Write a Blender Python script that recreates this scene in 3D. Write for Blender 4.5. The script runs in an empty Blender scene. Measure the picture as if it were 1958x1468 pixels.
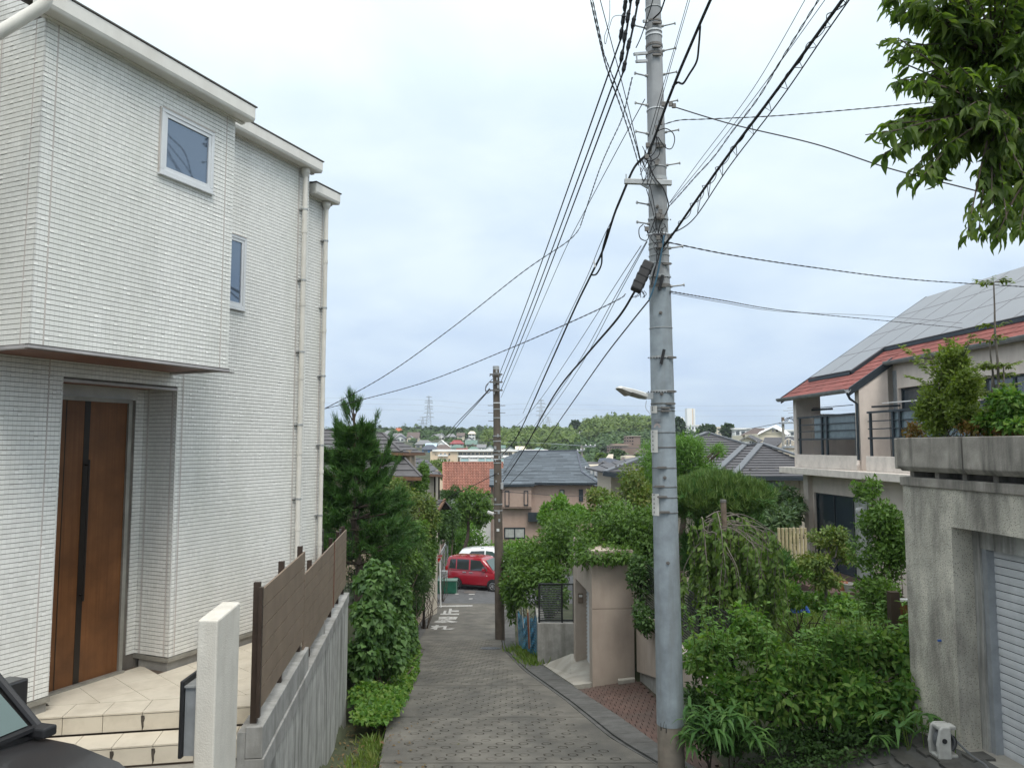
import bpy, math, random
import numpy as np
from mathutils import Vector, Matrix

random.seed(7)
rng = np.random.default_rng(7)
S = bpy.context.scene
C = S.collection
PI = math.pi

# ---------------------------------------------------------------- camera, world, sun, exposure
FPX, PITCH = 1450.0, 0.0812          # focal length in photo pixels, upward tilt
cam_d = bpy.data.cameras.new('camera'); cam = bpy.data.objects.new('camera', cam_d); C.objects.link(cam)
cam_d.sensor_width = 36.0; cam_d.lens = 36.0*FPX/1958.0
cam_d.clip_start = 0.05; cam_d.clip_end = 6000
cam.rotation_euler = (PI/2+PITCH, 0, 0)
S.camera = cam
S.view_settings.view_transform = 'Standard'; S.view_settings.look = 'None'
S.view_settings.gamma = 1; S.view_settings.use_curve_mapping = False
S.view_settings.exposure = 0.45
S.render.engine = 'CYCLES'
S.cycles.use_denoising = True
S.cycles.max_bounces = 6; S.cycles.diffuse_bounces = 3; S.cycles.glossy_bounces = 3
S.cycles.transparent_max_bounces = 12; S.cycles.transmission_bounces = 4; S.cycles.volume_bounces = 0

SUN_EL, SUN_AZ = math.radians(58), math.radians(160)     # azimuth from +Y towards +X
sd = bpy.data.lights.new('sun', 'SUN'); so = bpy.data.objects.new('sun', sd); C.objects.link(so)
sd.energy = 1.5; sd.angle = math.radians(22); sd.color = (1.0, 0.95, 0.87)
sv = Vector((math.sin(SUN_AZ)*math.cos(SUN_EL), math.cos(SUN_AZ)*math.cos(SUN_EL), math.sin(SUN_EL)))
so.rotation_euler = sv.to_track_quat('Z', 'Y').to_euler(); so.location = sv*60

W = bpy.data.worlds.new('World'); S.world = W; W.use_nodes = True
nt = W.node_tree; nt.nodes.clear()
def N(t, tree=None, **kw):
    n = (tree or nt).nodes.new(t)
    for k, v in kw.items(): setattr(n, k, v)
    return n
def wlink(a, b): nt.links.new(a, b)
wo = N('ShaderNodeOutputWorld'); bg = N('ShaderNodeBackground'); bg.inputs['Strength'].default_value = 0.1
sky = N('ShaderNodeTexSky'); sky.sky_type = 'NISHITA'; sky.sun_disc = False
sky.sun_elevation = SUN_EL; sky.sun_rotation = SUN_AZ; sky.dust_density = 2.0
tc = N('ShaderNodeTexCoord'); sx = N('ShaderNodeSeparateXYZ'); wlink(tc.outputs['Generated'], sx.inputs[0])
# overcast luminance rising from horizon to zenith
mr = N('ShaderNodeMapRange'); mr.inputs['From Min'].default_value = 0.0; mr.inputs['From Max'].default_value = 1.0
wlink(sx.outputs['Z'], mr.inputs['Value'])
rp = N('ShaderNodeValToRGB'); wlink(mr.outputs[0], rp.inputs[0])
e = rp.color_ramp.elements
e[0].position = 0.0; e[0].color = (0.455, 0.56, 0.695, 1)
e[1].position = 1.0; e[1].color = (1.66, 1.68, 1.66, 1)
for p_, c_ in ((0.10, (0.505, 0.61, 0.745, 1)), (0.25, (0.60, 0.70, 0.79, 1)), (0.42, (0.70, 0.80, 0.85, 1)), (0.7, (1.15, 1.24, 1.27, 1))):
    q = rp.color_ramp.elements.new(p_); q.color = c_
# clouds: soft noise on a flattened dome
cm = N('ShaderNodeMath'); cm.operation = 'ADD'; cm.inputs[1].default_value = 0.22; wlink(sx.outputs['Z'], cm.inputs[0])
dv = N('ShaderNodeVectorMath'); dv.operation = 'DIVIDE'
cc = N('ShaderNodeCombineXYZ'); wlink(cm.outputs[0], cc.inputs[0]); wlink(cm.outputs[0], cc.inputs[1]); cc.inputs[2].default_value = 1.0
wlink(tc.outputs['Generated'], dv.inputs[0]); wlink(cc.outputs[0], dv.inputs[1])
n1 = N('ShaderNodeTexNoise'); n1.inputs['Scale'].default_value = 1.9; n1.inputs['Detail'].default_value = 5; n1.inputs['Roughness'].default_value = 0.5
n1.inputs['Distortion'].default_value = 0.3
mpw = N('ShaderNodeMapping'); mpw.inputs['Location'].default_value = (3.1, 1.7, 0.4)
wlink(dv.outputs[0], mpw.inputs[0]); wlink(mpw.outputs[0], n1.inputs['Vector'])
cr = N('ShaderNodeValToRGB'); wlink(n1.outputs[0], cr.inputs[0])
cr.color_ramp.elements[0].position = 0.36; cr.color_ramp.elements[0].color = (0.88, 0.905, 0.955, 1)
cr.color_ramp.elements[1].position = 0.66; cr.color_ramp.elements[1].color = (1.09, 1.07, 1.03, 1)
mul = N('ShaderNodeMix'); mul.data_type = 'RGBA'; mul.blend_type = 'MULTIPLY'; mul.inputs['Factor'].default_value = 1.0
wlink(rp.outputs[0], mul.inputs[6]); wlink(cr.outputs[0], mul.inputs[7])
sc10 = N('ShaderNodeVectorMath'); sc10.operation = 'SCALE'; sc10.inputs['Scale'].default_value = 10.0
wlink(mul.outputs[2], sc10.inputs[0])
mx = N('ShaderNodeMix'); mx.data_type = 'RGBA'; mx.inputs['Factor'].default_value = 0.94
wlink(sky.outputs[0], mx.inputs[6]); wlink(sc10.outputs[0], mx.inputs[7])
wlink(mx.outputs[2], bg.inputs['Color']); wlink(bg.outputs[0], wo.inputs['Surface'])

# ---------------------------------------------------------------- geometry of the view (used to read positions off the photograph)
CP, SP = math.cos(PITCH), math.sin(PITCH)
def ray(px, py):
    r, u = (px-979.0)/FPX, -(py-734.0)/FPX
    return Vector((r, CP-u*SP, SP+u*CP))
def at(px, py, Y):
    d = ray(px, py); return d*(Y/d.y)
def onz(px, py, z):
    d = ray(px, py); return d*(z/d.z)
def onplane(px, py, p0, n):
    d = ray(px, py); return d*(Vector(p0).dot(n)/d.dot(n))

# ---------------------------------------------------------------- materials
MATS = {}
def newmat(name):
    m = bpy.data.materials.new(name); m.use_nodes = True; m.node_tree.nodes.clear()
    return m, m.node_tree
def mat(name, col, rough=0.7, var=0.12, scale=6.0, bump=0.0, bscale=40.0, metal=0.0, spec=0.4, island=0.0,
        stain=None, stain_amt=0.5, stain_scale=(3, 3, 0.35), trans=0.0, speck=None, coat=0.0):
    m, t = newmat(name)
    L = t.links.new
    out = N('ShaderNodeOutputMaterial', t); b = N('ShaderNodeBsdfPrincipled', t); L(b.outputs[0], out.inputs['Surface'])
    b.inputs['Roughness'].default_value = rough; b.inputs['Metallic'].default_value = metal
    b.inputs['Specular IOR Level'].default_value = spec
    b.inputs['Coat Weight'].default_value = coat
    if trans: b.inputs['Transmission Weight'].default_value = trans
    g = N('ShaderNodeNewGeometry', t)
    nz = N('ShaderNodeTexNoise', t); nz.inputs['Scale'].default_value = scale; nz.inputs['Detail'].default_value = 5; nz.inputs['Roughness'].default_value = 0.6
    L(g.outputs['Position'], nz.inputs['Vector'])
    r = N('ShaderNodeValToRGB', t); L(nz.outputs[0], r.inputs[0])
    lo = tuple(max(0, c*(1-var*1.6)) for c in col[:3])+(1,); hi = tuple(min(1, c*(1+var*1.6)) for c in col[:3])+(1,)
    r.color_ramp.elements[0].position = 0.28; r.color_ramp.elements[0].color = lo
    r.color_ramp.elements[1].position = 0.72; r.color_ramp.elements[1].color = hi
    c = r.outputs[0]
    if island:
        mm = N('ShaderNodeMapRange', t); L(g.outputs['Random Per Island'], mm.inputs['Value'])
        mm.inputs['To Min'].default_value = 1-island; mm.inputs['To Max'].default_value = 1+island
        vm = N('ShaderNodeVectorMath', t); vm.operation = 'SCALE'; L(c, vm.inputs[0]); L(mm.outputs[0], vm.inputs['Scale']); c = vm.outputs[0]
    if stain:
        mp = N('ShaderNodeMapping', t); mp.inputs['Scale'].default_value = stain_scale; L(g.outputs['Position'], mp.inputs[0])
        ns = N('ShaderNodeTexNoise', t); ns.inputs['Scale'].default_value = 1.0; ns.inputs['Detail'].default_value = 6; ns.inputs['Roughness'].default_value = 0.65
        L(mp.outputs[0], ns.inputs['Vector'])
        rs = N('ShaderNodeValToRGB', t); L(ns.outputs[0], rs.inputs[0])
        rs.color_ramp.elements[0].position = 0.45; rs.color_ramp.elements[0].color = (0, 0, 0, 1)
        rs.color_ramp.elements[1].position = 0.68; rs.color_ramp.elements[1].color = (stain_amt,)*3+(1,)
        ms = N('ShaderNodeMix', t); ms.data_type = 'RGBA'; L(rs.outputs[0], ms.inputs['Factor']); L(c, ms.inputs[6]); ms.inputs[7].default_value = tuple(stain)+(1,)
        c = ms.outputs[2]
    if speck:
        vo = N('ShaderNodeTexVoronoi', t); vo.inputs['Scale'].default_value = speck[0]; L(g.outputs['Position'], vo.inputs['Vector'])
        rv = N('ShaderNodeValToRGB', t); L(vo.outputs['Distance'], rv.inputs[0])
        rv.color_ramp.elements[0].position = speck[2]*0.6; rv.color_ramp.elements[0].color = (1, 1, 1, 1)
        rv.color_ramp.elements[1].position = speck[2]; rv.color_ramp.elements[1].color = (0, 0, 0, 1)
        mk = N('ShaderNodeMix', t); mk.data_type = 'RGBA'; L(rv.outputs[0], mk.inputs['Factor']); L(c, mk.inputs[6]); mk.inputs[7].default_value = tuple(speck[1])+(1,)
        c = mk.outputs[2]
    L(c, b.inputs['Base Color'])
    if bump:
        nb = N('ShaderNodeTexNoise', t); nb.inputs['Scale'].default_value = bscale; nb.inputs['Detail'].default_value = 4
        L(g.outputs['Position'], nb.inputs['Vector'])
        bp = N('ShaderNodeBump', t); bp.inputs['Strength'].default_value = bump; bp.inputs['Distance'].default_value = 0.01
        L(nb.outputs[0], bp.inputs['Height']); L(bp.outputs[0], b.inputs['Normal'])
    MATS[name] = m
    return m
def leafmat(name, cols, trans=0.4, rough=0.5, spec=0.25, nscale=1.2, hv=0.3):
    """leaf: colour by leaf (island) and by soft growth patches; diffuse, gloss and light through the blade"""
    m, t = newmat(name); L = t.links.new
    out = N('ShaderNodeOutputMaterial', t)
    g = N('ShaderNodeNewGeometry', t)
    r = N('ShaderNodeValToRGB', t)
    nz = N('ShaderNodeTexNoise', t); nz.inputs['Scale'].default_value = nscale; nz.inputs['Detail'].default_value = 3
    L(g.outputs['Position'], nz.inputs['Vector'])
    a = N('ShaderNodeMath', t); a.operation = 'MULTIPLY'; a.inputs[1].default_value = 1-hv; L(g.outputs['Random Per Island'], a.inputs[0])
    a2 = N('ShaderNodeMath', t); a2.operation = 'MULTIPLY_ADD'; a2.inputs[1].default_value = hv*2.2; L(nz.outputs[0], a2.inputs[0]); 
    a3 = N('ShaderNodeMath', t); a3.operation = 'SUBTRACT'; a3.inputs[1].default_value = hv*0.6; L(a.outputs[0], a3.inputs[0]); L(a3.outputs[0], a2.inputs[2])
    L(a2.outputs[0], r.inputs[0])
    k = len(cols)
    r.color_ramp.elements[0].position = 0.05; r.color_ramp.elements[0].color = tuple(cols[0])+(1,)
    r.color_ramp.elements[1].position = 0.95; r.color_ramp.elements[1].color = tuple(cols[-1])+(1,)
    for i in range(1, k-1):
        q = r.color_ramp.elements.new(0.05+0.9*i/(k-1)); q.color = tuple(cols[i])+(1,)
    b = N('ShaderNodeBsdfPrincipled', t); b.inputs['Roughness'].default_value = rough; b.inputs['Specular IOR Level'].default_value = spec
    L(r.outputs[0], b.inputs['Base Color'])
    tr = N('ShaderNodeBsdfTranslucent', t)
    vm = N('ShaderNodeVectorMath', t); vm.operation = 'MULTIPLY'; vm.inputs[1].default_value = (1.35, 1.45, 0.55); L(r.outputs[0], vm.inputs[0]); L(vm.outputs[0], tr.inputs['Color'])
    mx_ = N('ShaderNodeMixShader', t); mx_.inputs[0].default_value = trans; L(b.outputs[0], mx_.inputs[1]); L(tr.outputs[0], mx_.inputs[2])
    L(mx_.outputs[0], out.inputs['Surface'])
    MATS[name] = m; return m
def glassmat(name, col=(0.06, 0.08, 0.10), rough=0.04, spec=0.9):
    return mat(name, col, rough=rough, var=0.05, scale=0.5, spec=spec)
def M(n): return MATS[n]

# ---------------------------------------------------------------- objects
def tag(o, label=None, cat=None, group=None, kind=None):
    if label: o['label'] = label
    if cat: o['category'] = cat
    if group: o['group'] = group
    if kind: o['kind'] = kind
    return o
def thing(name, label, cat, loc=(0, 0, 0), group=None):
    o = bpy.data.objects.new(name, None); C.objects.link(o); o.location = Vector(loc); o.empty_display_size = 0.2
    return tag(o, label, cat, group)
def rootoff(p):
    off = Vector((0, 0, 0))
    while p is not None:
        off += p.location; p = p.parent
    return off
def mesh_np(name, V, F, material, parent=None, loc=None, smooth=False, mats=None, midx=None, flat=False):
    V = np.asarray(V, dtype=np.float64); F = np.asarray(F, dtype=np.int32)
    off = rootoff(parent) if parent is not None else Vector(loc or (0, 0, 0))
    V = V-np.array(off)
    me = bpy.data.meshes.new(name)
    k = F.shape[1]; nf = F.shape[0]
    me.vertices.add(len(V)); me.vertices.foreach_set('co', V.astype(np.float32).ravel())
    me.loops.add(nf*k); me.loops.foreach_set('vertex_index', F.ravel())
    me.polygons.add(nf); me.polygons.foreach_set('loop_start', np.arange(0, nf*k, k, dtype=np.int32))
    me.polygons.foreach_set('loop_total', np.full(nf, k, dtype=np.int32))
    me.polygons.foreach_set('use_smooth', np.full(nf, not flat, dtype=bool))
    me.update(calc_edges=True); me.validate()
    for mm in (mats or [material]): me.materials.append(mm)
    if midx is not None: me.polygons.foreach_set('material_index', np.asarray(midx, dtype=np.int32))
    o = bpy.data.objects.new(name, me); C.objects.link(o)
    if parent is not None: o.parent = parent
    else: o.location = off
    return o
class MB:
    def __init__(s): s.v = []; s.f = []; s.m = []
    def add(s, vs, fs, mi=0):
        b = len(s.v); s.v.extend([tuple(x) for x in vs]); s.f.extend([tuple(i+b for i in q) for q in fs]); s.m.extend([mi]*len(fs)); return s
    def obox(s, o, a, b, c, mi=0):
        o, a, b, c = Vector(o), Vector(a), Vector(b), Vector(c)
        vs = [o, o+a, o+a+b, o+b, o+c, o+a+c, o+a+b+c, o+b+c]
        fs = [(0, 3, 2, 1), (4, 5, 6, 7), (0, 1, 5, 4), (1, 2, 6, 5), (2, 3, 7, 6), (3, 0, 4, 7)]
        if a.cross(b).dot(c) < 0: fs = [q[::-1] for q in fs]
        return s.add(vs, fs, mi)
    def box(s, x0, x1, y0, y1, z0, z1, mi=0):
        return s.obox((x0, y0, z0), (x1-x0, 0, 0), (0, y1-y0, 0), (0, 0, z1-z0), mi)
    def beam(s, p, q, w, h, up=(0, 0, 1), mi=0):
        """bar from p to q, w across, h along up, centred"""
        p, q = Vector(p), Vector(q); d = (q-p); u = Vector(up); sdir = d.cross(u).normalized(); u2 = sdir.cross(d).normalized()
        return s.obox(p-sdir*w/2-u2*h/2, d, sdir*w, u2*h, mi)
    def prism(s, poly, ext, mi=0):
        poly = [Vector(p) for p in poly]; ext = Vector(ext); n = len(poly)
        nrm = Vector((0, 0, 0))
        for i in range(n): nrm += poly[i].cross(poly[(i+1) % n])
        vs = poly+[p+ext for p in poly]
        fs = [tuple(range(n))[::-1], tuple(range(n, 2*n))]+[(i, (i+1) % n, n+(i+1) % n, n+i) for i in range(n)]
        if nrm.dot(ext) < 0: fs = [q[::-1] for q in fs]
        return s.add(vs, fs, mi)
    def tube(s, pts, r, n=6, caps=True, mi=0):
        pts = [Vector(p) for p in pts]; k = len(pts)
        rs = list(r) if hasattr(r, '__len__') else [r]*k
        vs = []; prev = None
        for i, p in enumerate(pts):
            d = (pts[min(i+1, k-1)]-pts[max(i-1, 0)])
            if d.length < 1e-9: d = Vector((0, 0, 1))
            d.normalize()
            if prev is None:
                a = d.cross(Vector((0, 0, 1)) if abs(d.z) < 0.9 else Vector((1, 0, 0))).normalized()
            else:
                a = (prev-d*prev.dot(d))
                a = a.normalized() if a.length > 1e-6 else d.orthogonal().normalized()
            prev = a; b = d.cross(a)
            for j in range(n):
                t = 2*PI*j/n; vs.append(p+(a*math.cos(t)+b*math.sin(t))*rs[i])
        fs = []
        for i in range(k-1):
            for j in range(n):
                fs.append((i*n+j, i*n+(j+1) % n, (i+1)*n+(j+1) % n, (i+1)*n+j))
        if caps: fs += [tuple(range(n))[::-1], tuple(range((k-1)*n, k*n))]
        return s.add(vs, fs, mi)
    def lathe(s, c, axis, prof, n=12, mi=0):
        """profile of (radius, along) about axis through c"""
        c = Vector(c); d = Vector(axis).normalized(); a = d.orthogonal().normalized(); b = d.cross(a); vs = []; fs = []
        for r_, h in prof:
            for j in range(n):
                t = 2*PI*j/n; vs.append(c+d*h+(a*math.cos(t)+b*math.sin(t))*r_)
        k = len(prof)
        for i in range(k-1):
            for j in range(n): fs.append((i*n+j, i*n+(j+1) % n, (i+1)*n+(j+1) % n, (i+1)*n+j))
        fs += [tuple(range(n))[::-1], tuple(range((k-1)*n, k*n))]
        return s.add(vs, fs, mi)
    def build(s, name, material, parent=None, loc=None, smooth=False):
        mats = material if isinstance(material, (list, tuple)) else [material]
        off = rootoff(parent) if parent is not None else Vector(loc or (0, 0, 0))
        me = bpy.data.meshes.new(name)
        me.from_pydata([(x-off.x, y-off.y, z-off.z) for x, y, z in s.v], [], s.f)
        for m_ in mats: me.materials.append(m_)
        if len(mats) > 1: me.polygons.foreach_set('material_index', np.array(s.m, dtype=np.int32))
        if smooth:
            me.polygons.foreach_set('use_smooth', np.ones(len(s.f), dtype=bool))
        me.update()
        o = bpy.data.objects.new(name, me); C.objects.link(o)
        if parent is not None: o.parent = parent
        else: o.location = off
        return o
def smooth_angle(o, deg=40):
    me = o.data
    me.polygons.foreach_set('use_smooth', np.ones(len(me.polygons), dtype=bool))
    me.set_sharp_from_angle(angle=math.radians(deg))
    return o
def bevel(o, w=0.01, seg=2, ang=35):
    md = o.modifiers.new('bevel', 'BEVEL'); md.width = w; md.segments = seg; md.limit_method = 'ANGLE'; md.angle_limit = math.radians(ang)
    return o
def inst(name, me, parent, Mx):
    """piece sharing mesh data: Mx is its world matrix"""
    o = bpy.data.objects.new(name, me); C.objects.link(o); o.parent = parent
    o.matrix_basis = Matrix.Translation(-rootoff(parent)) @ Mx
    return o
def frame_mx(o, a, b, c):
    """matrix with columns a,b,c and origin o"""
    a, b, c, o = Vector(a), Vector(b), Vector(c), Vector(o)
    return Matrix(((a.x, b.x, c.x, o.x), (a.y, b.y, c.y, o.y), (a.z, b.z, c.z, o.z), (0, 0, 0, 1)))
def copy_tree(o, parent=None):
    c = o.copy(); C.objects.link(c)
    if parent is not None: c.parent = parent
    for ch in list(o.children): copy_tree(ch, c)
    return c
UNIT_BOX = None
def unit_box_mesh(name, material):
    me = bpy.data.meshes.new(name)
    b = MB().box(0, 1, 0, 1, 0, 1); me.from_pydata(b.v, [], b.f); me.materials.append(material); me.update(); return me

# ---------------------------------------------------------------- foliage
def rot_frames(dirs, ups=None, roll=None):
    """frames (N,3,3) whose columns are side, length direction, normal"""
    d = dirs/np.linalg.norm(dirs, axis=1, keepdims=True)
    if ups is None: ups = rng.normal(size=d.shape)
    s = np.cross(d, ups); s /= (np.linalg.norm(s, axis=1, keepdims=True)+1e-9)
    n = np.cross(s, d)
    return np.stack([s, d, n], axis=2)
def scatter(TV, TF, pos, R, scale):
    TV = np.asarray(TV, float); TF = np.asarray(TF, int); n = len(pos); k = len(TV)
    scale = np.broadcast_to(np.asarray(scale, float).reshape(-1, 1) if np.ndim(scale) == 1 else np.asarray(scale, float), (n, 3) if np.ndim(scale) == 2 else (n, 1))
    loc = TV[None, :, :]*scale[:, None, :] if scale.shape[1] == 3 else TV[None]*scale[:, None, :]
    V = np.einsum('nij,nkj->nki', R, loc)+pos[:, None, :]
    F = TF[None]+(np.arange(n)*k)[:, None, None]
    return V.reshape(-1, 3), F.reshape(-1, TF.shape[1])
# leaf blades: x across, y along, z out of the blade
LEAF = (np.array([(0, 0, 0), (-.22, .32, .06), (0, .36, 0), (.22, .32, .06), (-.17, .68, .02), (0, .72, -.05), (.17, .68, .02), (0, 1.0, -.16)]),
        np.array([(0, 2, 1, 0), (0, 3, 2, 0), (1, 2, 5, 4), (2, 3, 6, 5), (4, 5, 7, 4), (5, 6, 7, 5)]))
LEAF4 = (np.array([(0, 0, 0), (-.24, .45, .07), (0, .5, 0), (.24, .45, .07), (0, 1.0, -.12)]), np.array([(0, 2, 1), (0, 3, 2), (1, 2, 4), (2, 3, 4)]))
BLADE = (np.array([(-.05, 0, 0), (.05, 0, 0), (-.055, .4, .06), (.055, .4, .06), (-.03, .75, 0), (.03, .75, 0), (0, 1.0, -.14)]),
         np.array([(0, 1, 3, 2), (2, 3, 5, 4), (4, 5, 6, 4)]))
NEEDLE = (np.array([(-.018, 0, 0), (.018, 0, 0), (0, 1.0, 0)]), np.array([(0, 1, 2)]))
CLUMP = (np.array([(-.5, 0, 0), (.5, 0, 0), (.35, .9, .25), (-.35, .9, -.2)]), np.array([(0, 1, 2, 3)]))
def fixq(F):  # drop degenerate quads into triangles where last repeats
    return F
def tri_only(T):
    V, F = T; out = []
    for q in F:
        q = list(q)
        if len(q) == 4 and (q[3] == q[0]): out.append(tuple(q[:3]))
        elif len(q) == 4: out += [(q[0], q[1], q[2]), (q[0], q[2], q[3])]
        else: out.append(tuple(q))
    return V, np.array(out)
LEAF = tri_only(LEAF); BLADE = tri_only(BLADE); CLUMP = tri_only(CLUMP)
def blob_points(blobs, n, shell=0.55, seed=None):
    """n points in the shells of ellipsoids (cx,cy,cz,rx,ry,rz) with outward directions"""
    blobs = np.array(blobs, float)
    area = (blobs[:, 3]*blobs[:, 4]+blobs[:, 3]*blobs[:, 5]+blobs[:, 4]*blobs[:, 5]); w = area/area.sum()
    idx = rng.choice(len(blobs), n, p=w)
    d = rng.normal(size=(n, 3)); d /= np.linalg.norm(d, axis=1, keepdims=True)
    r = (shell+(1-shell)*rng.random(n)**0.7)[:, None]*(1+0.12*rng.normal(size=(n, 1)))
    b = blobs[idx]
    P = b[:, :3]+d*r*b[:, 3:6]
    nrm = d/b[:, 3:6]; nrm /= np.linalg.norm(nrm, axis=1, keepdims=True)
    return P, nrm
def lumpy(c, r, k, kr=(0.35, 0.55), flat=1.0, up=0.0):
    """a crown of k smaller lobes round an ellipsoid centre c with radii r"""
    out = []
    for _ in range(k):
        d = rng.normal(size=3); d /= np.linalg.norm(d)
        if up and d[2] < -0.3 and rng.random() < up: d[2] = -d[2]
        q = rng.uniform(*kr); rad = rng.uniform(0.5, 0.85)
        out.append((c[0]+d[0]*r[0]*rad, c[1]+d[1]*r[1]*rad, c[2]+d[2]*r[2]*rad, r[0]*q, r[1]*q, r[2]*q*flat))
    return out
def leaf_mesh(name, blobs, n, size, material, parent=None, tmpl=LEAF4, droop=0.25, jit=0.8, shell=0.5, loc=None, cut=None, outw=0.7, szvar=0.35):
    P, nr = blob_points(blobs, n, shell)
    if cut is not None:
        k = cut(P); P, nr = P[k], nr[k]
    n = len(P)
    d = nr*outw+rng.normal(size=(n, 3))*jit*0.6; d[:, 2] -= droop
    up = nr*0.8+rng.normal(size=(n, 3))*0.5; up[:, 2] += 0.6
    R = rot_frames(d, up)
    sc = size*(1+szvar*rng.normal(size=n)).clip(0.45, 1.8)
    V, F = scatter(tmpl[0], tmpl[1], P, R, sc)
    return mesh_np(name, V, F, material, parent, loc)
def branch_mb(mb, p, q, r0, r1, wob=0.06, k=5, n=6):
    p, q = Vector(p), Vector(q); L_ = (q-p).length; pts = []; rs = []
    for i in range(k+1):
        t = i/k; o = Vector(rng.normal(size=3))*wob*L_*math.sin(PI*t)
        pts.append(p.lerp(q, t)+o); rs.append(r0+(r1-r0)*t)
    mb.tube(pts, rs, n); return pts
def plant(name, label, cat, base, blobs, n, size, lm, tm=None, trunk=None, tmpl=LEAF4, group=None, part='crown', stems=6, sr=0.5, **kw):
    """tree or shrub: a crown of leaves, a trunk with limbs reaching into the crown's lobes"""
    root = thing(name, label, cat, base, group)
    leaf_mesh(part, blobs, n, size, lm, root, tmpl, **kw)
    b = MB(); base = Vector(base)
    r0 = trunk[0] if trunk else 0.03
    top = Vector(trunk[1]) if trunk else base+Vector((0, 0, 0.1))
    if trunk: branch_mb(b, base-Vector((0, 0, 0.15)), top, r0, r0*0.6, 0.03, 6, 8)
    ids = list(range(len(blobs))); random.shuffle(ids)
    for i in ids[:stems]:
        c = Vector(blobs[i][:3]); branch_mb(b, top if trunk else base+Vector((random.uniform(-.1, .1), random.uniform(-.1, .1), -0.1)), c, r0*sr, r0*sr*0.3, 0.06, 5, 5)
    b.build('trunk' if trunk else 'stem', tm or M('bark'), root)
    return root
Vc = Vector; ru = random.uniform
# ---------------------------------------------------------------- materials used
mat('tile_white', (0.78, 0.775, 0.74), rough=0.32, var=0.03, scale=2, spec=0.5, island=0.055, stain=(0.52, 0.53, 0.46), stain_amt=0.38, stain_scale=(1.6, 1.6, 0.3))
mat('tile_back', (0.64, 0.63, 0.60), rough=0.8, var=0.08)
mat('grout', (0.17, 0.152, 0.132), rough=0.9, var=0.15)
mat('sealant', (0.52, 0.475, 0.44), rough=0.8, var=0.06)
mat('gutter_cream', (0.68, 0.655, 0.60), rough=0.45, var=0.05, stain=(0.45, 0.42, 0.35), stain_amt=0.35, stain_scale=(5, 5, 1.2))
mat('fascia_white', (0.74, 0.72, 0.67), rough=0.5, var=0.04, stain=(0.5, 0.46, 0.40), stain_amt=0.3)
mat('roof_trim_dark', (0.10, 0.09, 0.08), rough=0.6)
mat('soffit_brown', (0.17, 0.075, 0.045), rough=0.5, var=0.1)
mat('soffit_trim', (0.42, 0.40, 0.40), rough=0.5)
mat('door_frame', (0.30, 0.29, 0.26), rough=0.4, metal=0.3)
mat('wood_door', (0.15, 0.062, 0.022), rough=0.42, var=0.22, scale=3, stain=(0.11, 0.042, 0.014), stain_amt=0.7, stain_scale=(40, 40, 0.8))
mat('wood_dark', (0.018, 0.013, 0.010), rough=0.4)
mat('alu_white', (0.68, 0.69, 0.70), rough=0.35, var=0.03, metal=0.2)
mat('alu_grey', (0.36, 0.38, 0.40), rough=0.4, metal=0.4)
glassmat('glass_dark', (0.045, 0.06, 0.075))
mat('glass_blue', (0.17, 0.215, 0.28), rough=0.03, var=0.02, scale=0.5, metal=0.65, spec=1.0)
mat('base_grey', (0.30, 0.29, 0.27), rough=0.8, stain=(0.16, 0.15, 0.13), stain_amt=0.5)
mat('porch_tile', (0.60, 0.545, 0.45), rough=0.55, var=0.05, scale=3, island=0.06, stain=(0.40, 0.35, 0.27), stain_amt=0.45, stain_scale=(4, 4, 4), bump=0.05)
mat('porch_grout', (0.10, 0.075, 0.06), rough=0.95)
mat('stain_dark', (0.07, 0.06, 0.05), rough=0.9, var=0.3, scale=40)
mat('stucco_white', (0.62, 0.59, 0.53), rough=0.85, var=0.05, bump=0.35, bscale=90, stain=(0.48, 0.44, 0.38), stain_amt=0.4, stain_scale=(6, 6, 1.2))
mat('fence_board', (0.20, 0.15, 0.108), rough=0.6, var=0.10, scale=4, island=0.08, stain=(0.20, 0.15, 0.115), stain_amt=0.5, stain_scale=(6, 1.5, 12))
mat('fence_post', (0.045, 0.03, 0.022), rough=0.5)
mat('rust_brown', (0.15, 0.055, 0.03), rough=0.7, var=0.2)
mat('conc_wall', (0.40, 0.395, 0.37), rough=0.9, var=0.14, scale=5, bump=0.25, bscale=50, stain=(0.10, 0.095, 0.085), stain_amt=0.85, stain_scale=(5, 7, 0.55))
mat('conc_wall_grey', (0.30, 0.295, 0.28), rough=0.9, var=0.14, scale=6, bump=0.25, bscale=60, stain=(0.12, 0.115, 0.10), stain_amt=0.6, stain_scale=(4, 4, 0.6))
mat('conc_rough', (0.50, 0.47, 0.40), rough=0.95, var=0.16, scale=3.5, bump=1.0, bscale=60, stain=(0.17, 0.16, 0.14), stain_amt=0.9, stain_scale=(2.4, 2.4, 0.6), speck=(55, (0.15, 0.14, 0.12), 0.30))
mat('conc_planter', (0.31, 0.285, 0.25), rough=0.95, var=0.18, scale=5, bump=0.4, bscale=60, stain=(0.085, 0.08, 0.07), stain_amt=0.85, stain_scale=(5, 5, 0.7))
mat('conc_pale', (0.36, 0.34, 0.30), rough=0.9, var=0.15, scale=6, bump=0.3, bscale=50, stain=(0.17, 0.15, 0.12), stain_amt=0.6, stain_scale=(3, 3, 3))
mat('road_conc', (0.122, 0.114, 0.098), rough=0.88, var=0.24, scale=1.6, bump=0.5, bscale=120, stain=(0.07, 0.068, 0.062), stain_amt=0.85, stain_scale=(1.1, 0.5, 1), speck=(26, (0.17, 0.16, 0.14), 0.10))
mat('groove_dirt_shade', (0.08, 0.072, 0.06), rough=0.95, var=0.3, scale=7, stain=(0.125, 0.115, 0.10), stain_amt=0.9, stain_scale=(5, 5, 5))  # settled grime in the ring grooves, with their shade put into the dark colour
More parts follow.
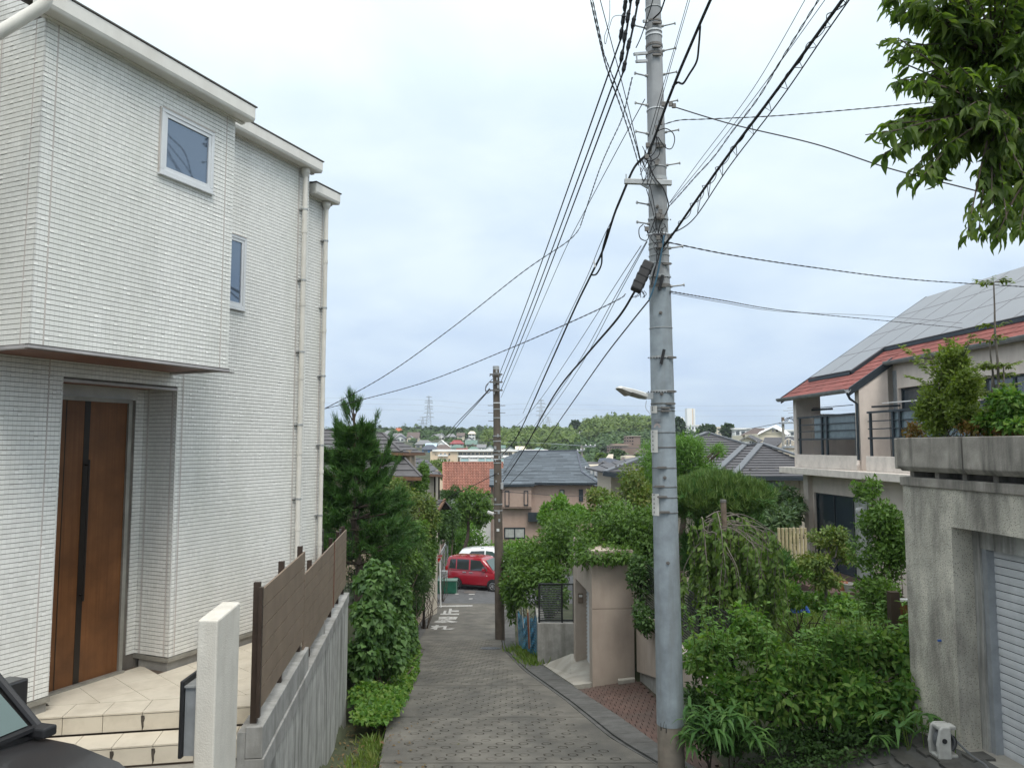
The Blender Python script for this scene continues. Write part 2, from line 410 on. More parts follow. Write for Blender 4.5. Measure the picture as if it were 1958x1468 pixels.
mat('gutter_conc', (0.10, 0.099, 0.095), rough=0.9, var=0.18, scale=5, bump=0.4, bscale=90, stain=(0.055, 0.053, 0.048), stain_amt=0.7, stain_scale=(1.5, 1.5, 1.5), speck=(30, (0.21, 0.2, 0.18), 0.07))
mat('asphalt', (0.095, 0.097, 0.10), rough=0.9, var=0.15, scale=3, bump=0.5, bscale=120)
mat('paint_white', (0.46, 0.45, 0.43), rough=0.7, var=0.2, scale=14, stain=(0.16, 0.155, 0.14), stain_amt=0.8, stain_scale=(9, 9, 9))
mat('soil', (0.07, 0.055, 0.038), rough=0.95, var=0.3, scale=8, bump=0.8, bscale=25)
mat('ground_green', (0.048, 0.055, 0.028), rough=0.95, var=0.35, scale=0.6, bump=0.6, bscale=8)
mat('brick_red', (0.098, 0.060, 0.049), rough=0.9, var=0.16, scale=5, island=0.2, bump=0.3, bscale=80, stain=(0.085, 0.07, 0.06), stain_amt=0.6, stain_scale=(2, 2, 2))
mat('paver_grey', (0.085, 0.082, 0.075), rough=0.9, var=0.2, scale=6, island=0.2, bump=0.4, bscale=70)
mat('pole_conc', (0.325, 0.335, 0.345), rough=0.8, var=0.09, scale=4, bump=0.15, bscale=90, stain=(0.20, 0.205, 0.205), stain_amt=0.7, stain_scale=(6, 6, 0.5))
mat('pole_sleeve', (0.275, 0.315, 0.345), rough=0.55, var=0.13, scale=6, stain=(0.19, 0.20, 0.20), stain_amt=0.7, stain_scale=(5, 5, 0.6))
mat('pole_base', (0.235, 0.205, 0.17), rough=0.9, var=0.15, scale=6, bump=0.2, stain=(0.17, 0.12, 0.085), stain_amt=0.7, stain_scale=(5, 5, 0.8))
mat('pole_brown', (0.115, 0.092, 0.073), rough=0.85, var=0.15, scale=4, stain=(0.07, 0.06, 0.05), stain_amt=0.6, stain_scale=(6, 6, 0.5))
mat('galv', (0.40, 0.41, 0.41), rough=0.5, var=0.12, scale=10, metal=0.5)
mat('galv_dark', (0.16, 0.15, 0.14), rough=0.6, var=0.2, metal=0.3)
mat('wire_black', (0.014, 0.014, 0.016), rough=0.6)
mat('wire_grey', (0.10, 0.10, 0.11), rough=0.6)
mat('wire_blue', (0.05, 0.13, 0.20), rough=0.5)
mat('plastic_black', (0.02, 0.02, 0.022), rough=0.5)
mat('plastic_white', (0.62, 0.61, 0.58), rough=0.4, var=0.06)
mat('lamp_lens', (0.28, 0.26, 0.22), rough=0.3, var=0.2, scale=30)
mat('ink', (0.02, 0.02, 0.02), rough=0.7, var=0.3, scale=60)
mat('stucco_beige', (0.405, 0.34, 0.288), rough=0.9, var=0.05, scale=3, bump=0.25, bscale=110, stain=(0.26, 0.205, 0.165), stain_amt=0.35, stain_scale=(3, 3, 0.7))
mat('stucco_pinkbeige', (0.66, 0.575, 0.515), rough=0.85, var=0.04, scale=3, bump=0.15, bscale=90, stain=(0.36, 0.30, 0.26), stain_amt=0.3, stain_scale=(3, 3, 0.6))
mat('slab_beige', (0.68, 0.61, 0.55), rough=0.8, var=0.05, stain=(0.36, 0.31, 0.27), stain_amt=0.4, stain_scale=(4, 4, 4))
mat('rail_dark', (0.035, 0.045, 0.055), rough=0.45, metal=0.3)
mat('roof_red', (0.205, 0.062, 0.052), rough=0.85, var=0.14, scale=6, island=0.16)
mat('gutter_grey', (0.24, 0.25, 0.26), rough=0.5, metal=0.2)
mat('solar', (0.17, 0.175, 0.19), rough=0.30, var=0.05, scale=1, spec=0.35, island=0.05)
mat('solar_frame', (0.17, 0.16, 0.17), rough=0.4, metal=0.4)
mat('panel_frost', (0.13, 0.17, 0.19), rough=0.2, spec=0.6)
mat('curtain', (0.42, 0.43, 0.41), rough=0.9, var=0.12, scale=5, stain=(0.25, 0.26, 0.25), stain_amt=0.7, stain_scale=(14, 14, 0.2))
mat('room_dark', (0.03, 0.03, 0.03), rough=0.9)
mat('shutter_white', (0.56, 0.57, 0.58), rough=0.5, var=0.05, scale=3, stain=(0.36, 0.37, 0.38), stain_amt=0.5, stain_scale=(3, 3, 1.5))
mat('mesh_black', (0.012, 0.014, 0.014), rough=0.5)
mat('net_blue', (0.045, 0.18, 0.30), rough=0.7, var=0.25, scale=10)
mat('orange', (0.55, 0.17, 0.035), rough=0.7, var=0.15, scale=8)
mat('sign_red', (0.50, 0.025, 0.02), rough=0.4)
mat('sign_white', (0.75, 0.75, 0.74), rough=0.4)
mat('bin_green', (0.012, 0.10, 0.06), rough=0.6, var=0.2, scale=6)
mat('car_red', (0.30, 0.008, 0.022), rough=0.25, var=0.02, coat=0.8, spec=0.5)
mat('car_white', (0.74, 0.75, 0.76), rough=0.25, var=0.02, coat=0.8)
mat('car_black', (0.03, 0.029, 0.03), rough=0.3, var=0.05, coat=0.4, spec=0.5)
mat('car_trim', (0.02, 0.02, 0.022), rough=0.5)
mat('rubber', (0.02, 0.02, 0.021), rough=0.8)
mat('rim', (0.48, 0.49, 0.50), rough=0.35, metal=0.7)
mat('chrome', (0.65, 0.65, 0.66), rough=0.15, metal=1.0)
glassmat('glass_car', (0.025, 0.032, 0.036))
glassmat('glass_green', (0.06, 0.10, 0.095), rough=0.06, spec=0.7)
mat('lamp_red', (0.40, 0.02, 0.02), rough=0.2)
mat('bark', (0.075, 0.058, 0.045), rough=0.95, var=0.25, scale=12, bump=0.6, bscale=40)
mat('bark_grey', (0.16, 0.14, 0.12), rough=0.95, var=0.25, scale=14, bump=0.5, bscale=40)
mat('wood_grey', (0.17, 0.13, 0.10), rough=0.9, var=0.2, scale=12)
mat('bamboo', (0.42, 0.36, 0.22), rough=0.7, var=0.15, scale=8)
mat('terracotta', (0.35, 0.13, 0.075), rough=0.8)
mat('hose_grey', (0.12, 0.125, 0.13), rough=0.5)
mat('reel_plastic', (0.36, 0.36, 0.34), rough=0.6, var=0.12, scale=10, stain=(0.25, 0.24, 0.21), stain_amt=0.6, stain_scale=(8, 8, 4))
mat('blue_plastic', (0.03, 0.09, 0.32), rough=0.5)
mat('kerb_moss', (0.06, 0.06, 0.04), rough=0.95, var=0.3, scale=9, bump=0.6)
mat('lawn', (0.055, 0.10, 0.028), rough=0.95, var=0.3, scale=2)
# far and middle-distance buildings
mat('shingle_dark', (0.092, 0.088, 0.092), rough=0.85, var=0.12, scale=3, island=0.16, bump=0.3, bscale=30)
mat('slate_blue', (0.105, 0.125, 0.145), rough=0.8, var=0.08, scale=3, island=0.26)
mat('roof_grey', (0.083, 0.081, 0.088), rough=0.7, var=0.1, scale=2, island=0.10)
mat('roof_ridge', (0.125, 0.135, 0.15), rough=0.6, var=0.06)
mat('roof_brown', (0.13, 0.10, 0.09), rough=0.8, island=0.1)
mat('roof_terra', (0.265, 0.118, 0.085), rough=0.8, var=0.14, scale=4, island=0.14)
mat('roof_orange', (0.40, 0.12, 0.06), rough=0.8)
mat('roof_wine', (0.26, 0.05, 0.05), rough=0.8)
mat('roof_scarlet', (0.42, 0.06, 0.05), rough=0.7)
mat('roof_green', (0.12, 0.19, 0.16), rough=0.8)
mat('roof_skyblue', (0.42, 0.52, 0.62), rough=0.6)
mat('roof_navy', (0.085, 0.095, 0.12), rough=0.8)
mat('roof_mid', (0.20, 0.20, 0.21), rough=0.8)
mat('wall_pink', (0.40, 0.29, 0.24), rough=0.9, var=0.04, stain=(0.28, 0.20, 0.165), stain_amt=0.3, stain_scale=(2, 2, 0.5))
mat('wall_white', (0.86, 0.85, 0.83), rough=0.85, var=0.03)
mat('wall_cream', (0.72, 0.64, 0.50), rough=0.85, var=0.04)
mat('wall_peach', (0.76, 0.60, 0.44), rough=0.85, var=0.04)
mat('wall_beige', (0.50, 0.44, 0.36), rough=0.9, var=0.06)
mat('wall_tan', (0.36, 0.29, 0.22), rough=0.9, var=0.06)
mat('wall_blue', (0.06, 0.20, 0.42), rough=0.8)
mat('wall_brown', (0.25, 0.185, 0.155), rough=0.85)
mat('wall_grey', (0.42, 0.42, 0.42), rough=0.85)
mat('wood_eave', (0.16, 0.085, 0.05), rough=0.8)
mat('balcony_teal', (0.45, 0.62, 0.63), rough=0.4)
mat('win_far', (0.10, 0.11, 0.12), rough=0.2, spec=0.6)
mat('pylon_grey', (0.34, 0.36, 0.39), rough=0.7)
# leaves
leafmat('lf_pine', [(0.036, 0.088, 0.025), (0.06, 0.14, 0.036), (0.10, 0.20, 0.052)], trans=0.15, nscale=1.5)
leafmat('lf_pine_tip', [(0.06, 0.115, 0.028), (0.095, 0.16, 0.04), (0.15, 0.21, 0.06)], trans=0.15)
leafmat('lf_dark', [(0.0272, 0.0584, 0.018), (0.0454, 0.0946, 0.0256), (0.0756, 0.1391, 0.0359)], trans=0.25)
leafmat('lf_mid', [(0.0454, 0.0973, 0.0205), (0.0832, 0.1599, 0.0321), (0.1361, 0.2294, 0.0513)], trans=0.35)
leafmat('lf_bright', [(0.0605, 0.1391, 0.0256), (0.1058, 0.2155, 0.0385), (0.1663, 0.299, 0.0641)], trans=0.35)
leafmat('lf_yellow', [(0.05, 0.095, 0.022), (0.095, 0.15, 0.034), (0.15, 0.20, 0.05), (0.21, 0.20, 0.07)], trans=0.3, nscale=2.0, hv=0.4)
leafmat('lf_vine', [(0.035, 0.085, 0.025), (0.065, 0.135, 0.036), (0.10, 0.185, 0.055), (0.14, 0.23, 0.075)], trans=0.3, nscale=1.6)
leafmat('lf_weep', [(0.065, 0.125, 0.03), (0.105, 0.175, 0.042), (0.16, 0.23, 0.06)], trans=0.35)
leafmat('lf_hedge', [(0.0423, 0.1043, 0.0231), (0.0756, 0.1738, 0.0333), (0.1285, 0.2503, 0.0513), (0.1814, 0.2781, 0.0641), (0.165, 0.25, 0.06)], trans=0.4)
leafmat('lf_blue', [(0.0454, 0.0904, 0.0449), (0.0832, 0.1391, 0.0641), (0.121, 0.1808, 0.0769)], trans=0.3)
leafmat('lf_feather', [(0.0907, 0.1391, 0.0231), (0.1512, 0.2155, 0.0385), (0.2268, 0.2781, 0.0641)], trans=0.35)
leafmat('lf_red', [(0.20, 0.09, 0.03), (0.14, 0.13, 0.03)], trans=0.3)
leafmat('lf_big', [(0.045, 0.085, 0.024), (0.075, 0.125, 0.03), (0.12, 0.19, 0.042), (0.17, 0.22, 0.06)], trans=0.55, nscale=2.0)
leafmat('lf_grass', [(0.0756, 0.1391, 0.0256), (0.1285, 0.2086, 0.0449), (0.2117, 0.2364, 0.0769)], trans=0.35)
leafmat('lf_sasa', [(0.0454, 0.1182, 0.0321), (0.0832, 0.1808, 0.0449), (0.1361, 0.2364, 0.0641)], trans=0.3)
leafmat('lf_far', [(0.0333, 0.0695, 0.0256), (0.0605, 0.1112, 0.0333), (0.0983, 0.1599, 0.0449)], trans=0.2, nscale=0.07, hv=0.5)
leafmat('lf_fardark', [(0.0272, 0.0528, 0.0231), (0.0484, 0.0834, 0.0308), (0.068, 0.1112, 0.0385)], trans=0.2, nscale=0.07)
leafmat('lf_farbamboo', [(0.068, 0.1182, 0.0282), (0.121, 0.1808, 0.0385), (0.1814, 0.2294, 0.0577)], trans=0.25, nscale=0.08, hv=0.5)
# ---------------------------------------------------------------- the lie of the land (eye level is z = 0)
RZ = [(-20, -2.05), (0, -2.30), (4, -2.98), (7, -3.525), (27, -6.625), (31, -7.16), (36, -7.52), (40, -7.70), (46, -7.85), (60, -8.0), (3000, -8.0)]
def road_z(y): return float(np.interp(y, [a for a, _ in RZ], [b for _, b in RZ]))
RL = [(-2, -0.6), (7, -1.30), (9.24, -1.58), (12.1, -1.94), (18.8, -2.42), (26, -3.10), (31, -3.35), (36.6, -3.75), (38, -3.9)]
RR = [(-2, 3.2), (7, 2.42), (9.24, 1.95), (11.34, 1.41), (14.4, 0.98), (18.5, 0.27), (23.1, -0.28), (26, -0.36), (31, -0.42), (38, -0.35)]
def road_l(y): return float(np.interp(y, [a for a, _ in RL], [b for _, b in RL]))
def road_r(y): return float(np.interp(y, [a for a, _ in RR], [b for _, b in RR]))
def fence_x(y): return -1.2285-0.115*y
RO = [(-2, 3.6), (7, 2.78), (9.0, 2.36), (10.6, 2.05), (12.5, 1.80), (15.45, 1.34), (19.5, 0.71), (24, 0.12), (38, 0.1)]
def gut_o(y): return float(np.interp(y, [a for a, _ in RO], [b for _, b in RO]))
HILL = [(0, -8.0), (150, -8.6), (190, -6.2), (230, -2.2), (300, 1.0), (360, 3.2), (450, 4.2), (600, 3.6), (900, -1.0), (1500, -8.0), (3000, -20)]
def hill_z(x, y):
    z = float(np.interp(y, [a for a, _ in HILL], [b for _, b in HILL]))
    if y > 60:
        z += max(0, min(1, (y-220)/120))*(0.9*math.sin(x*0.017+1.0)+0.6*math.sin(x*0.037+y*0.011))
        z += 4.2*math.exp(-((x-50)/24)**2-((y-345)/45)**2)
        z -= 3.0*math.exp(-((x-12)/26)**2-((y-285)/50)**2)
        z -= 4.0*max(0, min(1, (x-70)/40))*math.exp(-((y-330)/160)**2)
    return z
def sstep(a, b, t):
    t = max(0, min(1, (t-a)/(b-a))); return t*t*(3-2*t)
def ground_z(x, y):
    if y > 62: return hill_z(x, y)-0.1
    rz = road_z(y); xl = fence_x(y) if y < 12.75 else (np.interp(y, [12.75, 20, 30, 37], [-2.72, -3.2, -4.2, -4.5])); xo = gut_o(y)
    z = rz-0.14
    if x < xl-0.12:
        lot = np.interp(y, [-10, 6.2, 9, 13, 22, 34, 40, 60], [-2.80, -2.80, -2.80, -2.95, -3.9, -6.0, -7.7, -8.1])
        z = rz-0.14+(lot-rz+0.14)*sstep(0.10, 0.30, xl-x) if y > 4.6 else np.interp(xl-x, [0.0, 1.2], [rz-0.1, -2.80])
    elif x < road_l(y):
        z = rz-0.10 if y > 8 else rz-0.12
    elif x > xo-0.03:
        d = x-xo
        if y < 8.45:
            z = min(-2.93, rz-0.02+d*0.40) if y > 5 else min(-2.75, rz-0.02+d*0.33)
        elif y < 9.6:
            z = min(-3.3, rz+0.05+d*0.33)
        elif y < 16:
            z = rz-0.06+d*0.16 if x < 2.80 else -3.55
        elif y < 20:
            z = rz-0.03+d*0.20 if x < 2.5 else -3.7
        elif y < 38:
            lotr = np.interp(y, [20, 28, 38], [-4.6, -6.2, -7.7])
            z = rz-0.1+(lotr-rz+0.1)*sstep(0.3, 1.0, d) if y > 21 else rz-0.06+d*0.1
            if x > 3.2 and y < 30: z = np.interp(y, [16, 24, 30, 38], [-3.7, -4.2, -6.5, -7.7])
        else: z = rz-0.05
    return float(z)
xs = np.unique(np.concatenate([np.arange(-14, 14.01, 0.25), np.arange(-60, 60, 3.0), np.arange(-400, 400, 16), np.linspace(-1600, 1600, 40)]).round(3))
ys = np.unique(np.concatenate([np.arange(-6, 40.01, 0.3), np.arange(40, 70, 1.5), np.arange(70, 620, 9), np.linspace(620, 2400, 30), np.linspace(-120, -6, 8)]).round(3))
GX, GY = np.meshgrid(xs, ys); GZ = np.vectorize(ground_z)(GX, GY)
nx, ny = len(xs), len(ys); ii = (np.arange(ny-1)[:, None]*nx+np.arange(nx-1)[None, :]).ravel()
tag(mesh_np('ground', np.stack([GX.ravel(), GY.ravel(), GZ.ravel()], 1), np.stack([ii, ii+1, ii+nx+1, ii+nx], 1), M('ground_green'), smooth=True), kind='structure')

# ---------------------------------------------------------------- the concrete lane: slabs with ring-shaped grip grooves
road = thing('road', None, None, (0, 9, -4)); tag(road, kind='structure')
K = 12
ang = [2*PI*k/K for k in range(K)]
def ring_cell(V, F, cx, cy, hx, hy, zf, broken):
    """one cell of the paving with a round groove pressed into it"""
    b0 = len(V)
    def P(x, y, dz=0.0): V.append((x, y, zf(y)+dz))
    for a in ang:
        c, s = math.cos(a), math.sin(a)
        k = min(hx/abs(c) if abs(c) > 1e-6 else 1e9, hy/abs(s) if abs(s) > 1e-6 else 1e9)
        P(cx+c*k, cy+s*k)
    # snap the four nearest to the true corners
    for q, (sx_, sy_) in ((1, (1, 1)), (5, (-1, 1)), (7, (-1, -1)), (11, (1, -1))):
        x, y = cx+sx_*hx, cy+sy_*hy; V[b0+q] = (x, y, zf(y))
    dep = 0.018*broken
    for r, dz in ((0.074, 0), (0.070, -dep), (0.058, -dep), (0.053, 0.0)):
        for a in ang: P(cx+r*math.cos(a), cy+r*math.sin(a), dz)
    for L_ in range(4):
        for k in range(K):
            F.append((b0+L_*K+k, b0+L_*K+(k+1) % K, b0+(L_+1)*K+(k+1) % K, b0+(L_+1)*K+k))
    F[-4*K:] = [q[::-1] for q in F[-4*K:]]
    GR.update(range(len(F)-3*K, len(F)))
    F.append(tuple(b0+4*K+k for k in range(K)))
joints = [2.0, 9.9, 12.85, 16.2, 20.4, 26.0, 31.4, 37.4]
PX, PY = 0.32, 0.20
for si in range(len(joints)-1):
    ya, yb = joints[si]+0.015, joints[si+1]-0.015
    V, F = [], []; GR = set()
    zf = road_z
    if ya < 25.5:
        nrow = max(1, int((yb-ya-0.16)/PY)); y0 = ya+0.08; rows = [y0+i*(yb-ya-0.16)/nrow for i in range(nrow+1)]
        edges = [ya]+rows+[yb]
        for i in range(len(edges)-1):
            u, w = edges[i], edges[i+1]
            lx0, lx1, rx0, rx1 = road_l(u), road_l(w), road_r(u), road_r(w)
            L_, R_ = max(lx0, lx1)+0.16, min(rx0, rx1)-0.16
            row = int(round(u/PY)); sh = (row*PX/3) % PX
            cells = []
            if 0 < i < len(edges)-2 and w-u < 0.25 and u > 7.2:
                x = math.floor(L_/PX)*PX+sh
                while x < L_: x += PX
                while x+PX <= R_: cells.append(x); x += PX
            def quad(xa, xb, xc, xd):
                b = len(V); V.extend([(xa, u, zf(u)), (xb, u, zf(u)), (xc, w, zf(w)), (xd, w, zf(w))]); F.append((b, b+1, b+2, b+3))
            if not cells: quad(lx0, rx0, rx1, lx1)
            else:
                quad(lx0, cells[0], cells[0], lx1); quad(cells[-1]+PX, rx0, rx1, cells[-1]+PX)
                for x in cells: ring_cell(V, F, x+PX/2, (u+w)/2, PX/2, (w-u)/2, zf, random.choice((1.3, 1.0, 1.0, 0.7, 0.2)) if u < 21 else 0.5)
    else:
        n_ = int((yb-ya)/0.5); ed = [ya+(yb-ya)*i/n_ for i in range(n_+1)]
        for i in range(n_):
            u, w = ed[i], ed[i+1]; b = len(V)
            V.extend([(road_l(u), u, zf(u)), (road_r(u), u, zf(u)), (road_r(w), w, zf(w)), (road_l(w), w, zf(w))]); F.append((b, b+1, b+2, b+3))
    # slab sides at the joints
    for y in (ya, yb):
        b = len(V); V.extend([(road_l(y), y, zf(y)), (road_r(y), y, zf(y)), (road_r(y), y, zf(y)-0.1), (road_l(y), y, zf(y)-0.1)]); F.append((b, b+1, b+2, b+3))
    mb = MB(); mb.v = V; mb.f = F; mb.m = [1 if q in GR else 0 for q in range(len(F))]
    mb.build('concrete_slab', [M('road_conc'), M('groove_dirt_shade')], road)
# dark joint bed under the slabs
mb = MB()
for y in joints[1:-1]:
    mb.obox((road_l(y), y-0.03, road_z(y)-0.13), (road_r(y)-road_l(y), 0, 0), (0, 0.06, 0), (0, 0, 0.10))
mb.build('joint_filler', M('soil'), road)
# manhole lid in the lane
c = at(937, 1229, 23.3); c = Vc((c.x, c.y, road_z(c.y)))
mb = MB()
for k in range(4): mb.lathe(c+Vc((0, 0, 0.002)), (0, 0.155, 1), [(0.30-0.075*k, 0), (0.30-0.075*k, 0.012), (0.255-0.075*k if k < 3 else 0.02, 0.012), (0.255-0.075*k if k < 3 else 0.02, 0.0)], 20)
tag(mb.build('manhole_cover', M('roof_ridge'), None, c), 'round grey iron manhole cover set flush in the lane', 'manhole cover')

# gutters: right hand L-shaped blocks, left strip further down
gut = thing('gutter', None, None, (1.5, 12, -4.3)); tag(gut, kind='structure')
y = 5.0
while y < 37.2:
    w = min(y+0.60, 37.3); mb = MB(); y1 = w-0.008
    a0, a1, b0, b1 = road_r(y)+0.03, road_r(y1)+0.03, gut_o(y), gut_o(y1); m0, m1 = a0+(b0-a0)*0.17, a1+(b1-a1)*0.17
    z0, z1 = road_z(y), road_z(y1)
    def slab(xa, xb, xc, xd, za, zb, zc, zd, h=0.12):
        vs = [(xa, y, za), (xb, y, zb), (xc, y1, zc), (xd, y1, zd)]
        mb.prism(vs, (0, 0, -h))
    slab(a0, m0-0.006, m1-0.006, a1, z0-0.012, z0-0.028, z1-0.028, z1-0.012)
    slab(m0+0.004, b0, b1, m1+0.004, z0-0.004, z0+0.018, z1+0.018, z1-0.004)
    mb.build('gutter_block', M('gutter_conc'), gut); y = w
mb = MB(); yy = np.arange(4.0, 37.6, 0.5)
for u, w in zip(yy[:-1], yy[1:]):
    mb.add([(road_r(u)-0.02, u, road_z(u)-0.07), (gut_o(u)-0.02, u, road_z(u)-0.07), (gut_o(w)-0.02, w, road_z(w)-0.07), (road_r(w)-0.02, w, road_z(w)-0.07)], [(0, 1, 2, 3)])
mb.build('gutter_bed', M('soil'), gut)
gl = thing('gutter', None, None, (-3.4, 28, -6.5)); tag(gl, kind='structure')
y = 19.0
while y < 37.5:
    w = min(y+1.2, 37.6); y1 = w-0.012; mb = MB()
    wl = lambda t: road_l(t)-np.interp(t, [19, 26, 32, 37.6], [0.3, 0.62, 0.60, 0.45])
    mb.prism([(wl(y), y, road_z(y)-0.01), (road_l(y)-0.02, y, road_z(y)-0.03), (road_l(y1)-0.02, y1, road_z(y1)-0.03), (wl(y1), y1, road_z(y1)-0.01)], (0, 0, -0.12))
    mb.build('gutter_block', M('gutter_conc'), gl); y = w

# the crossing street at the foot of the slope
cr_ = thing('street', None, None, (0, 41, -7.8)); tag(cr_, kind='structure')
mb = MB(); yv = [37.4, 38, 40, 43, 47]; xv = [-45, -20, -4.6, -0.2, 3, 20, 45]
for j in range(len(yv)-1):
    for i in range(len(xv)-1):
        if j == 0 and not (-5 < xv[i] < 1): continue
        q = [(xv[i], yv[j]), (xv[i+1], yv[j]), (xv[i+1], yv[j+1]), (xv[i], yv[j+1])]
        mb.add([(x, y, road_z(y)-0.012+(0.0)) for x, y in q], [(0, 1, 2, 3)])
mb.build('asphalt_surface', M('asphalt'), cr_)
def paint(name, mbx, parent=cr_): return mbx.build(name, M('paint_white'), parent)
def strip_on_road(mb, pts, dz=0.006):
    mb.add([(x, y, road_z(y)+dz) for x, y in pts], [(0, 1, 2, 3)])
m_ = MB(); X_ = lambda px, Y: (px-979)/FPX*Y
strip_on_road(m_, [(X_(838, 36.35), 36.35), (X_(905, 36.5), 36.5), (X_(905, 36.85), 36.85), (X_(841, 36.7), 36.7)]); paint('stop_line', m_, road)
for px0, px1, py in ((906, 915, 1122), (898, 909, 1130), (898, 905, 1138), (872, 879, 1129)):
    p = at(px0, py, 40.5); q = at(px1, py, 40.5); Y = {1122: 41.8, 1130: 40.3, 1138: 38.8, 1129: 40.4}[py]
    x0, x1 = (px0-979)/FPX*Y, (px1-979)/FPX*Y
    m_ = MB(); strip_on_road(m_, [(x0, Y-0.12), (x1, Y-0.12), (x1, Y+0.12), (x0, Y+0.12)], 0.002); paint('lane_mark', m_)
c = Vc(((900-979)/FPX*41.0, 41.0, road_z(41)))
tag(MB().lathe(c+Vc((0, 0, -0.01)), (0, 0, 1), [(0.33, 0), (0.33, 0.014), (0.27, 0.014), (0.26, 0.008)], 20).build('manhole_cover', M('galv_dark'), None, c), 'dark manhole cover in the crossing street before the red car', 'manhole cover')
# 止まれ painted on the lane, read by a driver going down: strokes as strips (u across 0..1, v along travel 0..1)
def glyph(strokes, px_c, y0, y1, wid):
    mb = MB()
    for st, wv in strokes:
        for (u0, v0), (u1, v1) in zip(st[:-1], st[1:]):
            Yb, Ye = y0+(y1-y0)*v0, y0+(y1-y0)*v1
            xc0 = (px_c(Yb)-979)/FPX*Yb; xc1 = (px_c(Ye)-979)/FPX*Ye
            p = Vc((xc0+(u0-0.5)*wid, Yb, 0)); q = Vc((xc1+(u1-0.5)*wid, Ye, 0))
            d = (q-p).normalized(); s = Vc((-d.y, d.x, 0))
            tx = wv*(abs(s.x)*0.75+abs(s.y)*2.6)/2
            s *= tx; p -= d*tx*0.2; q += d*tx*0.2
            strip_on_road(mb, [((p-s).x, (p-s).y), ((q-s).x, (q-s).y), ((q+s).x, (q+s).y), ((p+s).x, (p+s).y)])
    return mb
pc = lambda Y: np.interp(Y, [30.4, 32.6, 34.9], [848, 858, 864])
w_ = 0.14
RE = [([(.18, 1), (.18, 0)], w_), ([(.0, .72), (.34, .75)], w_), ([(.34, .75), (.02, .22)], w_), ([(.16, .50), (.62, .84), (.62, .20), (.78, .06), (1.0, .28)], w_)]
MA = [([(.05, .84), (.95, .84)], w_), ([(.08, .60), (.92, .60)], w_), ([(.5, 1), (.5, .14)], w_), ([(.5, .14), (.25, .0), (.05, .12), (.22, .28), (.5, .24), (.95, .04)], w_)]
TO = [([(.05, .0), (.98, .0)], w_), ([(.50, 1), (.50, .02)], w_), ([(.52, .56), (.92, .56)], w_), ([(.20, .62), (.20, .02)], w_)]
for g_, a_, b_ in ((TO, 34.1, 35.8), (MA, 31.8, 33.4), (RE, 29.4, 31.1)):
    paint('road_letter', glyph(g_, pc, a_, b_, 0.80), road)
# ---------------------------------------------------------------- the tiled white house on the left
PORCH = -2.20
HA = math.radians(23.0)
hd = Vc((math.sin(HA), math.cos(HA), 0)); hn = Vc((math.cos(HA), -math.sin(HA), 0)); UZ = Vc((0, 0, 1))
C0 = onz(320, 1282, PORCH)
wn = C0.dot(hn); A0 = C0.dot(hd)                    # plane of the main wall, and the recess corner along it
def HP(a, o, z): return hd*a+hn*(wn+o)+UZ*z         # a along the wall, o out of the wall, z up
def wall_az(px, py, o=0.0):
    p = onplane(px, py, hn*(wn+o), hn); return p.dot(hd), p.z
house = thing('house', 'white mosaic tiled two storey house with wooden front door at left', 'house', HP(A0, -2.0, PORCH-0.3))
ZB = PORCH+0.125                                    # bottom edge of the tiling
# main measures
BAYO = 0.72
bay_a0 = wall_az(56, 658, BAYO)[0]; bay_a1 = wall_az(436, 705, BAYO)[0]; bay_z0 = wall_az(436, 705, BAYO)[1]
eave_a, bay_zt = wall_az(443, 224, BAYO)
m_a1 = wall_az(592, 330)[0]; m_zt = wall_az(585, 326)[1]; far_a = wall_az(626, 385, -0.10)[0]; far_zt = wall_az(622, 388, -0.10)[1]
rec_a0 = wall_az(93, 1320)[0]; rec_a1 = A0; rec_z1 = wall_az(335, 741)[1]; rec_d = 0.45
LEFT_A = 1.6
# plain wall bodies (the bed of the tiles)
mb = MB(); T = 0.012
def wbox(a0, a1, o0, o1, z0, z1): mb.obox(HP(a0, o0, z0), hd*(a1-a0), hn*(o1-o0), UZ*(z1-z0))
wbox(LEFT_A, rec_a0-T, -0.3, -T, ZB-0.05, rec_z1)
wbox(rec_a1+T, m_a1, -0.45, -T, ZB-0.05, rec_z1)
wbox(LEFT_A, m_a1, -0.45, -T, rec_z1, m_zt+0.1)
wbox(m_a1, far_a, -0.5, -0.10-T, ZB-0.05, far_zt+0.1)
wbox(LEFT_A, rec_a1, -4.5, -rec_d-T, ZB-0.25, rec_z1+0.3)
wbox(rec_a1, far_a, -4.5, -0.45, ZB-0.25, m_zt)
wbox(bay_a0+T, bay_a1-0.012, -0.4, BAYO-T, bay_z0, bay_zt+0.1)
wbox(bay_a0+T, bay_a0+0.14, -2.0, BAYO-0.24, bay_zt+0.1, bay_zt+0.62)
wbox(bay_a0+0.014, bay_a1, -4.5, -0.4, bay_z0, bay_zt+0.1)
mb.build('wall', M('grout'), house)
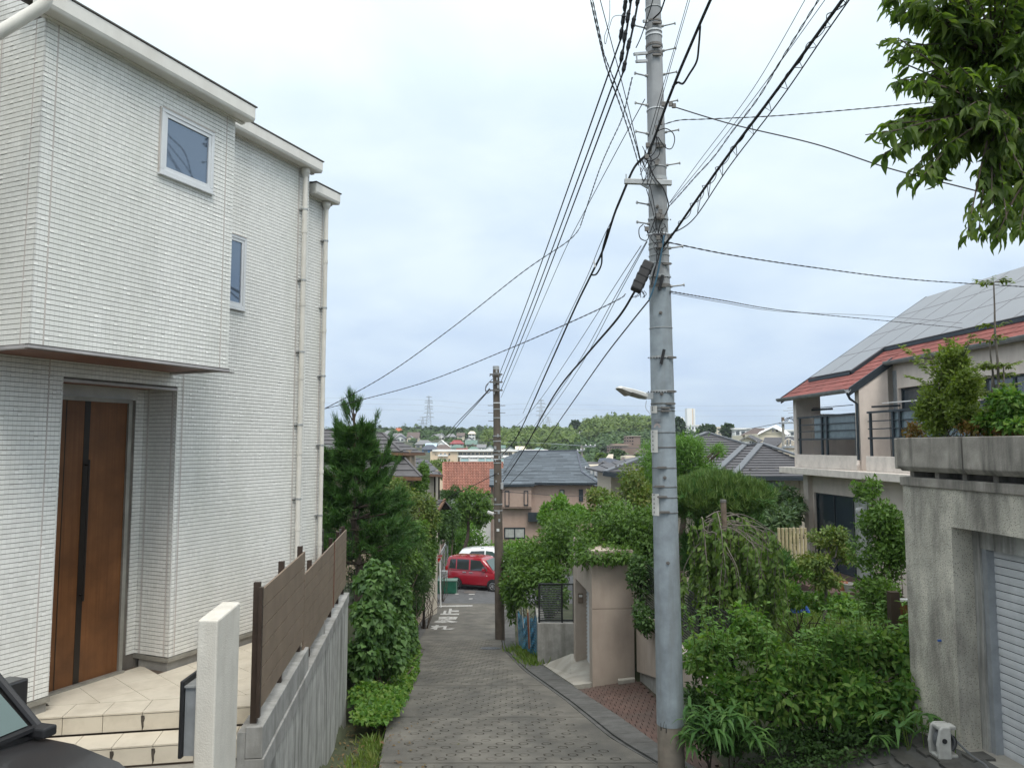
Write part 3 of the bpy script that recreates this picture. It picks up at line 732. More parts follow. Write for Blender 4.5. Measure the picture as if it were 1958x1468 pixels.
# tiles: rows with open joints; vertical gaps are shallow
TP, TH = 0.0362, 0.0392
TV_, TN_, ROWS = [], [], MB()
tile_list = []   # (origin, along, out, up, w, h, lift)
def tiled(org, along, out, a0, a1, z0, z1, holes=(), seams=()):
    nr = int(round((z1-z0)/TH)); th = (z1-z0)/nr
    nc = int(round((a1-a0)/TP)); tw = (a1-a0)/nc
    for r in range(nr):
        zz = z0+r*th
        spans = [(a0, a1)]
        for (h0, h1, g0, g1) in holes:
            if zz+th*0.5 > g0 and zz+th*0.5 < g1:
                ns = []
                for s0, s1 in spans:
                    if h1 <= s0 or h0 >= s1: ns.append((s0, s1))
                    else:
                        if h0 > s0: ns.append((s0, h0))
                        if h1 < s1: ns.append((h1, s1))
                spans = ns
        for s0, s1 in spans:
            if s1-s0 < 0.01: continue
            ROWS.obox(org+along*s0+UZ*(zz+0.0028)-out*0.012, along*(s1-s0), out*0.0112, UZ*(th-0.0048))
            c = a0
            for k in range(nc):
                x0, x1 = a0+k*tw, a0+(k+1)*tw
                x0, x1 = max(x0, s0), min(x1, s1)
                if x1-x0 < 0.008: continue
                if any(abs((x0+x1)/2-q) < tw*0.28 for q in seams): continue
                tile_list.append((org+along*(x0+0.0007)+UZ*(zz+0.0022), along, out, x1-x0-0.0014, th-0.0041, random.random()))
    for q in seams:
        SEAM.obox(org+along*(q-0.006)+UZ*z0-out*0.012, along*0.012, out*0.0125, UZ*(z1-z0))
SEAM = MB()
O0 = hn*wn
w1 = wall_az(308, 203, BAYO); w2 = wall_az(404, 370, BAYO)
win1 = (w1[0], w2[0], wall_az(404, 370, BAYO)[1], wall_az(404, 254, BAYO)[1])
nw = (wall_az(439, 600)[0]-0.1, wall_az(465, 600)[0], wall_az(452, 590)[1], wall_az(456, 452)[1])
tiled(O0, hd, hn, LEFT_A, m_a1, ZB, m_zt, holes=((rec_a0, rec_a1, ZB-1, rec_z1), (bay_a0-5, bay_a1, bay_z0, 9), nw), seams=(rec_a0-0.13, rec_a1+0.075, m_a1-0.2))
tiled(O0-hn*0.10, hd, hn, m_a1, far_a, ZB, far_zt, seams=(far_a-0.1,))
tiled(O0+hn*BAYO, hd, hn, bay_a0, bay_a1, bay_z0, bay_zt, holes=(win1,), seams=(bay_a0+0.105, bay_a1-0.11))
tiled(HP(bay_a0, BAYO, 0), -hn, -hd, 0.0, 1.6, bay_z0, bay_zt, seams=(0.105, 0.5))
tiled(HP(bay_a0, BAYO-0.22, 0), -hn, -hd, 0.0, 1.4, bay_zt+0.002, bay_zt+0.6)
tiled(HP(rec_a1, 0, 0), -hn, -hd, 0.0, rec_d, ZB, rec_z1, seams=(0.06, 0.39))
tiled(HP(0, -rec_d, 0), hd, hn, rec_a1-0.10, rec_a1, ZB, rec_z1)
tiled(HP(rec_a0, 0, 0)-hn*0.0, -hn, hd, 0.0, 0.06, ZB, rec_z1)
tile_list = [t for t in tile_list]
def tile_geo(n):
    # box without a back, top edge of some tiles raised so that they catch the sky
    V = np.zeros((n, 8, 3)); return V
tiles = tile_list
cd = np.array([t[0].length for t in tiles])
def in_view(p):
    d = p; dep = d.y*CP+d.z*SP
    if dep < 0.1: return False
    u = 979+FPX*d.x/dep; v = 734-FPX*(-d.y*SP+d.z*CP)/dep
    return 5 < u < 1950 and 5 < v < 1330
vis = np.array([in_view(t[0]) for t in tiles])
order = np.argsort(np.where(vis, cd, 1e6))
single = set(order[:290].tolist())
def tile_verts(t):
    o, a, out, w, h, q = t; d = 0.010
    lift = 0.003 if q > 0.94 else 0.0
    bt = o-out*0.010
    f0, f1, f2, f3 = o+out*0, o+a*w, o+a*w+UZ*h-out*0.0, o+UZ*h
    i = 0.0007
    f = [o+a*i+UZ*i+out*lift, o+a*(w-i)+UZ*i+out*lift, o+a*(w-i)+UZ*(h-i)-out*(0.0006+lift*0.6), o+a*i+UZ*(h-i)-out*(0.0006+lift*0.6)]
    b = [bt, bt+a*w, bt+a*w+UZ*h, bt+UZ*h]
    return [tuple(v) for v in b+f]
fs = np.array([(4, 5, 6, 7), (0, 1, 5, 4), (1, 2, 6, 5), (2, 3, 7, 6), (3, 0, 4, 7)])
allV = []; wall_part = M('tile_white')
idx = [i for i in range(len(tiles)) if i not in single]
V = np.array([tile_verts(tiles[i]) for i in idx]); nT = len(idx)
sgn = np.array([1.0 if tiles[i][1].cross(UZ).dot(tiles[i][2]) > 0 else -1.0 for i in idx])
F = (fs[None]+(np.arange(nT)*8)[:, None, None]); F[sgn < 0] = F[sgn < 0][:, :, ::-1]
tag(mesh_np('tile', V.reshape(-1, 3), F.reshape(-1, 4), wall_part, house, flat=True), kind='stuff')
TILE_ME = {}
for i in single:
    o, a, out, w, h, q = tiles[i]
    key = (round(w, 3), round(h, 3), q > 0.94)
    if key not in TILE_ME:
        t0 = (Vc((0, 0, 0)), Vc((1, 0, 0)), Vc((0, -1, 0)), w, h, q)
        me = bpy.data.meshes.new('tile'); me.from_pydata(tile_verts(t0), [], [tuple(x) for x in fs]); me.materials.append(wall_part); me.update(); TILE_ME[key] = me
    inst('tile', TILE_ME[key], house, frame_mx(o, a, -out, UZ))
ROWS.build('tile_bed', M('tile_back'), house)
SEAM.build('sealant_strip', M('sealant'), house)
# plinth trim and concrete base
mb = MB()
def pbox(a0, a1, o0, o1, z0, z1): mb.obox(HP(a0, o0, z0), hd*(a1-a0), hn*(o1-o0), UZ*(z1-z0))
pbox(LEFT_A, rec_a0+0.006, -0.3, 0.012, ZB-0.045, ZB-0.004); pbox(rec_a1-0.006, m_a1+0.01, -0.3, 0.012, ZB-0.045, ZB-0.004)
pbox(m_a1+0.01, far_a, -0.4, -0.09, ZB-0.045, ZB-0.004)
mb.obox(HP(rec_a1-0.012, -rec_d-0.05, ZB-0.045), hn*(rec_d+0.02), hd*0.02, UZ*0.041)
mb.build('drip_trim', M('door_frame'), house)
mb = MB()
pbox(LEFT_A, rec_a0-0.01, -0.3, -0.012, PORCH-0.45, ZB-0.045); pbox(rec_a1+0.008, far_a, -0.4, -0.014, PORCH-0.45, ZB-0.045)
mb.build('foundation', M('base_grey'), house)
# overhang soffits with brown boards and a light edge
mb = MB(); mb.obox(HP(bay_a0+0.05, -0.02, bay_z0-0.012), hd*(bay_a1-bay_a0-0.1), hn*(BAYO-0.03), UZ*0.010)
mb.obox(HP(rec_a0+0.02, -rec_d+0.01, rec_z1-0.012), hd*(rec_a1-rec_a0-0.04), hn*(rec_d-0.06), UZ*0.010)
mb.build('soffit', M('soffit_brown'), house)
mb = MB()
mb.obox(HP(bay_a0-0.012, BAYO-0.045, bay_z0-0.03), hd*(bay_a1-bay_a0+0.024), hn*0.055, UZ*0.024)
mb.obox(HP(bay_a0-0.012, -1.6, bay_z0-0.03), hd*0.05, hn*(BAYO+1.55), UZ*0.024)
mb.obox(HP(bay_a1-0.035, -0.01, bay_z0-0.03), hd*0.05, hn*(BAYO-0.04), UZ*0.024)
mb.obox(HP(rec_a0, -0.05, rec_z1-0.03), hd*(rec_a1-rec_a0), hn*0.05, UZ*0.024)
mb.build('soffit_trim', M('soffit_trim'), house)
mb = MB(); mb.obox(HP(bay_a0-0.014, BAYO-0.03, bay_z0-0.034), hd*(bay_a1-bay_a0+0.09), hn*0.044, UZ*0.006); mb.obox(HP(bay_a0-0.014, BAYO-0.03, bay_z0-0.006), hd*(bay_a1-bay_a0+0.02), hn*0.042, UZ*0.007)
mb.build('drip_edge', M('roof_trim_dark'), house)
# front door at the back of the recess
dop = -rec_d+0.05
da0 = wall_az(116, 1315, dop)[0]-0.16; da1 = wall_az(223, 1280, dop)[0]; dz1 = wall_az(236, 771, dop)[1]; dz0 = PORCH+0.02
door = MB().obox(HP(da0, dop-0.04, dz0), hd*(da1-da0), hn*0.04, UZ*(dz1-dz0)).build('door', M('wood_door'), house)
gv = wall_az(157, 900, dop)[0]; gw = wall_az(168, 900, dop)[0]-gv
MB().obox(HP(gv, dop-0.001, dz0), hd*gw, hn*0.004, UZ*(dz1-dz0)).build('door_recess', M('wood_dark'), door)
for q in (121, ):
    MB().obox(HP(wall_az(q, 900, dop)[0], dop+0.0005, dz0), hd*0.008, hn*0.002, UZ*(dz1-dz0)).build('door_groove', M('wood_dark'), door)
mb = MB(); mb.tube([HP(gv+gw/2, dop+0.05, dz0+0.75), HP(gv+gw/2, dop+0.05, dz1-0.55)], 0.011, 8); 
for z in (dz0+0.8, dz1-0.6): mb.tube([HP(gv+gw/2, dop, z), HP(gv+gw/2, dop+0.05, z)], 0.008, 6)
mb.build('handle', M('wood_dark'), door)
mb = MB(); fw = 0.040
mb.obox(HP(da1, dop-0.06, dz0-0.02), hd*fw, hn*0.085, UZ*(dz1-dz0+0.02)); mb.obox(HP(da0-fw, dop-0.06, dz0-0.02), hd*fw, hn*0.085, UZ*(dz1-dz0+0.02))
mb.obox(HP(da0-fw, dop-0.06, dz1), hd*(da1-da0+2*fw), hn*0.085, UZ*fw); mb.obox(HP(da0-fw, dop-0.06, PORCH-0.01), hd*(da1-da0+2*fw), hn*0.12, UZ*0.03)
mb.build('door_frame', M('door_frame'), house)
mb = MB(); mb.obox(HP(da0-0.3, -rec_d-0.011, dz1+fw), hd*(rec_a1-da0+0.2), hn*0.03, UZ*(rec_z1-dz1-fw)); mb.build('transom_panel', M('tile_back'), house)
# windows
def hwindow(a0, a1, z0, z1, o, glass, pin=0.02):
    fr = MB(); t = 0.035
    fr.obox(HP(a0, o-0.05, z0), hd*(a1-a0), hn*0.075, UZ*t); fr.obox(HP(a0, o-0.05, z1-t), hd*(a1-a0), hn*0.075, UZ*t)
    fr.obox(HP(a0, o-0.05, z0+t), hd*t, hn*0.075, UZ*(z1-z0-2*t)); fr.obox(HP(a1-t, o-0.05, z0+t), hd*t, hn*0.075, UZ*(z1-z0-2*t))
    fr.obox(HP(a0-0.012, o-0.05, z0-0.022), hd*(a1-a0+0.024), hn*0.085, UZ*0.02)
    w = bevel(fr.build('window', M('alu_white'), house), 0.004)
    s = MB(); t2 = t+0.032; o += 0.012
    s.obox(HP(a0+t, o-0.04, z0+t), hd*(a1-a0-2*t), hn*0.045, UZ*0.032); s.obox(HP(a0+t, o-0.04, z1-t2), hd*(a1-a0-2*t), hn*0.045, UZ*0.032)
    s.obox(HP(a0+t, o-0.04, z0+t2), hd*0.03, hn*0.045, UZ*(z1-z0-2*t2)); s.obox(HP(a1-t-0.03, o-0.04, z0+t2), hd*0.03, hn*0.045, UZ*(z1-z0-2*t2))
    s.build('sash', M('alu_white'), w)
    MB().obox(HP(a0+t+0.028, o-0.02, z0+t2-0.002), hd*(a1-a0-2*t-0.056), hn*0.013, UZ*(z1-z0-2*t2+0.004)).build('pane', M(glass), w)
    o -= 0.012; d = MB(); d.obox(HP(a0-0.004, o+0.026, z1), hd*(a1-a0+0.008), hn*0.006, UZ*0.008); d.obox(HP(a0-0.010, o-0.05, z0), hd*0.010, hn*0.06, UZ*(z1-z0+0.008)); d.obox(HP(a1, o-0.05, z0), hd*0.010, hn*0.06, UZ*(z1-z0+0.008)); d.build('window_seal', M('sealant'), w)
hwindow(win1[0], win1[1], win1[2], win1[3], BAYO, 'glass_blue')
hwindow(nw[0], nw[1], nw[2], nw[3], 0.0, 'glass_blue')
# eaves: box gutters, roof edge, downpipes
def eave(a0, a1, o, z, name='eaves_gutter'):
    mb = MB(); sec = [(-0.02, 0.0), (0.15, -0.02), (0.165, 0.015), (0.165, 0.13), (-0.02, 0.13)]
    mb.prism([HP(a0, o+x, z+y) for x, y in sec], hd*(a1-a0)); bevel(mb.build(name, M('fascia_white'), house), 0.012)
    mb = MB(); mb.obox(HP(a0-0.01, o-0.20, z+0.131), hd*(a1-a0+0.025), hn*0.372, UZ*0.012); 
    mb.build('roof_edge', M('roof_trim_dark'), house)
    mb = MB(); mb.obox(HP(a0, o-0.02, z-0.004+0.0), hd*(a1-a0), hn*0.05, UZ*-0.012); mb.build('eaves_trim', M('fascia_white'), house)
eave(bay_a0-0.10, bay_a1+0.10, BAYO, bay_zt); eave(bay_a1+0.0, m_a1+0.06, 0.0, m_zt); eave(m_a1+0.06, far_a+0.07, -0.10, far_zt)
mb = MB()
for a0_, a1_, o_, z_ in ((bay_a0+0.16, bay_a1+0.095, BAYO, bay_zt), (bay_a1+0.10, m_a1+0.055, 0.0, m_zt), (m_a1+0.06, far_a+0.06, -0.1, far_zt)):
    mb.prism([HP(a0_, o_+0.12, z_+0.146), HP(a0_, -4.6, z_+0.75), HP(a0_, -4.6, z_+0.70), HP(a0_, o_+0.12, z_+0.143)], hd*(a1_-a0_))
mb.build('roof', M('roof_navy'), house)
def downpipe(a, o, z1, z0, r=0.032):
    mb = MB(); c = HP(a, o+0.062, 0)
    mb.tube([c+UZ*z1, c+UZ*(z0)], r, 12)
    for z in np.arange(z1-0.75, z0, -0.92): mb.tube([c+UZ*z, c+UZ*(z-0.045)], r+0.005, 12)
    p = mb.build('downpipe', M('gutter_cream'), house); smooth_angle(p)
    for z in np.arange(z1-0.5, z0, -0.9):
        b = MB(); b.obox(HP(a-0.042, o, z), hd*0.084, hn*0.030, UZ*0.018); b.tube([c+UZ*z, c+UZ*(z+0.018)], r+0.006, 10); b.build('pipe_bracket', M('galv'), p)
    MB().lathe(c+UZ*(z1+0.03), (0, 0, -1), [(0.055, 0), (0.055, 0.05), (r, 0.10)], 12).build('pipe_funnel', M('gutter_cream'), p)
pa = wall_az(576, 700, 0.06)[0]; downpipe(pa, 0.0, m_zt-0.05, PORCH-0.1)
pa = wall_az(618, 700, -0.04)[0]; downpipe(pa, -0.10, far_zt-0.05, PORCH-0.1, 0.028)
# the swan-neck of the front gutter at the top left
q0, q1 = at(0, 62, 5.0), at(88, 8, 5.12)
mb = MB(); mb.tube([q0+(q0-q1)*0.5, q0.lerp(q1, 0.75), q0.lerp(q1, 0.94)+Vc((0, 0, 0.004)), q1+Vc((0.0, 0, 0.03)), q1+Vc((0.0, 0, 0.3))], 0.042, 14)
smooth_angle(mb.build('gutter_elbow', M('gutter_cream'), house))
# lamp / tap box at the foot of the wall
wl_ = onz(372, 1262, PORCH)
bxp = HP(wall_az(378, 1230)[0], 0.02, PORCH+0.12)
bevel(MB().obox(bxp, hd*0.09, hn*0.10, UZ*0.17).build('meter_box', M('plastic_black'), house), 0.01)

# ---------------------------------------------------------------- porch, steps, walkway, driveway
porch = thing('porch', 'cream tiled entrance porch with two steps before the wooden door', 'porch', (-2.9, 6.3, PORCH-0.3))
n1, n2 = onz(84, 1371, PORCH), onz(493, 1347, PORCH)
sdv = (n2-n1).normalized(); sback = Vc((-sdv.y, sdv.x, 0))
T0 = n1-sdv*1.2
PT = unit_box_mesh('porch_tile', M('porch_tile'))
def ptile(o, a, b, c, parent=porch, name='porch_tile'):
    return inst(name, PT, parent, frame_mx(o, a, b, c))
SL = (n2-n1).length+1.2+0.06
RISE = 0.157; TRD = 0.315
mb = MB()
for k in range(2):
    zt = PORCH-RISE*k-0.012; f0 = T0-sback*TRD*k
    mb.obox(f0+sback*0.012+UZ*(-0.012-RISE*k), sdv*SL, sback*(0.9 if k else 0.8), UZ*-RISE)
mb.obox(T0+sback*0.012+UZ*-0.012, sdv*SL, sback*0.6, UZ*-0.3)
def clip(poly, f):
    out = []
    for i in range(len(poly)):
        p, q = poly[i], poly[(i+1) % len(poly)]; fp, fq = f(p), f(q)
        if fp >= 0: out.append(p)
        if fp*fq < 0: out.append(p.lerp(q, fp/(fp-fq)))
    return out
mb.prism(clip([Vc((p.x, p.y, PORCH-0.012)) for p in (T0+sback*0.2, T0+sdv*(SL-0.1)+sback*0.2, HP(A0+1.6, 0.62, 0), HP(A0+1.6, 0.0, 0), HP(rec_a1, 0.0, 0), HP(rec_a1, -rec_d, 0), HP(da0-0.3, -rec_d, 0), HP(LEFT_A, 0.0, 0))], lambda p: fence_x(p.y)-0.16-p.x), UZ*-0.25)
mb.build('porch_bed', M('porch_grout'), porch)
# edge tiles and risers
TWD = 0.305; off0 = (n1-T0).length+(84-0)*0.0
kk = 0; x = 0.12
while x < SL-0.05:
    w = min(TWD, SL-x)
    for k in range(2):
        sh = 0.0 if k == 0 else 0.17
        xs_ = x+sh
        if xs_ > SL-0.06: continue
        ww = min(TWD, SL-xs_)
        o = T0+sdv*(xs_+0.0025)-sback*(TRD*k+0.006)
        ptile(o+UZ*(-RISE*k-0.012), sdv*(ww-0.005), sback*0.30, UZ*0.012)
        ptile(o+UZ*(-RISE*k-0.018)+sback*0.004, sdv*(ww-0.005), sback*0.010, UZ*-(RISE-0.028), name='riser_tile')
        if (k, int(xs_/TWD)) in ((0, 6), (1, 5), (1, 6)):
            MB().prism([o+sdv*(-0.0015-0.012)+UZ*(-RISE*k-0.03), o+sdv*(-0.0015+0.014)+UZ*(-RISE*k-0.03), o+sdv*0.017+UZ*(-RISE*k-0.055), o+sdv*0.008+UZ*(-RISE*k-0.085), o+sdv*0.010+UZ*(-RISE*k-0.12), o+sdv*0.002+UZ*(-RISE*k-0.143), o+sdv*-0.006+UZ*(-RISE*k-0.115), o+sdv*-0.012+UZ*(-RISE*k-0.07)], sback*0.0055).build('drip_stain', M('stain_dark'), porch)
    x += TWD
# floor tiles of the porch: a grid turned with the house
g0 = HP(da0-0.2, 0.0, PORCH); poly_far = A0+1.45
frontline = T0+sback*0.30
def inside(p):
    if (p-frontline).dot(sback) < 0.0: return False
    o_ = p.dot(hn)-wn; a_ = p.dot(hd)
    lim = -rec_d+0.02 if rec_a0 < a_ < rec_a1 else 0.0
    return o_ > lim and a_ < poly_far and o_ < 1.6 and p.x < fence_x(p.y)-0.10
tsz = 0.33
th = HA+math.radians(22); td = Vc((math.sin(th), math.cos(th), 0)); tn_ = Vc((math.cos(th), -math.sin(th), 0))
for i in range(-12, 16):
    for j in range(-14, 16):
        o = g0+td*(i*tsz)+tn_*(j*tsz)
        sq = [o+td*0.002+tn_*0.002, o+td*0.002+tn_*(tsz-0.002), o+td*(tsz-0.002)+tn_*(tsz-0.002), o+td*(tsz-0.002)+tn_*0.002]
        c_ = o+(td+tn_)*tsz/2; a_ = c_.dot(hd)
        low = (-rec_d+0.07) if (rec_a0 < a_ < rec_a1) else 0.004
        pl = clip(sq, lambda p: (p-frontline).dot(sback)-0.002)
        if pl: pl = clip(pl, lambda p: p.dot(hn)-wn-low)
        if pl: pl = clip(pl, lambda p: poly_far-p.dot(hd))
        if pl: pl = clip(pl, lambda p: fence_x(p.y)-0.10-p.x)
        if pl and len(pl) >= 3:
            ar = sum((pl[k].x*pl[(k+1) % len(pl)].y-pl[(k+1) % len(pl)].x*pl[k].y) for k in range(len(pl)))/2
            if abs(ar) > 0.006: MB().prism(pl, UZ*-0.011).build('porch_tile', M('porch_tile'), porch)
# grey walkway beside the house behind the porch and the driveway in front
wk = MB(); wk.prism([Vc((p.x, p.y, PORCH-0.03)) for p in (HP(poly_far+0.005, 0.012, 0), Vc((fence_x(HP(poly_far, 0.9, 0).y)-0.14, HP(poly_far, 0.9, 0).y, 0)), Vc((fence_x(9.6)-0.14, 9.6, 0)), HP(far_a, 0.0, 0))], UZ*-0.3)
tag(wk.build('walkway', M('conc_wall_grey'), None, HP(poly_far+1, 0.5, PORCH-0.3)), kind='structure')
dr = MB(); dz = PORCH-2*RISE-0.012
dr.prism([Vc((-9, 1.0, dz)), Vc((-1.5, 1.0, dz)), Vc((fence_x(5.5)-0.1, 5.5, dz)), n2-sback*0.2+UZ*(dz-n2.z)+sdv*0.02, n1-sback*0.2+UZ*(dz-n1.z)-sdv*5], UZ*-0.4)
tag(dr.build('driveway', M('conc_pale'), None, (-3, 4, dz-0.4)), kind='structure')

# white gate pillar with a letter box on its left side
gp = thing('gate_pillar', 'slim white rendered gate pillar with sloping top at the porch steps', 'gate pillar', (0, 0, 0))
b0 = onz(405, 1500, dz); Yp = 5.2
pl_, pm_, pr_ = at(380, 1460, Yp), at(410, 1460, Yp+0.01), at(459, 1460, Yp-0.0)
L_b = Vc((pl_.x, Yp, dz)); 
cx0 = at(378, 1185, Yp); cx1 = at(416, 1186, Yp-0.02); cx2 = at(460, 1150, Yp+0.50); 
gp.location = Vc((cx1.x, Yp, dz))
f0 = Vc((cx0.x, Yp, 0)); f1 = Vc((cx1.x, Yp-0.015, 0)); f2 = Vc((cx2.x, Yp+0.50, 0)); f3 = f2+(f0-f1)
mb = MB(); zt1 = cx1.z; ztb = cx2.z
base_z = dz-0.05
vs = [f0+UZ*base_z, f1+UZ*base_z, f2+UZ*base_z, f3+UZ*base_z, f0+UZ*zt1, f1+UZ*zt1, f2+UZ*(ztb), f3+UZ*ztb]
mb.add(vs, [(0, 3, 2, 1), (4, 5, 6, 7), (0, 1, 5, 4), (1, 2, 6, 5), (2, 3, 7, 6), (3, 0, 4, 7)])
bevel(mb.build('pillar_body', M('stucco_white'), gp), 0.012)
lb0 = at(356, 1310, Yp+0.12); lb1 = at(378, 1290, Yp+0.30)
mbx = thing('letter_box', 'black fronted grey letter box fixed to the left of the white pillar', 'letter box', (lb1.x, Yp+0.2, at(365, 1440, Yp+0.1).z))
zb_, zt_ = at(365, 1440, Yp+0.1).z, at(360, 1300, Yp+0.12).z
MB().box(lb0.x+0.022, cx0.x-0.002, Yp+0.06, Yp+0.36, zb_, zt_-0.03).build('box_body', M('alu_grey'), mbx)
bevel(MB().box(lb0.x-0.006, lb0.x+0.020, Yp+0.03, Yp+0.39, zb_-0.01, zt_+0.02).build('box_front', M('plastic_black'), mbx), 0.008)
MB().box(lb0.x+0.018, cx0.x-0.002, Yp+0.045, Yp+0.375, zt_-0.028, zt_-0.016).build('box_lid', M('galv'), mbx)
# ---------------------------------------------------------------- retaining wall with the brown board fence
FY0, FY1 = 6.1, 12.7
fd = Vc((-0.115, 1, 0)).normalized(); fnn = Vc((fd.y, -fd.x, 0))      # along (away), out towards the lane
def FP(y, o=0.0, z=0.0): return Vc((fence_x(y), y, z))+fnn*o
def ylen(y0, y1): return (FP(y1)-FP(y0)).length
ret = thing('retaining_wall', 'stained grey concrete retaining wall stepping down along the left of the lane', 'retaining wall', FP(9.5, 0, -4.6))
ZW = -2.40
mb = MB()
y = FY0-0.05; pan = []
while y < FY1-0.05:
    w = min(y+1.02, FY1); pan.append((y, w)); y = w
for y0, y1 in pan:
    MB().obox(FP(y0, -0.14, -5.3)+fd*0.002, fd*(ylen(y0, y1)-0.004), fnn*0.14, UZ*(ZW-0.16+5.3)).build('concrete_panel', M('conc_wall'), ret)
for i, (y0, y1) in enumerate(pan):
    bevel(MB().obox(FP(y0, -0.15, ZW-0.155)+fd*0.002, fd*(ylen(y0, y1)-0.004), fnn*0.165, UZ*0.155).build('coping', M('conc_wall_grey'), ret), 0.006)
y = FY0-0.05
while y < 8.35:
    w = min(y+0.60, 8.40)
    bevel(MB().obox(FP(y, -0.13, ZW+0.004)+fd*0.002, fd*(ylen(y, w)-0.005), fnn*0.13, UZ*0.235).build('concrete_block', M('conc_wall_grey'), ret), 0.006); y = w
MB().obox(FP(FY0-0.05, -0.13, -5.0)-fd*0.0, fd*0.4, fnn*-0.06, UZ*(5.0-2.2)).build('end_pier', M('conc_wall_grey'), ret)
fence = thing('board_fence', 'brown horizontal board fence panels standing on the grey retaining wall', 'fence', FP(9.4, -0.06, ZW))
BM = {}
def fpanel(y0, y1, zt, nb, bh, gap=0.011):
    for k in range(nb):
        z = zt-(k+1)*bh
        MB().obox(FP(y0, -0.055, z+gap), fd*ylen(y0, y1), fnn*0.018, UZ*(bh-gap)).build('board', M('fence_board'), fence)
fpanel(FY0+0.02, 8.24, -1.13, 6, 0.155); 
fpanel(8.262, 10.90, -1.37, 6, 0.15); fpanel(10.93, 12.62, -1.37, 6, 0.15)
MB().obox(FP(10.895, -0.036, -2.27), fd*0.04, fnn*0.006, UZ*0.92).build('joint_cover', M('rust_brown'), fence)
MB().obox(FP(FY0-0.03, -0.06, -2.10), fd*0.045, fnn*0.028, UZ*0.99).build('fence_post', M('fence_post'), fence)
for y, zt in ((6.13, -1.11), (7.15, -1.10), (8.20, -1.10), (8.9, -1.35), (9.9, -1.35), (10.9, -1.34), (11.8, -1.35), (12.55, -1.35)):
    MB().obox(FP(y, -0.115, ZW+(0.24 if y < 8.4 else 0.0)), fd*0.05, fnn*0.05, UZ*(zt+0.03-ZW-(0.24 if y < 8.4 else 0.0))).build('fence_post', M('fence_post'), fence)
# dark mesh fence glimpsed behind the far end of the house
mf = thing('mesh_fence', 'dark welded mesh fence behind the corner of the tiled house', 'fence', at(640, 1030, 13.6))
mb = MB(); y_ = 13.2
xa, xb = at(612, 1020, y_).x, at(676, 1020, y_).x; z1 = at(640, 1016, y_).z; z0 = z1-1.0
for x in np.arange(xa, xb, 0.05): mb.box(x, x+0.006, y_, y_+0.006, z0, z1)
for z in np.arange(z0, z1+0.01, 0.11): mb.box(xa, xb, y_-0.007, y_-0.001, z, z+0.007)
mb.build('wire_grid', M('mesh_black'), mf)
for x in (xb-0.25, xa): MB().box(x, x+0.05, y_+0.01, y_+0.06, z0-0.9, z1+0.04).build('fence_post', M('galv_dark'), mf)
# ---------------------------------------------------------------- the utility pole by the lane
PB, PTOP = at(1284, 1468, 8.9), at(1248.5, 0, 8.9)
pdir = (PTOP-PB).normalized()
def pole_c(z): return PB+pdir*((z-PB.z)/pdir.z)
def pole_r(z): return float(np.interp(z, [-4.2, -3.35, 0.93, 5.2, 8.5], [0.151, 0.147, 0.126, 0.094, 0.072]))
def zof(py): return at(1260, py, 8.9).z
pole = thing('utility_pole', 'tall grey concrete utility pole with sheet metal sleeve beside the lane', 'utility pole', pole_c(-3.95))
def pole_seg(name, m, z0, z1, dr=0.0, n=28):
    k = max(2, int((z1-z0)/0.4)); pts = [pole_c(z0+(z1-z0)*i/k) for i in range(k+1)]
    mb = MB(); mb.tube(pts, [pole_r(p.z)+dr for p in pts], n); return smooth_angle(mb.build(name, m, pole))
zs0, zs1 = zof(1383), zof(552)
pole_seg('pole_shaft', M('pole_conc'), zs1-0.3, 8.4); pole_seg('pole_foot', M('pole_base'), -4.3, zs0+0.3, 0.003)
pole_seg('metal_sleeve', M('pole_sleeve'), zs0, zs1, 0.008)
def psurf(px, py, dr=0.0):
    d = ray(px, py); z = zof(py); c = pole_c(z); r = pole_r(z)+dr
    a = d.x*d.x+d.y*d.y; b = -2*(d.x*c.x+d.y*c.y); q = c.x*c.x+c.y*c.y-r*r
    disc = max(0, b*b-4*a*q); t = (-b-math.sqrt(disc))/(2*a); return d*t
def band(py, h=0.014, dr=0.010, m='galv', tilt=0.0, lug=None, name='pole_band'):
    z = zof(py); c = pole_c(z); r = pole_r(z)+dr; ax = (pdir+Vc((tilt, 0, 0))).normalized()
    mb = MB(); mb.lathe(c-ax*h/2, ax, [(r-0.01, 0), (r+0.004, 0), (r+0.004, h), (r-0.01, h)], 24)
    o = mb.build(name, M(m), pole)
    if lug is not None:
        p = psurf(lug, py, dr+0.01); q = MB(); q.obox(p+Vc((-0.05, -0.02, -0.008)), (0.10, 0, 0), (0, 0.03, 0), (0, 0, 0.022)); q.tube([p+Vc((-0.06, -0.01, 0.003)), p+Vc((0.06, -0.01, 0.003))], 0.005, 6); q.build('band_clamp', M('galv_dark'), o)
    return o
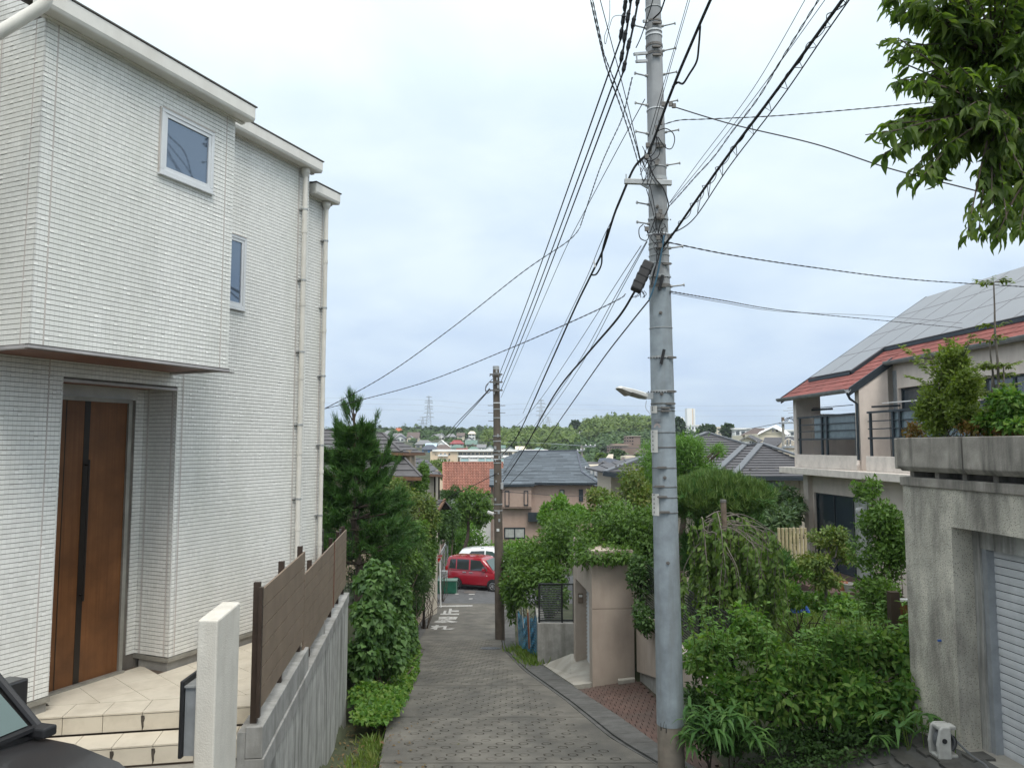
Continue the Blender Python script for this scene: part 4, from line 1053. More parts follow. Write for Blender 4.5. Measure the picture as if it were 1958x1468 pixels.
for py, h, m, lug in ((18, .012, 'galv', None), (45, .02, 'galv_dark', 1256), (63, .02, 'alu_white', None), (71, .02, 'alu_white', None), (90, .03, 'galv_dark', 1255), (106, .03, 'galv_dark', 1256),
                      (212, .012, 'alu_white', None), (281, .02, 'galv_dark', 1262), (322, .012, 'galv', None), (345, .05, 'galv', 1258), (420, .03, 'galv', 1260), (450, .016, 'alu_white', 1262),
                      (466, .018, 'galv', 1265), (475, .034, 'galv', 1262), (490, .010, 'galv', None), (505, .010, 'galv', 1275), (530, .034, 'galv', 1262), (548, .034, 'galv_dark', 1266),
                      (628, .010, 'galv', None), (684, .03, 'galv', 1284), (749, .03, 'galv', 1284), (772, .010, 'galv_dark', 1282), (780, .008, 'galv_dark', 1272), (786, .008, 'galv_dark', 1272),
                      (827, .007, 'galv_dark', None), (855, .012, 'galv_dark', None), (894, .008, 'galv_dark', 1265), (930, .008, 'galv_dark', 1261), (950, .008, 'galv_dark', 1266), (979, .008, 'galv_dark', 1271)):
    band(py, h, 0.010 if py > 552 else 0.004, m, 0.0, lug)
# perforated bands: rows of punched holes
for py in (345, 420, 530, 684, 749):
    mb = MB(); z = zof(py); 
    for px in np.linspace(1240, 1282, 9):
        p = psurf(px, py, 0.017); mb.obox(p+Vc((-0.008, -0.002, -0.006)), (0.016, 0, 0), (0, 0.004, 0), (0, 0, 0.012))
    tag(mb.build('band_hole', M('plastic_black'), pole), kind='stuff')
# foot bolts
for px, py, s in ((1264, 53, 1), (1266, 100, 1), (1267, 145, 1), (1270, 199, 1), (1271, 255, 1), (1273, 318, 1), (1236, 57, -1), (1237, 148, -1), (1238, 204, -1), (1238, 258, -1), (1240, 393, -1), (1239, 430, -1), (1283, 476, 1), (1287, 549, 1)):
    z = zof(py); c = pole_c(z)+Vc((s*(pole_r(z)-0.02), -0.02, 0)); e = c+Vc((s*0.165, -0.05, 0.012))
    mb = MB(); mb.tube([c, e], 0.0095, 8); mb.tube([e, e+(e-c).normalized()*0.014], 0.020, 8); mb.tube([c, c+(e-c).normalized()*0.045], 0.018, 8); mb.build('step_bolt', M('galv'), pole)
# cross arms and insulator brackets
mb = MB(); z = zof(347); c = pole_c(z)
L0, L1 = at(1194, 347, 8.72), at(1284, 350, 8.75)
mb.beam(L0, L1, 0.05, 0.06); mb.beam(at(1225, 351, 8.72)+Vc((0, 0, 0)), at(1240, 360, 8.75), 0.02, 0.03); mb.tube([L0+Vc((0.02, 0, 0.03)), L0+Vc((0.02, 0, 0.09))], 0.008)
bevel(mb.build('cross_arm', M('galv'), pole), 0.004)
mb = MB(); mb.beam(at(1212, 104, 8.75), at(1237, 102, 8.8), 0.03, 0.03); mb.beam(at(1216, 118, 8.75), at(1237, 117, 8.8), 0.03, 0.03); mb.tube([at(1217, 104, 8.74), at(1218, 119, 8.74)], 0.01); mb.beam(at(1230, 41, 8.78), at(1238, 41, 8.8), 0.03, 0.03)
mb.build('insulator_bracket', M('galv'), pole)
# knots of cable and clamps round the pole
def knot(pts, r, m='wire_black', name='cable_loop'):
    mb = MB(); mb.tube(pts, r, 6); return mb.build(name, M(m), pole)
def crom(P, n=8):
    P = [Vc(p) for p in P]; out = []
    for i in range(len(P)-1):
        p0, p1, p2, p3 = P[max(i-1, 0)], P[i], P[i+1], P[min(i+2, len(P)-1)]
        for k in range(n):
            t = k/n; out.append(0.5*((2*p1)+(p2-p0)*t+(2*p0-5*p1+4*p2-p3)*t*t+(3*p1-p0-3*p2+p3)*t**3))
    out.append(P[-1]); return out
def loop(pxs, Y=8.72, r=0.006, m='wire_black'):
    knot(crom([at(x, y, Y) for x, y in pxs], 6), r, m)
loop([(1256, 252), (1272, 246), (1286, 254), (1290, 268), (1284, 284), (1272, 282), (1258, 262)]); loop([(1256, 262), (1262, 285), (1258, 300), (1244, 308), (1236, 306)])
loop([(1255, 260), (1254, 285), (1246, 298), (1240, 300)]); loop([(1236, 305), (1252, 340), (1268, 360), (1277, 385), (1277, 400), (1262, 430), (1258, 452)], 8.70, 0.008)
loop([(1236, 362), (1248, 402), (1255, 440)], 8.72, 0.005); loop([(1243, 355), (1252, 400), (1257, 440)], 8.71, 0.005)
loop([(1230, 429), (1222, 438), (1224, 455), (1236, 460), (1240, 450), (1232, 432)], 8.72); loop([(1255, 408), (1250, 425), (1242, 445), (1236, 438)], 8.71)
loop([(1270, 450), (1258, 520), (1248, 556), (1241, 572)], 8.69, 0.011, 'wire_blue'); loop([(1262, 478), (1257, 500), (1250, 520), (1246, 545)], 8.68, 0.008); loop([(1256, 475), (1255, 505), (1249, 530)], 8.70, 0.005)
loop([(1236, 450), (1260, 448), (1268, 452), (1266, 470)], 8.69, 0.005, 'wire_grey'); loop([(1222, 300), (1238, 330), (1230, 345), (1224, 320)], 8.7, 0.005)
for k in range(16):
    x, y = ru(1226, 1250), ru(280, 330); loop([(x, y), (x+ru(-8, 8), y+12), (x+ru(-10, 10), y+30)], 8.69, 0.0045)
for k in range(10):
    x, y = ru(1248, 1272), ru(405, 470); loop([(x, y), (x+ru(-10, 8), y+10), (x+ru(-12, 10), y+26)], 8.70, 0.0045)
mb = MB()
for x, y in ((1238, 278), (1242, 290), (1236, 300), (1262, 235), (1256, 245), (1262, 405), (1266, 415), (1258, 412), (1258, 455), (1262, 470), (1280, 452), (1236, 438), (1255, 312), (1268, 200), (1288, 203), (1282, 200)):
    p = at(x, y, 8.70); MB().obox(p-Vc((0.02, 0.02, 0.025)), (0.045, 0, 0), (0, 0.03, 0), (0, 0, 0.05)).build('cable_clamp', M('galv_dark'), pole)
# plates, stickers, hooks
def plate(px0, px1, py0, py1, m, name='sign_plate', Y=None):
    a, b = psurf((px0+px1)/2, (py0+py1)/2, 0.016), None
    mb = MB(); n = 4
    for i in range(n):
        u0, u1 = px0+(px1-px0)*i/n, px0+(px1-px0)*(i+1)/n
        q = [psurf(u0, py1, 0.016), psurf(u1, py1, 0.016), psurf(u1, py0, 0.016), psurf(u0, py0, 0.016)]
        mb.add(q, [(0, 1, 2, 3)])
    o = mb.build(name, M(m), pole); return o
mat('sticker', (0.46, 0.40, 0.39), rough=0.7, var=0.1, scale=30)
mat('sticker_faded', (0.21, 0.23, 0.25), rough=0.7)
mb = MB(); cst = [psurf(1250+13*(0.5-0.5*math.cos(t)), 817.5-9*math.sin(t), 0.013) for t in np.linspace(0, PI, 9)]; mb.add(cst[::-1], [tuple(range(9))]); mb.build('sticker', M('sticker'), pole)
plate(1250, 1264, 801, 807, 'sticker_faded', 'sticker')
for y0, y1 in ((776, 790), (822, 865), (943, 985)):
    p, q = at(1246.5 if y0 < 900 else 1249, y1, 8.86), at(1246.5 if y0 < 900 else 1249, y0, 8.86)
    z0, z1 = p.z, q.z; c = pole_c((z0+z1)/2); r = pole_r(z0)+0.016
    mb = MB(); 
    for i in range(6):
        t0, t1 = math.radians(172+i*10), math.radians(172+(i+1)*10)
        A, B = Vc((math.cos(t0), math.sin(t0), 0))*r, Vc((math.cos(t1), math.sin(t1), 0))*r
        mb.add([c+A+UZ*(z0-c.z), c+B+UZ*(z0-c.z), c+B+UZ*(z1-c.z), c+A+UZ*(z1-c.z)], [(0, 1, 2, 3)])
    o = mb.build('number_plate', M('plastic_white'), pole)
    t = MB(); r2 = r+0.002
    for zz in np.arange(z0+0.03, z1-0.02, 0.05 if y0 > 800 else 0.03):
        th = math.radians(205); A = Vc((math.cos(th), math.sin(th), 0)); B = Vc((-A.y, A.x, 0))
        t.obox(c+A*r2+B*-0.014+UZ*(zz-c.z), B*0.022, A*0.001, UZ*0.008); t.obox(c+A*r2+B*-0.004+UZ*(zz-c.z+0.008), B*0.005, A*0.001, UZ*0.014)
    t.build('plate_print', M('ink'), o)
for px, py in ((1257, 395), (1263, 598), (1265, 753), (1277, 1076), (1271, 913), (1258, 307)):
    p = psurf(px, py, 0.008); mb = MB(); mb.lathe(p, (0, -1, 0), [(0.02, -0.01), (0.02, 0.012), (0.008, 0.012), (0.006, 0.03)], 10); mb.build('hook_bolt', M('galv_dark'), pole)
mb = MB()
for px, py in ((1264, 540), (1267, 682)):
    mb.beam(psurf(px-3, py+14, 0.04), psurf(px+3, py-14, 0.05), 0.035, 0.03)
mb.build('bracket_plate', M('plastic_black'), pole)
# hand-painted 14 on the foot
def stroke(pts, w=0.010, m='ink'):
    mb = MB(); P = [psurf(x, y, 0.006) for x, y in pts]
    for a, b in zip(P[:-1], P[1:]): mb.beam(a, b, 0.002, w, up=(1, 0, 0.2)) if abs((b-a).z) > abs((b-a).x) else mb.beam(a, b, w, 0.002, up=(0, -1, 0))
    return mb.build('painted_number', M(m), pole)
stroke([(1264, 1381), (1264, 1396)]); stroke([(1271, 1379), (1268, 1391), (1277, 1391)]); stroke([(1274, 1384), (1274, 1401)])
# street lamp head
lamp = thing('street_lamp', 'white street lamp head on a short bracket left of the tall utility pole', 'street lamp', at(1240, 752, 8.8))
A, B = at(1180, 742, 8.62), at(1236, 757, 8.76); dl = (B-A); sdl = Vc((0.28, 0.96, 0)).cross(dl.normalized()); dn = dl.normalized()
sd_ = dn.cross(UZ).normalized(); up_ = sd_.cross(dn).normalized()
secs = [(0.0, 0.035, 0.012, -0.004), (0.06, 0.075, 0.028, -0.012), (0.35, 0.085, 0.032, -0.045), (0.40, 0.085, 0.034, -0.030), (0.8, 0.065, 0.034, -0.035), (1.0, 0.03, 0.03, -0.03)]
V, F = [], []
for t, hw, hu, hl in secs:
    c = A+dl*t
    for y_, z_ in ((-hw, hl*0.5), (-hw, hu*0.5), (-hw*0.5, hu), (hw*0.5, hu), (hw, hu*0.5), (hw, hl*0.5)): V.append(c+sd_*y_+up_*z_)
for i in range(len(secs)-1):
    for j in range(5): F.append((i*6+j, i*6+j+1, i*6+6+j+1, i*6+6+j))
F += [tuple(range(6)), tuple(range(len(V)-6, len(V)))[::-1]]
mb = MB(); mb.add(V, F); smooth_angle(mb.build('lamp_housing', M('plastic_white'), lamp), 50)
V, F = [], []
for t, hw, hu, hl in secs:
    c = A+dl*t
    for y_, z_ in ((-hw*0.94, hl*0.5), (-hw*0.6, hl*1.35), (hw*0.6, hl*1.35), (hw*0.94, hl*0.5)): V.append(c+sd_*y_+up_*z_)
for i in range(len(secs)-1):
    for j in range(3): F.append((i*4+j+1, i*4+j, i*4+4+j, i*4+4+j+1))
mb = MB(); mb.add(V, F); mb.build('lamp_lens', M('lamp_lens'), lamp)
mb = MB(); mb.beam(B-dn*0.02, at(1246, 757, 8.8), 0.06, 0.07); mb.tube(crom([at(1236, 766, 8.76), at(1235, 780, 8.75), at(1244, 792, 8.76)], 5), 0.003, 4); mb.build('lamp_bracket', M('galv'), lamp)
# black splice closure hung in the cables
sp = thing('splice_closure', 'black box shaped cable splice closure hung left of the pole', 'cable box', at(1228, 530, 8.66))
a, b = at(1217, 552, 8.62), at(1238, 508, 8.66)
mb = MB(); mb.beam(a+(a-b)*0.1, b+(b-a)*0.15, 0.13, 0.11, up=(0, -1, 0.2)); bevel(mb.build('closure_body', M('plastic_black'), sp), 0.02)
mb = MB()
for k in (0.2, 0.5, 0.8): mb.beam(a.lerp(b, k)-dn*0.0, a.lerp(b, k+0.04), 0.14, 0.12, up=(0, -1, 0.2))
mb.build('closure_band', M('wire_black'), sp)
mb = MB()
for k in range(6): q = at(1212+ru(0, 20), 556, 8.62); mb.tube(crom([q, q+Vc((ru(-.04, .04), 0, -.04)), q+Vc((ru(-.06, .06), 0, -.08))], 3), 0.004, 4)
mb.build('cable_tail', M('wire_black'), sp)

# ---------------------------------------------------------------- brown pole further down
P2B, P2T = at(956, 1213, 26.2), at(948.5, 704, 26.2)
d2 = (P2T-P2B); 
pole2 = thing('utility_pole', 'old brown utility pole standing lower down at the right edge of the lane', 'utility pole', P2B)
def p2(t): return P2B+d2*t
def p2r(t): return 0.168-0.058*t
mb = MB(); k = 10; mb.tube([p2(-0.04+1.04*i/k) for i in range(k+1)], [p2r(i/k) for i in range(k+1)], 20); smooth_angle(mb.build('pole_shaft', M('pole_brown'), pole2))
mb = MB(); mb.tube([p2(0.995), p2(1.008)], p2r(1)+0.004, 18); mb.build('pole_cap', M('galv'), pole2)
t2 = lambda py: (1213-py)/(1213-704.0)
for py, m in ((716, 'galv'), (732, 'galv'), (748, 'galv'), (773, 'alu_white'), (785, 'galv'), (802, 'galv'), (837, 'galv'), (847, 'galv'), (866, 'galv'), (873, 'galv'), (882, 'alu_white'), (889, 'galv'), (968, 'galv'), (980, 'galv')):
    t = t2(py); mb = MB(); mb.tube([p2(t), p2(t+0.004)], p2r(t)+0.012, 16); mb.build('pole_band', M(m), pole2)
for py in (717, 732, 748):
    mb = MB(); c = p2(t2(py))+Vc((0, -0.18, 0)); mb.beam(c-Vc((0.22, 0, 0)), c+Vc((0.22, 0, 0)), 0.05, 0.05); mb.build('insulator_arm', M('galv_dark'), pole2)
for py, s in ((777, 1), (777, -1), (791, 1), (791, -1), (807, -1), (842, -1)):
    c = p2(t2(py)); mb = MB(); mb.tube([c, c+Vc((s*0.30, -0.02, 0))], 0.012, 6); mb.build('step_bolt', M('galv_dark'), pole2)
mb = MB(); random.seed(11)
for py in (713, 722, 728, 736, 744, 755, 862, 868, 876, 880, 885, 910, 925, 960, 985, 1000, 838):
    c = p2(t2(py))+Vc((ru(-.12, .12), -0.16, 0)); s_ = ru(.03, .08); mb.obox(c, (s_, 0, 0), (0, 0.06, 0), (0, 0, s_*1.6))
mb.build('pole_fitting', M('galv'), pole2)
mb = MB()
for s_ in ([(936, 742), (930, 748), (929, 738), (938, 728), (943, 724)], [(940, 745), (932, 752), (928, 744), (934, 733)], [(936, 720), (940, 716), (943, 722)]):
    mb.tube(crom([at(x, y, 26.0) for x, y in s_], 5), 0.012, 5)
mb.build('cable_loop', M('wire_grey'), pole2)
p = p2(t2(1018))+Vc((-0.06, -0.16, 0)); MB().obox(p, (0.09, 0, 0), (0, 0.01, 0), (0, 0, 0.09)).build('number_plate', M('sign_white'), pole2)
mb = MB(); c = p2(t2(938))+Vc((0.1, -0.15, 0)); mb.obox(c, (0.09, 0, 0), (0, 0.07, 0), (0, 0, 0.22)); mb.build('cable_box', M('wall_grey'), pole2)
l2 = thing('street_lamp', 'small white street lamp on the brown utility pole', 'street lamp', p2(t2(978)))
a, b = at(932, 978, 26.0), at(944, 982, 26.0)
mb = MB(); mb.beam(a, b, 0.13, 0.09); bevel(mb.build('lamp_housing', M('plastic_white'), l2), 0.02)
mb = MB(); mb.tube([b, p2(t2(984))], 0.02, 6); mb.build('lamp_arm', M('galv'), l2)
mb = MB(); mb.beam(a-UZ*0.05, b-UZ*0.05, 0.10, 0.03); mb.build('lamp_lens', M('lamp_lens'), l2)

# ---------------------------------------------------------------- overhead lines: strung between real points
def wire(label, P, r=0.006, m='wire_black', group=None, twist=0, name='cable', n=6):
    pts = crom([at(*q) if not isinstance(q, Vector) else q for q in P], 10)
    mb = MB()
    if twist:
        dense = crom(pts, 3); 
        acc = 0; A_, B_ = [], []
        for i, p in enumerate(dense):
            if i: acc += (p-dense[i-1]).length
            a = acc/twist*2*PI; o = Vc((math.cos(a), 0.3*math.sin(a), math.sin(a)))*r*0.9
            A_.append(p+o); B_.append(p-o)
        # resample finely enough for the twist
        mb.tube(A_, r*0.75, 4); mb.tube(B_, r*0.75, 4)
    else: mb.tube(pts, r, n)
    return tag(mb.build(name, M(m), None, pts[0]), label, 'cable', group)
far_top = lambda px, py: at(px, py, 26.1)
G1 = 'power lines between the two poles'
for nm_, (x0, y0), (x1, y1) in (('leftmost and highest', (1186, 78), (955, 716)), ('middle', (1187, 120), (957, 732)), ('rightmost and lowest', (1191, 140), (958, 745))):
    a, b = at(x0, y0, 8.9), far_top(x1, y1); m_ = a.lerp(b, 0.5)-UZ*0.10
    wire(nm_+' of the three parallel black power lines to the brown pole top', [a, m_, b], 0.011, group=G1)
# the thick sleeved ends of those lines running out of the picture above
for k, (xa, ya, xb, yb) in enumerate(((1186, 78, 1202, -40), (1187, 120, 1212, -40), (1191, 140, 1228, -40))):
    a, b = at(xa, ya, 8.9), at(xb, yb, 8.6)
    o = wire(('left', 'middle', 'right')[k]+' of three thick sleeved power line ends beside the tall pole head', [a, a.lerp(b, 0.5)+Vc((0.01, 0, 0)), b], 0.014, group='sleeved ends of the power lines')
    for t in np.linspace(0.0, 0.95, 5):
        mb = MB(); c = a.lerp(b, t); d_ = (b-a).normalized(); mb.lathe(c, d_, [(0.012, 0), (0.027, 0.04), (0.024, 0.09), (0.028, 0.11), (0.012, 0.15)], 8); mb.build('insulator_sleeve', M('wire_black'), o)
wire('twisted wire dropping from the upper left towards the knot on the tall pole', [(1128, -6, 7.6), (1146, 75, 7.9), (1160, 130, 8.2), (1185, 200, 8.4), (1205, 260, 8.6), (1222, 318, 8.7)], 0.006, twist=0.16)
wire('second twisted wire beside the first at upper left of the pole', [(1132, -6, 7.6), (1152, 90, 7.9), (1158, 112, 8.0), (1188, 190, 8.4), (1214, 270, 8.6), (1226, 318, 8.7)], 0.005, twist=0.16)
wire('straight thin line crossing the twisted wires at upper left of the pole', [(1146, -6, 7.6), (1200, 200, 8.3), (1226, 312, 8.7)], 0.005)
wire('thin loop of wire hanging at the upper left of the pole', [(1166, -6, 8.3), (1165, 40, 8.3), (1156, 70, 8.3), (1158, 84, 8.3), (1166, 50, 8.3), (1174, 32, 8.3), (1194, 30, 8.5)], 0.004, 'wire_grey')
wire('drop wire curving from a step bolt down left to the house wire junction', [(1209, 148, 8.8), (1205, 165, 8.9), (1190, 225, 9.6), (1165, 280, 10.2), (1148, 320, 10.8), (1130, 372, 11.5), (1110, 432, 12.4)], 0.006, twist=0.2)
wire('thin line from the pole side down past the junction of house wires', [(1233, 190, 8.85), (1200, 250, 9.6), (1172, 302, 10.4), (1120, 400, 12.0), (1085, 468, 13.2), (1040, 570, 16.0), (958, 760, 25.9)], 0.006)
wire('house service wire running left from the line junction to behind the tiled house', [(1110, 434, 12.4), (1085, 462, 12.6), (1000, 520, 13.0), (860, 630, 13.8), (730, 722, 14.6), (600, 792, 15.4)], 0.0065, twist=0.25)
wire('lower house service wire from the black closure to behind the tiled house', [(1196, 562, 8.75), (1180, 574, 9.0), (1100, 612, 10.0), (980, 664, 11.4), (820, 728, 13.2), (700, 762, 14.6), (600, 786, 15.6)], 0.0055, twist=0.25)
wire('thick black cable sagging from the pole knot down to the brown pole', [(1232, 300, 8.75), (1212, 322, 9.0), (1190, 372, 9.4), (1174, 412, 9.7), (1152, 480, 10.2), (1128, 530, 10.8), (1098, 592, 12.0), (1050, 700, 15.0), (990, 832, 22.0), (961, 868, 25.9)], 0.016)
wire('slack loop of black cable with a white tag below the sagging cable', [(1163, 437, 9.9), (1152, 478, 10.1), (1150, 505, 10.3), (1142, 522, 10.5), (1136, 526, 10.7), (1130, 525, 10.8)], 0.012)
tg = at(1137, 512, 10.4); tag(MB().obox(tg, (0.018, 0, 0.02), (0, 0.004, 0), (-0.022, 0, 0.10)).build('cable_tag', M('sign_white'), None, tg), 'small white tag tied to the sagging black cable', 'cable tag')
wire('thin messenger wire above the sagging black cable', [(1214, 318, 8.9), (1180, 400, 9.6), (1150, 462, 10.0), (1120, 535, 11.0), (1070, 640, 13.5), (1000, 790, 21.0)], 0.005, 'wire_grey')
wire('thick black cable from the closure down to the brown pole', [(1240, 508, 8.74), (1212, 560, 9.1), (1180, 610, 9.8), (1120, 680, 11.5), (1060, 755, 14.5), (1000, 862, 20.0), (962, 920, 25.9)], 0.015)
wire('slim black cable below the thick one down to the brown pole', [(1241, 574, 8.74), (1200, 625, 9.6), (1150, 690, 11.0), (1080, 790, 14.5), (1010, 888, 20.5), (962, 938, 25.9)], 0.009)
G2 = 'pairs of thin grey lines between the poles'
for dx in (0, 8):
    wire(('left' if dx == 0 else 'right')+' of two thin grey lines running side by side to the brown pole', [(1236+dx*0.2, 462, 8.85), (1180+dx*0.6, 560, 10.0), (1092+dx, 715, 14.0), (1000+dx, 845, 21.0), (963, 905, 26.4)], 0.005, 'wire_grey', G2)
wire('thin line crossing under the cables to the lower brown pole', [(1226, 470, 8.9), (1180, 540, 9.8), (1090, 680, 13.5), (1020, 780, 18.0), (962, 840, 26.0)], 0.005, 'wire_grey')
# to the right
wire('house wire from the pole running right and down into the overhanging leaves', [(1290, 205, 8.8), (1400, 238, 8.6), (1560, 276, 8.3), (1700, 322, 8.0), (1870, 366, 7.6), (1990, 400, 7.4)], 0.007)
wire('house wire running level to the right into the overhanging leaves', [(1270, 238, 8.8), (1300, 230, 8.8), (1350, 228, 8.7), (1480, 222, 8.5), (1650, 208, 8.2), (1800, 194, 7.9), (1990, 180, 7.6)], 0.005, twist=0.2)
wire('black house wire running right above the solar roof', [(1276, 463, 8.8), (1400, 488, 9.2), (1560, 512, 9.8), (1750, 535, 10.4), (1990, 550, 11.0)], 0.0065, twist=0.22)
wire('twisted house wire running right to the solar roof', [(1281, 557, 8.8), (1380, 574, 10.0), (1500, 594, 12.0), (1680, 612, 15.0), (1840, 627, 17.2)], 0.006, twist=0.22)
wire('thin wire just above the twisted house wire to the solar roof', [(1281, 560, 8.8), (1380, 578, 10.0), (1500, 596, 12.0), (1680, 604, 15.0), (1840, 618, 17.2)], 0.004, 'wire_grey')
# towards and past the viewer, upper right
def toward(label, P, r, **kw): return wire(label, P, r, **kw)
toward('thickest black cable bundle rising from the pole to the upper right', [(1268, 472, 8.72), (1292, 440, 8.4), (1332, 382, 7.9), (1390, 300, 7.2), (1480, 180, 6.4), (1560, 70, 5.8), (1640, -40, 5.2)], 0.014)
toward('messenger line with hangers under the thickest cable bundle', [(1284, 447, 8.5), (1327, 418, 8.0), (1395, 318, 7.3), (1491, 192, 6.4), (1575, 70, 5.75), (1652, -40, 5.2)], 0.006)
b2_ = crom([at(*q) for q in [(1327, 418, 8.0), (1395, 318, 7.3), (1491, 192, 6.4), (1575, 70, 5.75), (1652, -40, 5.2)]], 6); b1_ = crom([at(*q) for q in [(1332, 382, 7.9), (1390, 300, 7.2), (1480, 180, 6.4), (1560, 70, 5.8), (1640, -40, 5.2)]], 6)
hg = thing('cable_hangers', 'wire hangers linking the thick cable bundle with its messenger line', 'cable hangers', b2_[0])
for a, b in list(zip(b1_, b2_))[1::2]:
    mb = MB(); mb.tube([a-(b2_[9]-b2_[8])*0.2, b, a+(b2_[9]-b2_[8])*0.3], 0.0035, 4); mb.build('hanger', M('wire_black'), hg)
mb = MB(); bundle = crom([at(*q) for q in [(1292, 440, 8.4), (1332, 382, 7.9), (1390, 300, 7.2), (1480, 180, 6.4), (1560, 70, 5.8), (1640, -40, 5.2)]], 40)
acc = 0; H_ = []
for i, p in enumerate(bundle):
    if i: acc += (p-bundle[i-1]).length
    a = acc/0.32*2*PI; H_.append(p+Vc((math.cos(a), 0.4*math.sin(a), math.sin(a)))*(0.022+0.012*math.sin(acc*2.3)))
mb.tube(H_, 0.004, 4); tag(mb.build('lashing_wire', M('wire_black'), None, H_[0]), 'fine wire lashed in spirals round the thickest cable bundle', 'wire')
toward('wavy black line above the thickest cable bundle', [(1278, 396, 8.75), (1300, 372, 8.5), (1330, 338, 8.1), (1365, 300, 7.8), (1400, 252, 7.4), (1448, 190, 6.9), (1500, 105, 6.4), (1590, -40, 5.6)], 0.006, twist=0.3)
G3 = 'thin lines rising to the upper right'
toward('upper of two thin lines rising together to the upper right', [(1280, 388, 8.8), (1330, 318, 8.2), (1440, 170, 7.0), (1545, -10, 6.0)], 0.0035, m='wire_grey', group=G3)
toward('lower of two thin lines rising together to the upper right', [(1281, 388, 8.8), (1340, 318, 8.2), (1440, 190, 7.0), (1592, -20, 6.0)], 0.0035, m='wire_grey', group=G3)
toward('black cable rising from the knot to the top edge right of the pole', [(1238, 298, 8.7), (1252, 262, 8.6), (1276, 196, 8.3), (1298, 140, 8.0), (1315, 100, 7.8), (1340, 42, 7.5), (1372, -30, 7.0)], 0.016)
toward('drooping cable loop right of the pole head', [(1286, 166, 8.2), (1296, 158, 8.1), (1306, 160, 8.0), (1318, 142, 7.9), (1332, 118, 7.8), (1336, 90, 7.7), (1339, 50, 7.5)], 0.012)
toward('thin black line rising steeply along the pole', [(1240, 262, 8.7), (1262, 185, 8.5), (1290, 90, 8.2), (1318, -10, 7.8)], 0.004)
toward('second thin black line rising steeply along the pole', [(1247, 258, 8.7), (1276, 150, 8.4), (1322, -10, 7.8)], 0.004)
toward('short black cable crossing the pole head', [(1216, 92, 8.7), (1226, 70, 8.6), (1242, 22, 8.5), (1254, -20, 8.4)], 0.007)
toward('curled black cable at the pole head', [(1249, 36, 8.6), (1262, 24, 8.5), (1267, 12, 8.45), (1276, -15, 8.3)], 0.010)
# from the brown pole to the left
for k in (0, 1):
    wire(('upper', 'lower')[k]+' of two black wires falling from the brown pole to the left', [(936+k, 744, 26.0), (905, 776+k*4, 30.0), (876-k*-2, 806+k*4, 36.0), (845+k*10, 840, 48.0)], 0.016, group='wires falling from the brown pole to the left')
wire('black line crossing the red tiled roof to the left shrub', [(950, 905, 26.0), (905, 928, 27.0), (860, 950, 28.0), (820, 975, 29.0), (800, 985, 29.5)], 0.012)
wire('black line crossing the pink house wall to its corner insulators', [(960, 940, 26.4), (1010, 943, 34.0), (1080, 948, 45.0), (1140, 948, 56.0)], 0.014)
# ---------------------------------------------------------------- beige rendered garage portal with its apron
RD = Vc((-0.082, 1, 0)).normalized(); RN = Vc((RD.y, -RD.x, 0))     # along the lane (away), and away from the lane to the right
Kp = at(1133, 1290, 15.8)
def BP(t, o, z): return Vc((Kp.x-0.082*(t-15.8), t, 0))+RN*o+UZ*z       # o to the right of the front face
portal = thing('garage_portal', 'beige rendered garage portal with white shutter under the overhanging shrub', 'garage', BP(16.8, 0.5, -5.0))
zt = -2.15; zl = -3.05; zb = -5.3
def bpbox(mb, t0, t1, o0, o1, z0, z1): return mb.obox(BP(t0, o0, z0), BP(t1, o0, 0)-BP(t0, o0, 0), RN*(o1-o0), UZ*(z1-z0))
mb = MB()
gz = -3.32      # reveal line across the near end wall
bpbox(mb, 15.8, 16.12, 0, 0.87, gz+0.008, zt); bpbox(mb, 15.8, 16.12, 0, 0.87, zb, gz-0.008); bpbox(mb, 15.812, 16.12, 0.012, 0.858, gz-0.008, gz+0.008)
bpbox(mb, 16.12, 17.85, 0, 0.87, zl, zt); bpbox(mb, 17.85, 18.12, 0, 0.87, zb, zt)
bpbox(mb, 16.12, 17.85, 0.6, 0.87, zb, zl)
mb.build('wall', M('stucco_beige'), portal)
shut = MB()
for z in np.arange(-4.9, zl-0.02, 0.085):
    MB().prism([BP(16.12, 0.27, z), BP(16.12, 0.245, z+0.03), BP(16.12, 0.27, z+0.078)], BP(17.85, 0, 0)-BP(16.12, 0, 0)).build('shutter_slat', M('shutter_white'), portal)
mb = MB(); bpbox(mb, 16.12, 17.85, 0.275, 0.29, -5.2, zl); mb.build('shutter_back', M('alu_grey'), portal)
p = onplane(1110, 1143, BP(17.845, 0, 0), -RD)
o_ = bevel(MB().obox(p+Vc((-0.06, -0.03, -0.11)), (0.12, 0, 0), (0, 0.03, 0), (0, 0, 0.22)).build('intercom', M('wood_grey'), portal), 0.008)
MB().obox(p+Vc((-0.04, -0.034, 0.03)), (0.08, 0, 0), (0, 0.004, 0), (0, 0, 0.05)).build('intercom_screen', M('plastic_white'), o_)
# pale concrete ramp to the shutter
rm = MB(); gp_ = lambda y, d, z: Vc((gut_o(y)+d, y, z))
pts = [gp_(16.0, 0.02, road_z(16.0)+0.03), BP(15.85, -0.02, -4.80), BP(16.12, 0.6, -4.76), BP(17.85, 0.6, -4.80), BP(18.4, -0.02, -4.90), gp_(19.4, 0.05, road_z(19.4)+0.02)]
cn = Vc((1.3, 17.2, -5.02)); rm.add(pts+[cn], [(i, (i+1) % 6, 6) for i in range(6)])
rm.add([p for p in pts]+[p-UZ*0.5 for p in pts], [((i+1) % 6, i, i+6, (i+1) % 6+6) for i in range(6)])
tag(rm.build('ramp', M('conc_pale'), None, (1.3, 17, -5.2)), kind='structure')
